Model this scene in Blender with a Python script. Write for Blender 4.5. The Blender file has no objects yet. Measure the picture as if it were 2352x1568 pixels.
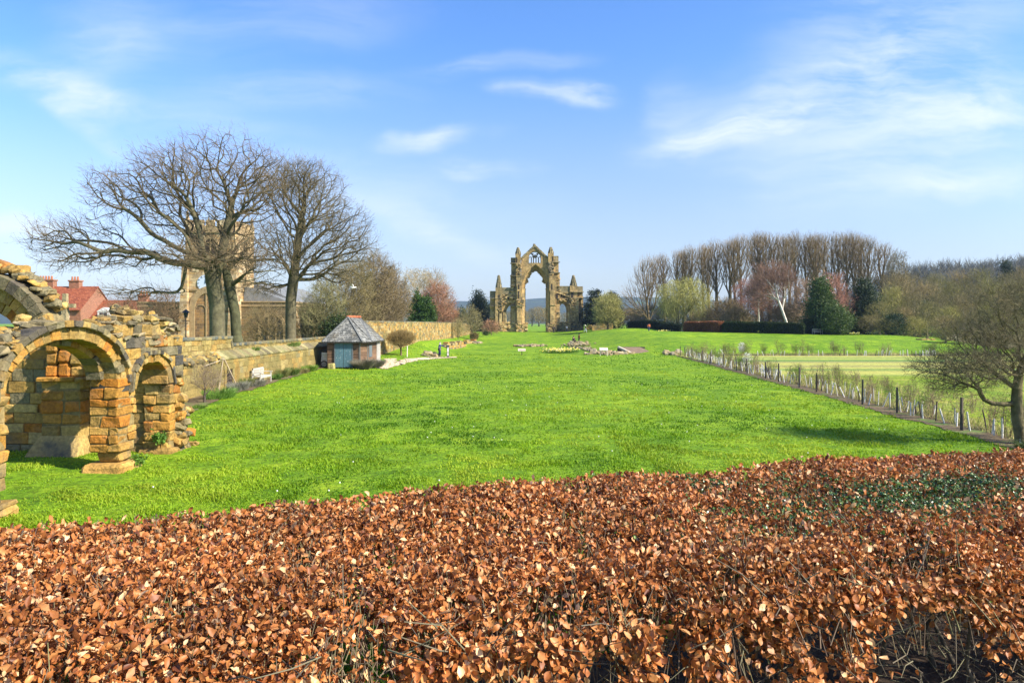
import bpy, math, random
import numpy as np
from mathutils import Vector

random.seed(5)
rng = np.random.default_rng(11)
SC = bpy.context.scene
COL = SC.collection
R = math.radians

# ------------------------------------------------------------------ camera, sky, sun, exposure
F, HZ, ZC = 1568.0, 742.0, 4.0          # focal length in units of a 2352 px wide frame, horizon row, eye height
cam_d = bpy.data.cameras.new('camera'); cam = bpy.data.objects.new('camera', cam_d); COL.objects.link(cam)
cam.location = (0, 0, ZC); cam.rotation_euler = (R(90), 0, 0)
cam_d.sensor_width = 36; cam_d.lens = 36 * F / 2352; cam_d.shift_y = -(784 - HZ) / 2352
cam_d.clip_start = 0.1; cam_d.clip_end = 9000
SC.camera = cam
SUN_AZ, SUN_EL = R(113), R(37)           # azimuth clockwise from +Y
S = Vector((math.sin(SUN_AZ) * math.cos(SUN_EL), math.cos(SUN_AZ) * math.cos(SUN_EL), math.sin(SUN_EL)))
sun_d = bpy.data.lights.new('sun', 'SUN'); sun = bpy.data.objects.new('sun', sun_d); COL.objects.link(sun)
sun_d.energy = 3.9; sun_d.angle = R(0.55); sun_d.color = (1.0, 0.93, 0.80)
sun.rotation_euler = S.to_track_quat('Z', 'Y').to_euler(); sun.location = (60, -30, 80)
SC.view_settings.view_transform = 'Standard'; SC.view_settings.look = 'None'
SC.view_settings.exposure = 1.5; SC.view_settings.gamma = 1.0
SC.cycles.max_bounces = 6; SC.cycles.diffuse_bounces = 3; SC.cycles.transparent_max_bounces = 6

W = bpy.data.worlds.new('World'); SC.world = W; W.use_nodes = True
wt = W.node_tree; wn = wt.nodes; wl = wt.links; wn.clear()
def wnode(t, **k):
    n = wn.new(t)
    for a, b in k.items(): setattr(n, a, b)
    return n
def wmath(op, a, b=None, c=None):
    n = wn.new('ShaderNodeMath'); n.operation = op
    for i, x in enumerate((a, b, c)):
        if x is None: continue
        if isinstance(x, (int, float)): n.inputs[i].default_value = x
        else: wl.new(x, n.inputs[i])
    return n.outputs[0]
sky = wnode('ShaderNodeTexSky', sky_type='NISHITA', sun_disc=False, sun_elevation=SUN_EL, sun_rotation=SUN_AZ)
sky.air_density = 1.0; sky.dust_density = 0.6; sky.ozone_density = 3.0; sky.altitude = 50
hsv = wnode('ShaderNodeHueSaturation'); 
tint = wnode('ShaderNodeMix', data_type='RGBA', blend_type='MULTIPLY'); tint.inputs['Factor'].default_value = 1; tint.inputs['B'].default_value = (1.0, .945, 1.03, 1)
wl.new(sky.outputs[0], tint.inputs['A']); wl.new(tint.outputs['Result'], hsv.inputs['Color'])
tc = wnode('ShaderNodeTexCoord'); sep = wnode('ShaderNodeSeparateXYZ'); wl.new(tc.outputs['Generated'], sep.inputs[0])
ay = wmath('MAXIMUM', wmath('ABSOLUTE', sep.outputs[1]), 0.05)
ca = wmath('DIVIDE', sep.outputs[0], ay); cb = wmath('DIVIDE', sep.outputs[2], ay)
comb = wnode('ShaderNodeCombineXYZ'); wl.new(ca, comb.inputs[0]); wl.new(cb, comb.inputs[1])
for inp, a0, a1 in (('Saturation', .80, 1.22), ('Value', .54, 1.0)):
    mr_ = wnode('ShaderNodeMapRange', interpolation_type='SMOOTHSTEP'); mr_.inputs[1].default_value = -.02; mr_.inputs[2].default_value = .42; mr_.inputs[3].default_value = a0; mr_.inputs[4].default_value = a1
    wl.new(cb, mr_.inputs[0]); wl.new(mr_.outputs[0], hsv.inputs[inp])
# warp the cloud lookup so the wisps feather
wz = wnode('ShaderNodeTexNoise', noise_dimensions='2D'); wz.inputs['Scale'].default_value = 3.2; wz.inputs['Detail'].default_value = 5
wl.new(comb.outputs[0], wz.inputs['Vector'])
wsub = wnode('ShaderNodeVectorMath', operation='SUBTRACT'); wl.new(wz.outputs['Color'], wsub.inputs[0]); wsub.inputs[1].default_value = (.5, .5, .5)
wscl = wnode('ShaderNodeVectorMath', operation='MULTIPLY'); wl.new(wsub.outputs[0], wscl.inputs[0]); wscl.inputs[1].default_value = (.26, .085, 0)
wadd = wnode('ShaderNodeVectorMath', operation='ADD'); wl.new(comb.outputs[0], wadd.inputs[0]); wl.new(wscl.outputs[0], wadd.inputs[1])
def streak(angle, sx, sy, lo, hi, seed):
    m = wnode('ShaderNodeMapping'); m.inputs['Rotation'].default_value = (0, 0, R(angle)); m.inputs['Scale'].default_value = (sx, sy, 1)
    m.inputs['Location'].default_value = (seed, seed * 1.7, 0)
    wl.new(wadd.outputs[0], m.inputs[0])
    n = wnode('ShaderNodeTexNoise', noise_dimensions='2D'); n.inputs['Scale'].default_value = 1; n.inputs['Detail'].default_value = 11; n.inputs['Roughness'].default_value = .64
    wl.new(m.outputs[0], n.inputs['Vector'])
    r = wnode('ShaderNodeMapRange', interpolation_type='SMOOTHSTEP'); r.inputs[1].default_value = lo; r.inputs[2].default_value = hi
    wl.new(n.outputs[0], r.inputs[0]); return r.outputs[0]
st_r = streak(-14, 3.0, 17, .20, .78, 3.1)    # rising to the right
st_l = streak(20, 3.0, 16, .20, .78, 8.3)     # falling to the right
st_f = streak(0, 4.0, 22, .20, .78, 5.7)
clouds = [ # u, v, half width, half height, angle (deg, + rises to the right), strength, streak
 (150, 225, 260, 62, -20, .62, st_l), (270, 120, 190, 130, 20, .30, st_l), (190, 300, 150, 26, -25, .34, st_l), (-10, 540, 120, 34, 2, .75, st_f),
 (1275, 212, 120, 27, -3, .78, st_f), (1015, 326, 120, 32, 8, .66, st_f), (1110, 392, 95, 26, -2, .62, st_f), (1090, 155, 190, 24, 5, .30, st_f),
 (1690, 300, 210, 34, 10, .62, st_r), (1900, 225, 420, 90, 14, .38, st_r), (2180, 330, 460, 125, 14, .56, st_r), (2230, 428, 300, 40, 4, .52, st_f),
 (1080, 545, 260, 40, -20, .42, st_l), (2080, 120, 460, 190, 25, .55, st_r), (650, 225, 300, 50, 0, .26, st_f), (450, 280, 260, 40, -12, .26, st_l),
 (1560, 235, 90, 60, -50, .28, st_l), (2300, 240, 200, 90, 10, .35, st_r), (850, 420, 420, 90, -10, .20, st_l), (560, 80, 420, 90, 10, .22, st_r)]
tot = None
for u, v, hw, hh, an, k, st in clouds:
    m = wnode('ShaderNodeMapping', vector_type='TEXTURE')
    m.inputs['Location'].default_value = ((u - 1176) / F, (HZ - v) / F, 0); m.inputs['Rotation'].default_value = (0, 0, R(an))
    m.inputs['Scale'].default_value = (hw / F, hh / F, 1); wl.new(wadd.outputs[0], m.inputs[0])
    ln = wnode('ShaderNodeVectorMath', operation='LENGTH'); wl.new(m.outputs[0], ln.inputs[0])
    r = wnode('ShaderNodeMapRange', interpolation_type='SMOOTHERSTEP'); r.inputs[1].default_value = 1.5; r.inputs[2].default_value = 0.0
    r.inputs[3].default_value = 0; r.inputs[4].default_value = k; wl.new(ln.outputs['Value'], r.inputs[0])
    o = wmath('MULTIPLY', r.outputs[0], st)
    tot = o if tot is None else wmath('ADD', tot, o)
tot = wmath('MINIMUM', tot, .92)
mix = wnode('ShaderNodeMix', data_type='RGBA'); wl.new(tot, mix.inputs['Factor']); wl.new(hsv.outputs[0], mix.inputs['A'])
mix.inputs['B'].default_value = (3.7, 3.95, 4.1, 1)
bg = wnode('ShaderNodeBackground'); bg.inputs[1].default_value = 0.10; wl.new(mix.outputs['Result'], bg.inputs[0])
wo = wnode('ShaderNodeOutputWorld'); wl.new(bg.outputs[0], wo.inputs[0])

# ------------------------------------------------------------------ mesh builder and tags
class MB:
    def __init__(s): s.V = []; s.n = 0; s.F = {}
    def add(s, V, Fc, col=(1, 1, 1)):
        V = np.asarray(V, float).reshape(-1, 3); Fc = np.asarray(Fc, int)
        col = np.asarray(col, float)
        if col.ndim == 1: col = np.tile(col[:3], (len(Fc), 1))
        s.V.append(V); s.F.setdefault(Fc.shape[1], []).append((Fc + s.n, col)); s.n += len(V)
    def build(s, name, mat, parent=None, smooth=False, loc=None):
        me = bpy.data.meshes.new(name)
        V = np.concatenate(s.V) if s.V else np.zeros((0, 3))
        if parent is not None: V = V - np.array(world_loc(parent))
        elif loc is not None: V = V - np.array(loc)
        me.vertices.add(len(V)); me.vertices.foreach_set('co', V.astype(np.float32).ravel())
        loops = []; starts = []; cols = []; pos = 0
        for k, lst in s.F.items():
            for Fc, c in lst:
                loops.append(Fc.ravel()); starts.append(pos + np.arange(len(Fc)) * k); pos += Fc.size; cols.append(c)
        L = np.concatenate(loops).astype(np.int32); St = np.concatenate(starts).astype(np.int32); C = np.concatenate(cols)
        me.loops.add(len(L)); me.loops.foreach_set('vertex_index', L)
        me.polygons.add(len(St)); me.polygons.foreach_set('loop_start', St)
        me.update(calc_edges=True)
        a = me.attributes.new('col', 'FLOAT_COLOR', 'FACE')
        a.data.foreach_set('color', np.concatenate([C, np.ones((len(C), 1))], 1).astype(np.float32).ravel())
        me.polygons.foreach_set('use_smooth', np.full(len(St), bool(smooth)))
        me.materials.append(mat)
        o = bpy.data.objects.new(name, me); COL.objects.link(o)
        if parent is not None: o.parent = parent
        elif loc is not None: o.location = loc
        return o
def world_loc(o):
    p = Vector((0, 0, 0))
    while o is not None: p = p + o.location; o = o.parent
    return p
def tag(o, label=None, cat=None, group=None, kind=None):
    for k, v in (('label', label), ('category', cat), ('group', group), ('kind', kind)):
        if v: o[k] = v
    return o
def thing(name, loc, label, cat, group=None):
    o = bpy.data.objects.new(name, None); COL.objects.link(o); o.location = loc; o.empty_display_size = .3
    return tag(o, label, cat, group)
def copy_thing(src, loc, rz=0, sc=1.0, label=None, group=None):
    def cp(o, par):
        c = o.copy(); COL.objects.link(c)
        if par is not None: c.parent = par
        for ch in o.children: cp(ch, c)
        return c
    r = cp(src, None); r.location = loc; r.rotation_euler = (0, 0, rz)
    r.scale = (sc, sc, sc) if isinstance(sc, (int, float)) else sc
    if label: r['label'] = label
    if group: r['group'] = group
    return r

# ------------------------------------------------------------------ materials
def nodes_of(name):
    m = bpy.data.materials.new(name); m.use_nodes = True; nt = m.node_tree
    for n in list(nt.nodes): nt.nodes.remove(n)
    return m, nt, nt.nodes, nt.links
def ramp(N, L, fac, stops):
    r = N.new('ShaderNodeValToRGB'); e = r.color_ramp.elements
    while len(e) < len(stops): e.new(.5)
    for i, (p, c) in enumerate(stops): e[i].position = p; e[i].color = (*c, 1)
    L.new(fac, r.inputs[0]); return r.outputs[0]
def noise(N, L, scale, detail=4, rough=.55, vec=None, dim='3D'):
    n = N.new('ShaderNodeTexNoise'); n.noise_dimensions = dim; n.inputs['Scale'].default_value = scale; n.inputs['Detail'].default_value = detail; n.inputs['Roughness'].default_value = rough
    if vec is not None: L.new(vec, n.inputs['Vector'])
    return n.outputs[0]
def mult(N, L, a, b):
    m = N.new('ShaderNodeMix'); m.data_type = 'RGBA'; m.blend_type = 'MULTIPLY'; m.inputs['Factor'].default_value = 1
    for x, i in ((a, 'A'), (b, 'B')):
        if isinstance(x, tuple): m.inputs[i].default_value = (*x, 1)
        else: L.new(x, m.inputs[i])
    return m.outputs['Result']
def mixc(N, L, f, a, b):
    m = N.new('ShaderNodeMix'); m.data_type = 'RGBA'
    if isinstance(f, float): m.inputs['Factor'].default_value = f
    else: L.new(f, m.inputs['Factor'])
    for x, i in ((a, 'A'), (b, 'B')):
        if isinstance(x, tuple): m.inputs[i].default_value = (*x, 1)
        else: L.new(x, m.inputs[i])
    return m.outputs['Result']
def coords(N):
    return N.new('ShaderNodeTexCoord').outputs['Object']
def mat(name, base=None, rough=.85, var=(.7, 1.25), vscale=2.0, bump=0.0, bscale=8.0, trans=0.0, spec=.3, stain=None, sscale=.6, sthr=(.5, .68), fine=None):
    """base None = per-face colour attribute; var = range of a noise multiplier; stain = a second colour in patches."""
    m, nt, N, L = nodes_of(name)
    v = coords(N)
    if base is None:
        a = N.new('ShaderNodeAttribute'); a.attribute_name = 'col'; c = a.outputs['Color']
    else: c = base
    nz = noise(N, L, vscale, 5, .6, v)
    lo, hi = var
    c = mult(N, L, c, ramp(N, L, nz, [(.3, (lo,) * 3), (.7, (hi,) * 3)]))
    if fine:
        c = mult(N, L, c, ramp(N, L, noise(N, L, fine[0], 3, .6, v), [(.3, (fine[1],) * 3), (.7, (fine[2],) * 3)]))
    if stain:
        c = mixc(N, L, ramp(N, L, noise(N, L, sscale, 6, .65, v), [(sthr[0], (0, 0, 0)), (sthr[1], (1, 1, 1))]), c, stain)
    p = N.new('ShaderNodeBsdfPrincipled'); p.inputs['Roughness'].default_value = rough; p.inputs['Specular IOR Level'].default_value = spec
    L.new(c, p.inputs['Base Color'])
    sh = p.outputs[0]
    if bump:
        b = N.new('ShaderNodeBump'); b.inputs['Strength'].default_value = 1; b.inputs['Distance'].default_value = bump
        L.new(noise(N, L, bscale, 6, .65, v), b.inputs['Height']); L.new(b.outputs[0], p.inputs['Normal'])
    if trans:
        t = N.new('ShaderNodeBsdfTranslucent'); L.new(c, t.inputs[0]); ms = N.new('ShaderNodeMixShader'); ms.inputs[0].default_value = trans
        L.new(sh, ms.inputs[1]); L.new(t.outputs[0], ms.inputs[2]); sh = ms.outputs[0]
    o = N.new('ShaderNodeOutputMaterial'); L.new(sh, o.inputs[0])
    return m
def mat_blocks(name, cols, mortar, bw, bh, msize=.018, bump=.03, axis='xz', var=(.75, 1.25), offset=.5, rough=.9, stain=None, sthr=(.5, .7), sscale=.5):
    """coursed stone, brick, tile or slate: Brick Texture whose courses follow the wall, plus weathering"""
    m, nt, N, L = nodes_of(name); v = coords(N)
    s = N.new('ShaderNodeSeparateXYZ'); L.new(v, s.inputs[0]); cb_ = N.new('ShaderNodeCombineXYZ')
    if axis == 'uv':
        vec = N.new('ShaderNodeTexCoord').outputs['UV']
    else:
        ad = N.new('ShaderNodeMath'); ad.operation = 'ADD'; L.new(s.outputs[0], ad.inputs[0]); L.new(s.outputs[1], ad.inputs[1])
        L.new(ad.outputs[0], cb_.inputs[0]); L.new(s.outputs[2], cb_.inputs[1]); vec = cb_.outputs[0]
    # wobble
    wn_ = N.new('ShaderNodeTexNoise'); wn_.inputs['Scale'].default_value = 1.3; L.new(v, wn_.inputs['Vector'])
    sb = N.new('ShaderNodeVectorMath'); sb.operation = 'MULTIPLY_ADD'; L.new(wn_.outputs['Color'], sb.inputs[0]); sb.inputs[1].default_value = (.06 * bw / .5, .06 * bh / .5, 0); L.new(vec, sb.inputs[2])
    br = N.new('ShaderNodeTexBrick'); br.offset = offset; br.inputs['Scale'].default_value = 1; br.inputs['Mortar Size'].default_value = msize
    br.inputs['Brick Width'].default_value = bw; br.inputs['Row Height'].default_value = bh; br.inputs['Color1'].default_value = (0, 0, 0, 1); br.inputs['Color2'].default_value = (1, 1, 1, 1)
    br.inputs['Mortar'].default_value = (.5, .5, .5, 1); br.inputs['Mortar Smooth'].default_value = .3; br.inputs['Bias'].default_value = 0
    L.new(sb.outputs[0], br.inputs['Vector'])
    n = len(cols)
    c = ramp(N, L, br.outputs['Color'], [((i + .5) / n, cc) for i, cc in enumerate(cols)])
    c = mult(N, L, c, ramp(N, L, noise(N, L, 3, 5, .65, v), [(.3, (var[0],) * 3), (.7, (var[1],) * 3)]))
    if stain:
        c = mixc(N, L, ramp(N, L, noise(N, L, sscale, 6, .65, v), [(sthr[0], (0, 0, 0)), (sthr[1], (1, 1, 1))]), c, stain)
    c = mixc(N, L, br.outputs['Fac'], c, mortar)
    p = N.new('ShaderNodeBsdfPrincipled'); p.inputs['Roughness'].default_value = rough; p.inputs['Specular IOR Level'].default_value = .25
    L.new(c, p.inputs['Base Color'])
    inv = N.new('ShaderNodeMath'); inv.operation = 'SUBTRACT'; inv.inputs[0].default_value = 1; L.new(br.outputs['Fac'], inv.inputs[1])
    ad2 = N.new('ShaderNodeMath'); ad2.operation = 'MULTIPLY_ADD'; L.new(noise(N, L, 9, 5, .6, v), ad2.inputs[0]); ad2.inputs[1].default_value = .5; L.new(inv.outputs[0], ad2.inputs[2])
    b = N.new('ShaderNodeBump'); b.inputs['Distance'].default_value = bump; L.new(ad2.outputs[0], b.inputs['Height']); L.new(b.outputs[0], p.inputs['Normal'])
    o = N.new('ShaderNodeOutputMaterial'); L.new(p.outputs[0], o.inputs[0]); return m

M = {}
M['stone'] = mat('weathered_stone', None, .92, (.62, 1.22), 1.6, .09, 4.5, stain=(.105, .088, .055), sscale=.8, sthr=(.50, .70), fine=(11, .66, 1.25))
M['pale_stone'] = mat('garden_wall_stone', None, .92, (.66, 1.22), 1.1, .04, 7, fine=(9, .64, 1.25), stain=(.14, .12, .04), sscale=.5, sthr=(.46, .70))
M['priory'] = mat('priory_stone', None, .95, (.60, 1.28), .8, .12, 1.6, stain=(.115, .10, .055), sscale=.22, sthr=(.50, .68), fine=(2.2, .55, 1.3))
M['rubble'] = mat('rubble_stone', None, .95, (.7, 1.25), 3, .03, 10, fine=(17, .75, 1.2))
M['bark'] = mat('mossy_bark', None, .95, (.6, 1.3), 1.2, .03, 7, fine=(5, .7, 1.25))
M['twig'] = mat('twigs', None, .9, (.75, 1.25), .5, 0)
M['leaf'] = mat('leaves', None, .6, (.8, 1.2), 1.2, 0, trans=.35)
M['beech'] = mat('dry_beech_leaves', None, .5, (.62, 1.22), .9, 0, trans=.2, spec=.35, fine=(45, .78, 1.18))
M['ever'] = mat('evergreen_foliage', None, .6, (.7, 1.25), .7, 0, trans=.2)
M['blade'] = mat('grass_blades', None, .6, (.72, 1.28), .35, 0, trans=.42, spec=.25)
M['paint'] = mat('painted_wood', None, .7, (.8, 1.1), 4, .004, 20, fine=(30, .85, 1.08))
M['cloth'] = mat('cloth', None, .9, (.9, 1.1), 6)
M['metal'] = mat('dark_metal', (.03, .03, .032), .5, (.9, 1.1), 5)
M['tube'] = mat('weathered_plastic_tube', None, .6, (.85, 1.1), 5)
M['wood'] = mat('rough_wood', None, .9, (.65, 1.25), 3, .006, 14, fine=(22, .8, 1.15))
M['soil'] = mat('bare_soil', (.14, .10, .05), 1, (.6, 1.3), 1.7, .05, 9, fine=(25, .7, 1.3), stain=(.10, .15, .03), sscale=.9, sthr=(.52, .62))
M['litter'] = mat('shade_darkened_litter', (.045, .028, .016), 1, (.6, 1.3), 3, .03, 12)  # litter with the gloom inside the hedge darkened into its colour
M['sand'] = mat('sandy_path', (.52, .40, .27), 1, (.85, 1.12), 1.2, .01, 12)
M['glass'] = mat('dark_window_glass', (.03, .035, .04), .15, (.9, 1.1), 3, spec=.6)
M['dark'] = mat('painted_shade_and_dark_parts', (.035, .025, .018), .9)  # near black: shade of openings put into the colour; also used for shoes

def lawn_mat(name, stops, scale, p2, bump):
    m, nt, N, L = nodes_of(name); v = coords(N)
    c = ramp(N, L, noise(N, L, scale, 8, .62, v), stops)
    c = mult(N, L, c, ramp(N, L, noise(N, L, .16, 4, .6, v), [(.32, (.74, .80, .8)), (.68, (1.25, 1.12, 1.0))]))
    c = mult(N, L, c, ramp(N, L, noise(N, L, p2, 4, .7, v), [(.34, (.45,) * 3), (.58, (1.15,) * 3)]))
    p = N.new('ShaderNodeBsdfPrincipled'); p.inputs['Roughness'].default_value = .9; p.inputs['Specular IOR Level'].default_value = .15; L.new(c, p.inputs['Base Color'])
    b = N.new('ShaderNodeBump'); b.inputs['Distance'].default_value = bump; L.new(noise(N, L, 3.5, 7, .7, v), b.inputs['Height']); L.new(b.outputs[0], p.inputs['Normal'])
    o = N.new('ShaderNodeOutputMaterial'); L.new(p.outputs[0], o.inputs[0]); return m
M['lawn'] = lawn_mat('lawn_grass', [(.3, (.075, .175, .006)), (.5, (.15, .275, .009)), (.7, (.24, .36, .015))], .8, 5.5, .14)

# ------------------------------------------------------------------ numeric helpers
_lat = rng.random((256, 256))
def vnoise(x, y, s):
    x = np.asarray(x) / s + 311.3; y = np.asarray(y) / s + 177.7
    xi = np.floor(x).astype(int); yi = np.floor(y).astype(int); fx = x - xi; fy = y - yi
    fx = fx * fx * (3 - 2 * fx); fy = fy * fy * (3 - 2 * fy)
    g = lambda a, b: _lat[a & 255, b & 255]
    return (g(xi, yi) * (1 - fx) + g(xi + 1, yi) * fx) * (1 - fy) + (g(xi, yi + 1) * (1 - fx) + g(xi + 1, yi + 1) * fx) * fy
def sm(a, b, x):
    t = np.clip((np.asarray(x, float) - a) / (b - a), 0, 1); return t * t * (3 - 2 * t)
def zt(x, y):
    """terrain height"""
    x = np.asarray(x, float); y = np.asarray(y, float)
    zc = np.interp(y, [0, 84, 93, 101, 118, 150, 180, 215, 420, 5000], [0, 0, -.32, -.25, .45, 1.2, 1.7, 1.75, 1.9, 1.9])
    zr = np.interp(y, [0, 84, 90, 96, 115, 130, 150, 180, 420, 5000], [0, 0, .75, 1.5, 2.05, 2.55, 2.6, 2.4, 2.2, 1.9])
    zl = np.interp(y, [0, 30, 50, 60, 70, 76, 98, 150, 180, 215, 420, 5000], [0, .1, .15, .3, .35, .5, 1.45, 1.35, 1.7, 1.75, 1.9, 1.9])
    wr = sm(6, 24, x - (y - 84) * .02) ; wl_ = sm(8.5, 13.5, -x)
    z = zc * (1 - wr) + zr * wr
    z = z * (1 - wl_) + zl * wl_
    z = np.where((y > 84), z * (1 - .75 * sm(62, 68, x) * (1 - sm(135, 170, y))), z)
    wk = sm(17.2, 19.5, -x) * (1 - sm(140, 190, y)) * sm(24, 32, y); z = z * (1 - wk) + 1.1 * wk
    z = z + (vnoise(x, y, 5.5) - .5) * .10 * sm(20, 40, y) * (1 - sm(16, 18, x) * (1 - sm(84, 86, y)))
    z = z + (vnoise(x + 40, y, 13) - .5) * .95 * sm(96, 112, y) * (1 - sm(170, 190, y)) * sm(-12, -6, x) * (1 - sm(60, 70, x))
    return z
def tz(x, y): return float(zt(x, y))
def G(u, v):
    """the ground point seen at (u, v) of the 2352 px frame"""
    Y = 12.0
    while Y < 400:
        if ZC - (v - HZ) / F * Y <= tz((u - 1176) / F * Y, Y): break
        Y *= 1.004
    return (u - 1176) / F * Y, Y
def at(u, Y, dz=0.0):
    x = (u - 1176) / F * Y; return (x, Y, tz(x, Y) + dz)
def top_z(v, Y): return ZC - (v - HZ) / F * Y

# rounded block: cube shell of 26 vertices
_g = [(-1, 0, 1)] * 3
_T = np.array([(x, y, z) for x in (-1, 0, 1) for y in (-1, 0, 1) for z in (-1, 0, 1) if (x, y, z) != (0, 0, 0)], float)
_idx = {tuple(t): i for i, t in enumerate(_T.astype(int).tolist())} if False else {tuple(int(a) for a in t): i for i, t in enumerate(_T)}
_Q = []
for ax in range(3):
    for sgn in (-1, 1):
        o1, o2 = [a for a in range(3) if a != ax]
        for i in (-1, 0):
            for j in (-1, 0):
                q = []
                for di, dj in ((0, 0), (1, 0), (1, 1), (0, 1)):
                    p = [0, 0, 0]; p[ax] = sgn; p[o1] = i + di; p[o2] = j + dj; q.append(_idx[tuple(p)])
                flip = (sgn < 0) ^ (ax == 1)
                _Q.append(q[::-1] if flip else q)
_Q = np.array(_Q)
_nz = (np.abs(_T) > 0).sum(1)
_pull = np.where(_nz == 3, 1.0, np.where(_nz == 2, .45, 0.0))
_CB = []
for sx in (-1, 1):
    for sy in (-1, 1):
        for sz_ in (-1, 1):
            for ax in range(3): _CB.append((sx, sy, sz_, ax))
_CS = np.array([c[:3] for c in _CB], float); _CA = np.array([c[3] for c in _CB]); _ci = {c: i for i, c in enumerate(_CB)}
_CQ, _CT = [], []
for ax in range(3):
    o1, o2 = [a for a in range(3) if a != ax]
    for s0 in (-1, 1):
        q = []
        for a, b in ((-1, -1), (1, -1), (1, 1), (-1, 1)):
            p = [0, 0, 0]; p[ax] = s0; p[o1] = a; p[o2] = b; q.append(_ci[(*p, ax)])
        _CQ.append(q)
    for a in (-1, 1):          # edges running along ax
        for b in (-1, 1):
            p0 = [0, 0, 0]; p0[ax] = -1; p0[o1] = a; p0[o2] = b; p1 = list(p0); p1[ax] = 1
            _CQ.append([_ci[(*p0, o1)], _ci[(*p1, o1)], _ci[(*p1, o2)], _ci[(*p0, o2)]])
for sx in (-1, 1):
    for sy in (-1, 1):
        for sz_ in (-1, 1): _CT.append([_ci[(sx, sy, sz_, a)] for a in range(3)])
_CQ, _CT = np.array(_CQ), np.array(_CT)
def block(mb, c, half, axes, col, rnd=.03, jit=.01):
    """stone with worn, chamfered arrises; axes = 3x3 rows of local axes"""
    h = np.asarray(half, float); b = min(rnd, h.min() * .55)
    P = _CS * (h - b); P[np.arange(24), _CA] = _CS[np.arange(24), _CA] * h[_CA]
    k = rng.normal(0, jit, (2, 2, 2, 3))[((_CS + 1) / 2).astype(int)[:, 0], ((_CS + 1) / 2).astype(int)[:, 1], ((_CS + 1) / 2).astype(int)[:, 2]]
    V = np.asarray(c) + (P + k + rng.normal(0, jit * .4, P.shape)) @ np.asarray(axes)
    n0 = mb.n; mb.add(V, _CQ, col); mb.F.setdefault(3, []).append((_CT + n0, np.tile(np.asarray(col, float)[:3], (8, 1))))
def block_old(mb, c, half, axes, col, rnd=.03, jit=.01):
    """rounded stone; axes = 3x3 rows of local axes"""
    h = np.asarray(half, float)
    P = _T * h - np.sign(_T) * (_pull * min(rnd, h.min() * .8))[:, None]
    P = P + rng.normal(0, jit, P.shape)
    mb.add(np.asarray(c) + P @ np.asarray(axes), _Q, col)
def rrot(scale=1.0):
    a = rng.normal(0, scale, 3); t = np.linalg.norm(a) + 1e-9; k = a / t
    K = np.array([[0, -k[2], k[1]], [k[2], 0, -k[0]], [-k[1], k[0], 0]]); return np.eye(3) + math.sin(t) * K + (1 - math.cos(t)) * K @ K
_BF = np.array([(0, 3, 2, 1), (4, 5, 6, 7), (0, 1, 5, 4), (1, 2, 6, 5), (2, 3, 7, 6), (3, 0, 4, 7)])
def box(mb, x0, x1, y0, y1, z0, z1, col=(1, 1, 1)):
    mb.add([(x0, y0, z0), (x1, y0, z0), (x1, y1, z0), (x0, y1, z0), (x0, y0, z1), (x1, y0, z1), (x1, y1, z1), (x0, y1, z1)], _BF, col)
def hexa(mb, pts8, col): mb.add(pts8, _BF, col)
def obox(mb, c, half, axes, col):
    t = np.array([(-1, -1, -1), (1, -1, -1), (1, 1, -1), (-1, 1, -1), (-1, -1, 1), (1, -1, 1), (1, 1, 1), (-1, 1, 1)], float)
    mb.add(np.asarray(c) + (t * np.asarray(half)) @ np.asarray(axes), _BF, col)
def bar(mb, a, b, w, d, col, up=(0, 0, 1)):
    a = np.asarray(a, float); b = np.asarray(b, float); L = np.linalg.norm(b - a); x = (b - a) / L
    y = np.cross(up, x); n = np.linalg.norm(y)
    if n < 1e-4: y = np.cross((1, 0, 0), x); n = np.linalg.norm(y)
    y /= n; z = np.cross(x, y); obox(mb, (a + b) / 2, (L / 2, w / 2, d / 2), np.array([x, y, z]), col)
def slab(mb, xs, zlo, zhi, y0, y1, col):
    """solid between two curves of x, from depth y0 to y1"""
    xs = np.asarray(xs, float); zlo = np.broadcast_to(zlo, xs.shape); zhi = np.broadcast_to(zhi, xs.shape); n = len(xs)
    V = np.concatenate([np.stack([xs, np.full(n, y), z], 1) for y in (y0, y1) for z in (zlo, zhi)])
    a = np.arange(n - 1); A, B, C, D = a, a + n, a + 2 * n, a + 3 * n      # front lo, front hi, back lo, back hi
    Fq = np.concatenate([np.stack([A, A + 1, B + 1, B], 1), np.stack([C + 1, C, D, D + 1], 1), np.stack([B, B + 1, D + 1, D], 1), np.stack([A + 1, A, C, C + 1], 1),
                         [[0, n, 3 * n, 2 * n], [n - 1, 3 * n - 1, 4 * n - 1, 2 * n - 1][::1]]])
    mb.add(V, Fq, col)
def prism(mb, poly, z0, z1, col):
    """vertical prism on an xy polygon"""
    n = len(poly); P = np.asarray(poly, float)
    V = np.concatenate([np.c_[P, np.full(n, z0)], np.c_[P, np.full(n, z1)]])
    i = np.arange(n); j = (i + 1) % n
    mb.add(V, np.stack([i, j, j + n, i + n], 1), col); mb.add(V, [list(range(n))[::-1]], col); mb.add(V, [list(range(n, 2 * n))], col)
def frustum(mb, c, r0, r1, z0, z1, n, col, rot=0.0):
    a = np.arange(n) * 2 * math.pi / n + rot; cs = np.stack([np.cos(a), np.sin(a)], 1)
    V = np.concatenate([np.c_[cs * r0 + c, np.full(n, z0)], np.c_[cs * r1 + c, np.full(n, z1)]]); i = np.arange(n); j = (i + 1) % n
    mb.add(V, np.stack([i, j, j + n, i + n], 1), col); mb.add(V, [list(range(n))[::-1]], col); mb.add(V, [list(range(n, 2 * n))], col)
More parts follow.
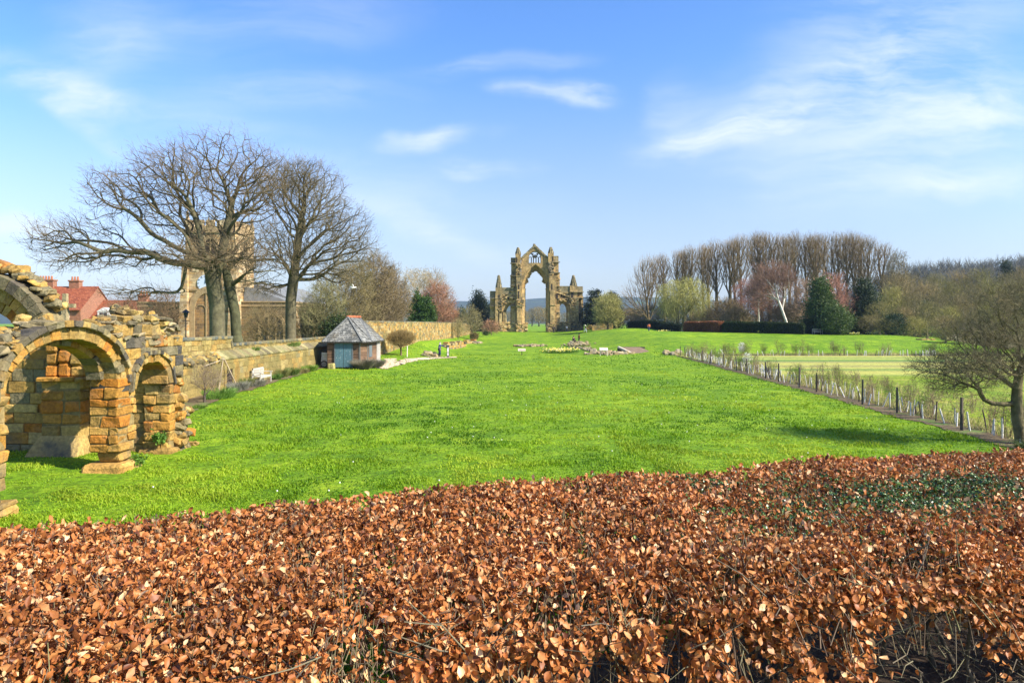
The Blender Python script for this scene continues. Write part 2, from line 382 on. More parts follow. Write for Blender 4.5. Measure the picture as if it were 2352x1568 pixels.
def frames(T):
    ref = np.array([.31, .17, .93]); ref /= np.linalg.norm(ref)
    a = np.cross(T, ref); l = np.linalg.norm(a, axis=1, keepdims=True); bad = l[:, 0] < .05
    if bad.any(): a[bad] = np.cross(T[bad], [1, .2, 0]); l = np.linalg.norm(a, axis=1, keepdims=True)
    a = a / l; return a, np.cross(T, a)
def tubes(mb, A, B, ra, rb, TA, TB, k, col):
    n = len(A)
    if n == 0: return
    th = np.arange(k) * 2 * math.pi / k; c = np.cos(th)[None, :, None]; s_ = np.sin(th)[None, :, None]
    a1, a2 = frames(TA); b1, b2 = frames(TB)
    VA = A[:, None] + (a1[:, None] * c + a2[:, None] * s_) * ra[:, None, None]
    VB = B[:, None] + (b1[:, None] * c + b2[:, None] * s_) * rb[:, None, None]
    V = np.concatenate([VA, VB], 1).reshape(-1, 3)
    i = np.arange(k); j = (i + 1) % k
    q = np.stack([i, j, j + k, i + k], 1)[None] + (np.arange(n) * 2 * k)[:, None, None]
    col = np.asarray(col, float)
    cc = np.repeat(col, k, 0) if col.ndim == 2 else col
    mb.add(V, q.reshape(-1, 4), cc)
def polytube(mb, pts, rad, k, col):
    P = np.asarray(pts, float); r = np.broadcast_to(np.asarray(rad, float), (len(P),))
    d = np.diff(P, axis=0); d /= np.linalg.norm(d, axis=1, keepdims=True) + 1e-9
    T = np.concatenate([d[:1], d[:-1] + d[1:], d[-1:]]); T /= np.linalg.norm(T, axis=1, keepdims=True) + 1e-9
    tubes(mb, P[:-1], P[1:], r[:-1], r[1:], T[:-1], T[1:], k, col)

# ------------------------------------------------------------------ trees
def crown_points(ells, n, surf=.45):
    """random points through a union of ellipsoids (cx, cy, cz, rx, ry, rz, weight)"""
    w = np.array([e[6] if len(e) > 6 else e[3] * e[4] * e[5] for e in ells], float); w /= w.sum(); out = []
    for e, k in zip(ells, rng.multinomial(n, w)):
        d = rng.normal(size=(k, 3)); d /= np.linalg.norm(d, axis=1, keepdims=True)
        r = rng.random(k) ** surf; out.append(np.array(e[:3]) + d * r[:, None] * np.array(e[3:6]))
    return np.concatenate(out)
def grow(trunk, targets, bf=.35, first=1, seg=.8, jit=.05, smooth=3, zmin=None):
    """join the targets to the trunk by a minimum spanning tree weighted by path length; returns points and parents"""
    P = [np.asarray(p, float) for p in trunk]; par = [-1] + list(range(len(P) - 1)); pl = [0.0]
    for i in range(1, len(P)): pl.append(pl[-1] + np.linalg.norm(P[i] - P[i - 1]))
    T = np.asarray(targets, float); m = len(T)
    best = np.full(m, 1e9); bi = np.zeros(m, int)
    for i in range(first, len(P)):
        d = np.linalg.norm(T - P[i], axis=1) + bf * pl[i]; u = d < best; best[u] = d[u]; bi[u] = i
    alive = best.copy()
    for _ in range(m):
        j = int(np.argmin(alive)); p = T[j]; q = int(bi[j]); L = np.linalg.norm(p - P[q])
        k = max(1, int(round(L / seg)))
        for s in range(1, k + 1):
            pt = P[q if s == 1 else -1] if False else (P[bi[j]] + (p - P[bi[j]]) * s / k)
            if s < k: pt = pt + rng.normal(0, jit * L / k * 1.5, 3)
            par.append(q); P.append(pt); pl.append(pl[q] + np.linalg.norm(pt - P[q])); q = len(P) - 1
            d = np.linalg.norm(T - pt, axis=1) + bf * pl[-1]; u = d < best; best[u] = d[u]; bi[u] = q; live = alive < 1e8; alive[u & live] = best[u & live]
        alive[j] = 1e9
    P = np.array(P); par = np.array(par); n = len(P)
    leaves = np.ones(n); cnt = np.bincount(par[1:], minlength=n)
    leaves = (cnt == 0).astype(float)
    for i in range(n - 1, 0, -1): leaves[par[i]] += leaves[i]
    main = np.full(n, -1); bl = np.zeros(n)
    for i in range(1, n):
        p = par[i]
        if leaves[i] > bl[p]: bl[p] = leaves[i]; main[p] = i
    for _ in range(smooth):
        ok = (main >= 0) & (par >= 0); ok[:len(trunk) // 2] = False; i = np.where(ok)[0]; Q = P.copy()
        Q[i] = .5 * P[i] + .25 * (P[par[i]] + P[main[i]]); P = Q
    return P, par, leaves, main
def limb_mesh(P, par, leaves, main, r0, rtrunk, mb_t, mb_c, col_t, col_c, thr, flare=0, maxr=None, kk=(9, 5, 3)):
    nl = leaves[0]; ex = math.log(max(rtrunk / r0, 1.01)) / math.log(max(nl, 2))
    r = r0 * leaves ** ex
    if flare: r = r * (1 + flare * np.exp(-(P[:, 2] - P[0, 2]) / .35))
    c = np.arange(1, len(P)); p = par[c]; d = P[c] - P[p]; ln = np.linalg.norm(d, axis=1); c = c[ln > 1e-5]; p = par[c]
    E = np.zeros_like(P); E[c] = (P[c] - P[p]) / np.linalg.norm(P[c] - P[p], axis=1, keepdims=True)
    T = E.copy(); ok = main >= 0; T[ok] += E[main[ok]]; T[0] = E[main[0]]
    T /= np.linalg.norm(T, axis=1, keepdims=True) + 1e-9
    ism = main[p] == c
    TA = np.where(ism[:, None], T[p], E[c]); ra = np.where(ism, r[p], np.minimum(r[c] * 1.25, r[p])); rb = r[c]
    ra = np.minimum(ra, rb * 1.6 + .01)
    for lo, hi, k in ((.09, 9, kk[0]), (.03, .09, kk[1]), (0, .03, kk[2])):
        s = (rb >= lo) & (rb < hi)
        for mb, col, q in ((mb_t, col_t, s & (rb >= thr)), (mb_c, col_c, s & (rb < thr))):
            cc = np.asarray(col) * (rng.random((int(q.sum()), 1)) * .4 + .8)
            tubes(mb, P[p[q]], P[c[q]], ra[q], rb[q], TA[q], T[c[q]], k, cc)
    return r, E
def twigs(mb, P, E, sel, n_each, length, r, col, spread=.7, bias=(0, 0, .25), droop=0.0, segs=2, up=0.0):
    """fine end shoots grown from the chosen nodes"""
    i = np.repeat(sel, n_each); n = len(i)
    if n == 0: return np.zeros((0, 3)), np.zeros((0, 3))
    D = E[i] + rng.normal(0, spread, (n, 3)) * .6 + np.array(bias); D /= np.linalg.norm(D, axis=1, keepdims=True) + 1e-9
    L = length * (.45 + .8 * rng.random(n)); A = P[i]; cur = A; cc = np.asarray(col) * (rng.random((n, 1)) * .5 + .75)
    for s in range(segs):
        D2 = D + rng.normal(0, .28, (n, 3)) + np.array([0, 0, up - droop * (s + 1)]); D2 /= np.linalg.norm(D2, axis=1, keepdims=True) + 1e-9
        B = cur + D2 * (L / segs)[:, None]
        ra = np.full(n, r * (1 - .35 * s)); rb = np.full(n, r * (1 - .35 * (s + 1)))
        tubes(mb, cur, B, ra, rb, D2, D2, 3, cc); cur = B; D = D2
    return cur, D
def bare_tree(name, loc, label, cat, trunk, ells, n, bf=.35, r0=.012, rtrunk=.4, thr=.07, first=1, tw=3, twl=.7, twr=.007, col_t=(.13, .115, .075), col_c=(.10, .085, .065),
              col_w=(.11, .085, .065), spread=.8, bias=(0, 0, .2), droop=0.0, surf=.5, seg=.8, flare=.5, group=None, twall=False, up=0., segs=2, extra=None, kk=(9, 5, 3), jit=.06, tw2=None):
    root = thing(name, loc, label, cat, group); l = np.array(loc, float)
    tg = crown_points(ells, n, surf)
    if extra is not None: tg = np.concatenate([np.asarray(extra, float), tg])
    P, par, lv, main = grow(trunk, tg, bf, first, seg, jit)
    mt, mc = MB(), MB()
    r, E = limb_mesh(P + l, par, lv, main, r0, rtrunk, mt, mc, col_t, col_c, thr, flare, kk=kk)
    sel = np.where(r < (r0 * 2.4))[0] if twall else np.where(lv <= 2.5)[0]
    sel = sel[sel >= len(trunk)]
    tip, D = twigs(mc, P + l, E, sel, tw, twl, twr, col_w, spread, bias, droop, segs, up)
    if tw2:   # a second order of still finer shoots
        twigs(mc, tip, D, np.arange(len(tip)), tw2[0], tw2[1], tw2[2], col_w, spread, bias, droop, 1, up)
    mt.build('trunk', M['bark'], root, True); mc.build('crown', M['twig'], root)
    return root
def leaf_cloud(mb, ells, n, size, cols, clump=30, cr=.35, surf=.3, aspect=.5, down=0.0):
    """leaf-sized faces gathered in clumps through the crown"""
    k = max(1, n // clump); C = crown_points(ells, k, surf); ci = rng.integers(0, k, n)
    crs = cr * (.6 + .8 * rng.random(k))
    P = C[ci] + rng.normal(0, 1, (n, 3)) * crs[ci][:, None] * np.array([1, 1, .7])
    D = rng.normal(size=(n, 3)) + np.array([0, 0, -down]); D /= np.linalg.norm(D, axis=1, keepdims=True)
    X, Y_ = frames(D); a = rng.random(n) * 6.283; Sd = X * np.cos(a)[:, None] + Y_ * np.sin(a)[:, None]
    s = size * (.6 + .8 * rng.random(n))[:, None]
    V = np.stack([P, P + D * s * .5 + Sd * s * aspect * .5, P + D * s, P + D * s * .5 - Sd * s * aspect * .5], 1).reshape(-1, 3)
    cols = np.asarray(cols, float); t = (rng.random(k)[ci] * .6 + rng.random(n) * .4)[:, None]; cc = cols[0] * (1 - t) + cols[1] * t
    mb.add(V, np.arange(4 * n).reshape(-1, 4), cc)
def evergreen(name, loc, label, cat, ells, n, size, cols, th=2.0, tr=.2, clump=40, cr=.4, aspect=.45, down=0., group=None, surf=.3, stems=None):
    root = thing(name, loc, label, cat, group); l = np.array(loc, float); mb = MB()
    leaf_cloud(mb, [tuple(np.array(e[:3]) + l) + tuple(e[3:]) for e in ells], n, size, cols, clump, cr, surf, aspect, down)
    mt = MB(); polytube(mt, [l + (0, 0, -.2), l + (.03, 0, th * .5), l + (-.02, .03, th)], [tr * 1.2, tr, tr * .5], 8, (.09, .07, .05))
    if stems:
        for d in stems: polytube(mt, [l, l + np.array(d) * .5 + (0, 0, .1), l + np.array(d)], [tr, tr * .7, tr * .3], 6, (.09, .07, .05))
    mt.build('trunk', M['bark'], root, True); mb.build('crown', M['ever'], root); return root

# beech leaves: ovate, folded on the midrib, curled along it
def leaves(mb, P, D, Nn, ln, wd, fold, curl, col, rows=4, wav=.12):
    n = len(P); t = np.linspace(0, 1, rows); prof = np.array([.10, .95, .80, .02]) if rows == 4 else np.array([.10, .78, 1.0, .66, .02]) if rows == 5 else np.sin(np.pi * np.clip(t, .03, .98)) ** .8
    D = D / (np.linalg.norm(D, axis=1, keepdims=True) + 1e-9); X = np.cross(D, Nn); X /= np.linalg.norm(X, axis=1, keepdims=True) + 1e-9; Nn = np.cross(X, D)
    ang = curl[:, None] * t[None]                         # bend along the leaf
    sl = np.cumsum(np.cos(ang), 1) / rows; sn = np.cumsum(np.sin(ang), 1) / rows
    V = np.zeros((n, rows, 3, 3))
    for j, s in enumerate((-1, 0, 1)):
        w = prof[None] * wd[:, None] * .5 * s
        up = np.abs(w) * np.tan(np.clip(fold, 0, .95))[:, None] + rng.normal(0, wav, (n, rows)) * wd[:, None] * .5
        V[:, :, j] = P[:, None] + D[:, None] * (sl * ln[:, None])[..., None] + Nn[:, None] * (sn * ln[:, None] + up)[..., None] + X[:, None] * w[..., None]
    V = V.reshape(n, -1, 3); q = []
    for i in range(rows - 1):
        for j in range(2): a = i * 3 + j; q.append((a, a + 1, a + 4, a + 3))
    q = np.array(q); Fq = (q[None] + (np.arange(n) * rows * 3)[:, None, None]).reshape(-1, 4)
    mb.add(V.reshape(-1, 3), Fq, np.repeat(col, len(q), 0))
def lerp3(cols, t):
    cols = np.asarray(cols, float); x = np.clip(t, 0, .9999) * (len(cols) - 1); i = x.astype(int); f = (x - i)[:, None]
    return cols[i] * (1 - f) + cols[i + 1] * f

# ------------------------------------------------------------------ ground
def sheet(name, xs, ys, matl, dz=0.0, kind='structure', colf=None, zf=zt):
    X, Y = np.meshgrid(xs, ys); Z = zf(X, Y) + dz; nx, ny = len(xs), len(ys)
    V = np.stack([X.ravel(), Y.ravel(), Z.ravel()], 1); i, j = np.meshgrid(np.arange(nx - 1), np.arange(ny - 1)); a = (j * nx + i).ravel()
    mb = MB(); mb.add(V, np.stack([a, a + 1, a + 1 + nx, a + nx], 1)); o = mb.build(name, matl, None, True); o['kind'] = kind; return o
xs = np.concatenate([-np.geomspace(60, 4000, 40)[::-1], np.arange(-59, 80, .75), np.geomspace(80, 4000, 40)])
ys = np.concatenate([[-300, -120, -60, -30], np.arange(-15, 200, .75), np.geomspace(201, 5500, 60)])
sheet('lawn', xs, ys, M['lawn'])
def strip(name, left, right, matl, dz, kind='structure', sub=.5, nacross=6):
    """ground sheet between two polylines"""
    l, r = np.asarray(left, float), np.asarray(right, float); n = max(8, int(np.linalg.norm(np.diff(l, axis=0), axis=1).sum() / sub))
    def res(p):
        d = np.r_[0, np.cumsum(np.linalg.norm(np.diff(p, axis=0), axis=1))]; t = np.linspace(0, d[-1], n); return np.stack([np.interp(t, d, p[:, 0]), np.interp(t, d, p[:, 1])], 1)
    l, r = res(l), res(r); jl = rng.normal(0, .13, (n, 2)); jr = rng.normal(0, .13, (n, 2)); l += jl; r += jr
    w = np.linspace(0, 1, nacross)[None, :, None]; Q = l[:, None] * (1 - w) + r[:, None] * w; Z = zt(Q[..., 0], Q[..., 1]) + dz
    V = np.concatenate([Q, Z[..., None]], -1).reshape(-1, 3); i, j = np.meshgrid(np.arange(nacross - 1), np.arange(n - 1)); a = (j * nacross + i).ravel()
    mb = MB(); mb.add(V, np.stack([a, a + 1, a + 1 + nacross, a + nacross], 1)); o = mb.build(name, matl, None, True); o['kind'] = kind; return o
WX = -16.55                       # face of the churchyard wall
bed_edge = [(-13.3, 27.5), (-14.0, 30), (-15.0, 35.5), (-15.3, 44), (-15.7, 52), (-15.95, 58)]
strip('flower_bed', [(-16.7, y) for _, y in bed_edge], bed_edge, M['soil'], .035)
def fx(y): return 16.7 + .0655 * (y - 25.4)     # the fence line
strip('bare_strip', [(fx(y) - .45, y) for y in np.linspace(12, 84, 30)], [(fx(y) + 1.3, y) for y in np.linspace(12, 84, 30)], M['soil'], .02)
pth = [(882, 846), (905, 840), (935, 830.5), (970, 825), (1010, 822.5), (1052, 820.8)]
pc = np.array([G(*p) for p in pth]); nrm = np.array([(-.25, 1)] * len(pc)); pw = np.array([1.5, 1.5, 1.6, 1.3, 1.2, .7])[:, None]
strip('path', pc + nrm * pw * 1.6, pc - nrm * pw * .6, M['sand'], .03)
strip('path', [(-12.2, 58), (-12.1, 61), (-12.3, 66), (-13, 70)], [(-10.9, 58.5), (-10.8, 61), (-11.3, 66), (-12, 71)], M['sand'], .024)
# the striped vegetable field
m, nt, N, L = nodes_of('crop_rows'); v = coords(N); s = N.new('ShaderNodeSeparateXYZ'); L.new(v, s.inputs[0])
jn = N.new('ShaderNodeMath'); jn.operation = 'MULTIPLY_ADD'; L.new(noise(N, L, .22, 4, .6, v), jn.inputs[0]); jn.inputs[1].default_value = 1.6; L.new(s.outputs[1], jn.inputs[2])
mr = N.new('ShaderNodeMapRange'); mr.inputs[1].default_value = 50; mr.inputs[2].default_value = 86; L.new(jn.outputs[0], mr.inputs[0])
gr, st, dg, br_ = (.15, .24, .018), (.38, .37, .06), (.10, .19, .02), (.25, .235, .06)
stp = [gr, gr, st, (.36, .34, .06), dg, st, br_, (.34, .33, .06), st, br_, dg, gr, st, dg, st, (.3, .3, .05), br_]
c = ramp(N, L, mr.outputs[0], [(i / 16.5, q) for i, q in enumerate(stp)])
c = mult(N, L, c, ramp(N, L, noise(N, L, 2.2, 6, .7, v), [(.3, (.6,) * 3), (.65, (1.25,) * 3)]))
p = N.new('ShaderNodeBsdfPrincipled'); p.inputs['Roughness'].default_value = 1; L.new(c, p.inputs['Base Color']); b = N.new('ShaderNodeBump'); b.inputs['Distance'].default_value = .1
L.new(noise(N, L, 5, 6, .7, v), b.inputs['Height']); L.new(b.outputs[0], p.inputs['Normal']); o = N.new('ShaderNodeOutputMaterial'); L.new(p.outputs[0], o.inputs[0]); M['crop'] = m
M['field'] = lawn_mat('rough_grass', [(.3, (.13, .22, .012)), (.5, (.20, .28, .02)), (.7, (.36, .34, .07))], .5, 4, .12)
sheet('rough_field', np.arange(18.2, 70, .8), np.arange(12, 52.2, .8), M['field'], .012, zf=lambda x, y: zt(x, y) * 0 + .0)
sheet('crop_field', np.arange(fx(60) + 1.1, 64, .8), np.arange(51.5, 83.5, .8), M['crop'], .018, zf=lambda x, y: zt(x, y) * 0 + .07 * np.abs(np.sin(y * 1.9)) * sm(52, 55, y))
strip('hedge_soil', [(-11, 2.0 + 8.42 - 3.6 - 2.1), (14.5, 8.42 + 4.9 + .1)], [(-9, -1.5), (16, 7.2)], M['litter'], .03, nacross=12)
strip('bare_strip', [(24, 84.6), (66, 84.6)], [(24, 82.2), (66, 82.2)], M['soil'], .03)

# ------------------------------------------------------------------ grass blades on the lawn
def grass(n, y0, y1, seed, pw=1.9):
    g = np.random.default_rng(seed); u = g.random(n); a = 1 - pw
    Y = (y0 ** a + (y1 ** a - y0 ** a) * u) ** (1 / a); X = (g.random(n) * 2 - 1) * .78 * Y
    edge = np.interp(Y, [0, 12, 22.3, 22.6, 28] + [q[1] for q in bed_edge] + [200], [-16.2, -16.2, -16, -13.4, -13.3] + [q[0] for q in bed_edge] + [-12])
    hedge_far = 8.25 + .332 * X - .4
    k = (X > edge + .1) & (X < fx(Y) - .35) & (Y > hedge_far)
    tuft = vnoise(X, Y, .55) * .6 + vnoise(X + 9, Y, 1.7) * .4; k &= g.random(n) < .15 + 1.8 * (tuft - .25)
    X, Y, tuft = X[k], Y[k], tuft[k]; n = len(X); Z = zt(X, Y)
    patch = vnoise(X, Y, 3.2) * .5 + vnoise(X + 55, Y + 20, 9) * .5
    h = (.025 + .14 * np.clip(tuft - .38, 0, 1) + .03 * g.random(n)) * (1 + .004 * Y); w = .005 + .0006 * Y
    th = g.random(n) * 6.283; lean = .25 + .75 * g.random(n); la = th + g.normal(0, .6, n)
    P = np.stack([X, Y, Z - .01], 1); sd = np.stack([np.cos(th + 1.57), np.sin(th + 1.57), 0 * th], 1) * w[:, None]
    d = np.stack([np.cos(la) * lean * h, np.sin(la) * lean * h, h], 1); mid = P + d * .55 * np.array([.6, .6, 1.15])
    V = np.stack([P - sd, P + sd, mid + sd * .8, mid - sd * .8, P + d], 1).reshape(-1, 3); b_ = np.arange(n) * 5
    t = np.clip(patch * 2.3 + g.normal(0, .15, n) - .95 + .55 * tuft, 0, 1); cc = lerp3([(.06, .155, .005), (.135, .265, .007), (.225, .35, .011), (.31, .39, .025)], t)
    mb.add(V, np.stack([b_, b_ + 1, b_ + 2, b_ + 3], 1), cc); mb.add(V, np.stack([b_ + 3, b_ + 2, b_ + 4], 1), cc)
mb = MB(); grass(520000, 6.5, 95, 3)
mb.build('grass', M['blade'])['kind'] = 'stuff'
# daisies scattered over the lawn
mb = MB()
for _ in range(140):
    y = 12 + 45 * rng.random() ** 1.3; x = (rng.random() * 2 - 1) * .55 * y
    if x < -9.5 or x > fx(y) - 1 or y < 9.5 + .33 * x: continue
    frustum(mb, np.array([x, y]), .016, .02, tz(x, y) + .05, tz(x, y) + .075, 6, (.8, .8, .72))
o = mb.build('daisies', M['cloth']); o['kind'] = 'stuff'

# ------------------------------------------------------------------ distant hills
def hill(name, prof_u, prof_v, Yc, depth, matl, base=1.0, rough=3.0, sx=60):
    X = np.linspace((prof_u[0] - 1176) / F * Yc, (prof_u[-1] - 1176) / F * Yc, 160); H = top_z(np.interp((X / Yc) * F + 1176, prof_u, prof_v), Yc)
    t = np.linspace(0, 1, 26); Y = Yc - depth + depth * 2 * t; prof = np.sin(np.pi * np.clip(t, 0, 1)) ** .8
    Z = base - 3 + (H[None] - base + 3) * prof[:, None] + (vnoise(*np.meshgrid(X, Y), sx) - .5) * rough * prof[:, None]
    XX, YY = np.meshgrid(X, Y); V = np.stack([XX.ravel(), YY.ravel(), Z.ravel()], 1); nx = len(X); i, j = np.meshgrid(np.arange(nx - 1), np.arange(25)); a = (j * nx + i).ravel()
    mb = MB(); mb.add(V, np.stack([a, a + 1, a + 1 + nx, a + nx], 1)); o = mb.build(name, matl, None, True); o['kind'] = 'structure'; return V
M['moor'] = lawn_mat('moorland_and_wood', [(.35, (.04, .055, .03)), (.55, (.055, .07, .035)), (.70, (.10, .17, .03))], .012, .12, 2.5)
M['fellside'] = lawn_mat('winter_woodland', [(.3, (.05, .045, .02)), (.55, (.08, .068, .03)), (.7, (.10, .095, .035))], .03, .35, 2.0)
hill('hill', [-600, 300, 700, 1050, 1110, 1180, 1250, 1300, 1370, 1440, 1700, 2300, 3000], [715, 712, 700, 692, 691, 689, 687, 688, 680, 684, 690, 680, 670], 2900, 900, M['moor'], rough=18, sx=220)
hillV = hill('hill', [1800, 1900, 2000, 2080, 2150, 2220, 2290, 2352, 2500, 2800, 3400], [735, 700, 655, 632, 624, 618, 610, 604, 590, 570, 560], 620, 260, M['fellside'], rough=6, sx=50)
# a far wood on the right-hand hill, read as one mass
mb = MB(); n = 4200
k = rng.integers(0, len(hillV), n); P0 = hillV[k] + rng.normal(0, 3, (n, 3)) * (1, 1, .3)
P0 = P0[(P0[:, 2] > 8) & (P0[:, 1] < 660)]; n = len(P0)
for q in range(9):
    D = rng.normal(size=(n, 3)) * (.5, .5, .25) + (0, 0, .9); D /= np.linalg.norm(D, axis=1, keepdims=True); Lh = (5 + 6 * rng.random(n))[:, None]
    tubes(mb, P0, P0 + D * Lh, np.full(n, .22), np.full(n, .05), D, D, 3, np.array([(.085, .07, .03)]) * (.6 + .8 * rng.random((n, 1))))
mb.build('hillside_wood', M['twig'])['kind'] = 'stuff'

# ------------------------------------------------------------------ the air
hm, nt, N, L = nodes_of('air'); pv = N.new('ShaderNodeVolumePrincipled'); pv.inputs['Color'].default_value = (.50, .72, 1.0, 1); pv.inputs['Density'].default_value = .00013; pv.inputs['Anisotropy'].default_value = .2
o = N.new('ShaderNodeOutputMaterial'); L.new(pv.outputs[0], o.inputs['Volume'])
mb = MB(); box(mb, -4300, 4300, -400, 5700, -4.5, 150); mb.build('haze', hm)['kind'] = 'stuff'

# ------------------------------------------------------------------ masonry
OR = [(.42, .165, .022), (.40, .20, .035), (.44, .25, .06)]
BUFF = [(.40, .245, .06), (.35, .215, .055), (.43, .29, .09), (.29, .185, .05)]
GREY = [(.19, .16, .085), (.25, .20, .095), (.15, .125, .07)]
DK = [(.085, .075, .055), (.12, .10, .07), (.06, .055, .045)]
def pick(pal):
    """pal = list of (weight, colours)"""
    w = np.array([p[0] for p in pal]); k = rng.choice(len(pal), p=w / w.sum()); c = pal[k][1]; return np.array(c[rng.integers(len(c))]) * (.85 + .3 * rng.random())
def masonry(mb, core, O, U, u0, u1, z0, z1, t, pal, ch=(.24, .36), bw=(.35, .75), inside=None, rnd=.035, proud=.03, gap=.012, jit=.008, ccol=(.30, .21, .085), two=False):
    gap *= .8; rnd *= 1.0; jit *= 1.25; proud *= 1.35
    """coursed stones through the thickness of a wall; O = point on the face, U = direction along it; the face looks along cross(U, z)"""
    O = np.asarray(O, float); U = np.array([U[0], U[1], 0.0]); U /= np.linalg.norm(U); Nf = np.array([U[1], -U[0], 0.0]); ax = np.array([U, -Nf, (0, 0, 1)])
    zt_ = z1 if callable(z1) else (lambda u: z1); zmax = max(zt_(u) for u in np.linspace(u0, u1, 40)); z = z0
    while z < zmax - .06:
        h = min(rng.uniform(*ch), zmax - z + .02); u = u0; row = []
        while u < u1 - .03:
            w = min(rng.uniform(*bw), u1 - u)
            if u1 - u - w < .14: w = u1 - u
            uc, zc_ = u + w / 2, z + h / 2
            if zc_ < zt_(uc) and (inside is None or inside(uc, zc_)):
                pr = rng.uniform(-.5, 1) * proud; parts = [(0, t)]
                if two: q = rng.choice([.36, .5, .64]) * t; parts = [(0, q), (q, t)]
                for d0, d1 in parts:
                    p_ = pr if d0 == 0 else 0; e_ = (gap / 2 if d0 else 0, gap / 2 if d1 < t else 0); c = O + U * (uc + (rng.uniform(-1, 1) * .02 if two else 0)) - Nf * ((d0 + d1) / 2 - p_ / 2); c[2] += zc_
                    block(mb, c, (w / 2 - gap / 2, (d1 - d0) / 2 + p_ / 2 - max(e_) / 2, h / 2 - gap / 2), ax, pick(pal), rnd, jit)
                row.append((u, u + w, zc_))
            u += w
        if core is not None:
            for i, (a, b_, zc_) in enumerate(row):
                a2 = a - .004 if i and abs(row[i - 1][1] - a) < 1e-6 else a + .045; b2 = b_ + .004 if i + 1 < len(row) and abs(row[i + 1][0] - b_) < 1e-6 else b_ - .045
                obox(core, O + U * (a2 + b2) / 2 - Nf * t / 2 + (0, 0, zc_), ((b2 - a2) / 2, t / 2 - .022, h / 2 + .004), ax, ccol)
        z += h
def arc(uc, zs, a, b, n, a0=0.0, a1=math.pi):
    th = np.linspace(a0, a1, n + 1); return np.stack([uc - a * np.cos(th), zs + b * np.sin(th)], 1)
def pointed(uc, zs, w, h, n):
    Rr = (h * h + w * w) / (2 * w); x = np.concatenate([np.linspace(-w, 0, n // 2 + 1), np.linspace(0, w, n // 2 + 1)[1:]])
    return np.stack([uc + x, zs + np.sqrt(np.maximum(Rr ** 2 - (np.abs(x) + Rr - w) ** 2, 0))], 1)
def voussoirs(mb, O, U, inner, outer, d0, d1, pal, gap=.006, jit=.008):
    """ring of wedge stones; d0..d1 = depth range behind the face (negative = proud)"""
    O = np.asarray(O, float); U = np.array([U[0], U[1], 0.0]); U /= np.linalg.norm(U); Nf = np.array([U[1], -U[0], 0.0])
    for k in range(len(inner) - 1):
        i0, i1, o0, o1 = inner[k], inner[k + 1], outer[k], outer[k + 1]
        g = gap / max(np.linalg.norm(o1 - o0), .05); a = lambda p, q, s: p + (q - p) * s
        q4 = [a(i0, i1, g), a(i0, i1, 1 - g), a(o0, o1, 1 - g), a(o0, o1, g)]; pr = rng.uniform(-.03, .03)
        cen = sum(q4) / 4; ch_ = .93; pr2 = pr; V0 = [O + U * p[0] + np.array([0, 0, p[1]]) - Nf * (d0 + .03) for p in q4]; V = [O + U * p[0] + np.array([0, 0, p[1]]) - Nf * (d0 - pr2) + rng.normal(0, jit, 3) for p in [cen + (p - cen) * ch_ for p in q4]]; cc_ = pick(pal); mb.add(V0 + V, [(0, 1, 5, 4), (1, 2, 6, 5), (2, 3, 7, 6), (3, 0, 4, 7), (4, 5, 6, 7)], cc_); V = V0 + [O + U * p[0] + np.array([0, 0, p[1]]) - Nf * d1 for p in q4]
        hexa(mb, V, cc_)
PALE = [(5, [(.30, .235, .12), (.35, .285, .16), (.26, .20, .10)]), (3, [(.22, .19, .12), (.28, .24, .15)])]
def rubble(mb, P, size, pal, flat=.6, jit=.02):
    for p in P:
        s = size * (.55 + .9 * rng.random()); block(mb, p, (s * .5 * rng.uniform(.8, 1.5), s * .5 * rng.uniform(.7, 1.1), s * .5 * flat * rng.uniform(.6, 1.2)), rrot(.28), pick(pal), s * .14, s * .05 + jit * .2)

# ------------------------------------------------------------------ the near ruin (gatehouse), its south wall along x = -10.5
GX = -10.5
gate = thing('ruined_gatehouse', (GX, 18, 0), 'ruined orange stone gatehouse with a round arch and a small arch on the lawn', 'ruin')
UP = (0, 1)                       # along +Y; the face looks to +X
PO = [(5, OR), (4, BUFF), (1, GREY)]; PB = [(1, OR), (6, BUFF), (2, GREY)]; PD = [(2, BUFF), (5, GREY), (5, DK)]; PG = [(6, BUFF), (4, GREY), (1, OR), (1, DK)]
O0 = (GX, 0, 0)
c1, a1_, b1_ = 16.21, 2.0, 1.12; zs1 = 2.5
c2, a2_, zs2, b2_ = 19.95, .92, 2.15, .72
def in_wall(u, z):
    if z >= zs1 - .02 and ((u - c1) / (a1_ + .50)) ** 2 + ((z - zs1) / (b1_ + .42)) ** 2 < .95: return False
    if z >= zs2 and ((u - c2) / (a2_ + .2)) ** 2 + ((z - zs2) / (b2_ + .2)) ** 2 < .9: return False
    if z < zs2 + .05 and c2 - a2_ < u < c2 + a2_: return False
    if z < zs1 and u < 18.2: return False
    return True
topw = lambda u: 3.58 + .15 * math.sin(u * 2.1) + .08 * math.sin(u * 5.3 + 1) + .42 * float(sm(17.6, 19.3, u)) - .7 * max(0, u - 20.7)
mb, core = MB(), MB()
masonry(mb, core, O0, UP, 12.2, 21.75, 2.15, topw, .75, PG, (.24, .36), (.4, .8), in_wall, .02, .03, .009, .009)
core.build('mortar', M['pale_stone'], gate)
masonry(mb, None, (GX - .06, 0, 0), UP, 12.4, 21.5, 3.35, lambda u: topw(u) + .26, .62, [(4, [(.30, .235, .12), (.34, .27, .15)]), (3, BUFF), (4, GREY)], (.10, .18), (.18, .45), lambda u, z: in_wall(u, z) and rng.random() < .93, .03, .16, .02, .022, two=True)
for _ in range(120):
    u = rng.uniform(12.3, 21.2); rubble(mb, [(GX - rng.uniform(.1, .7), u, topw(u) + rng.uniform(.18, .3))], .2, [(4, BUFF), (5, GREY)], .75)
mb.build('upper_wall', M['stone'], gate)
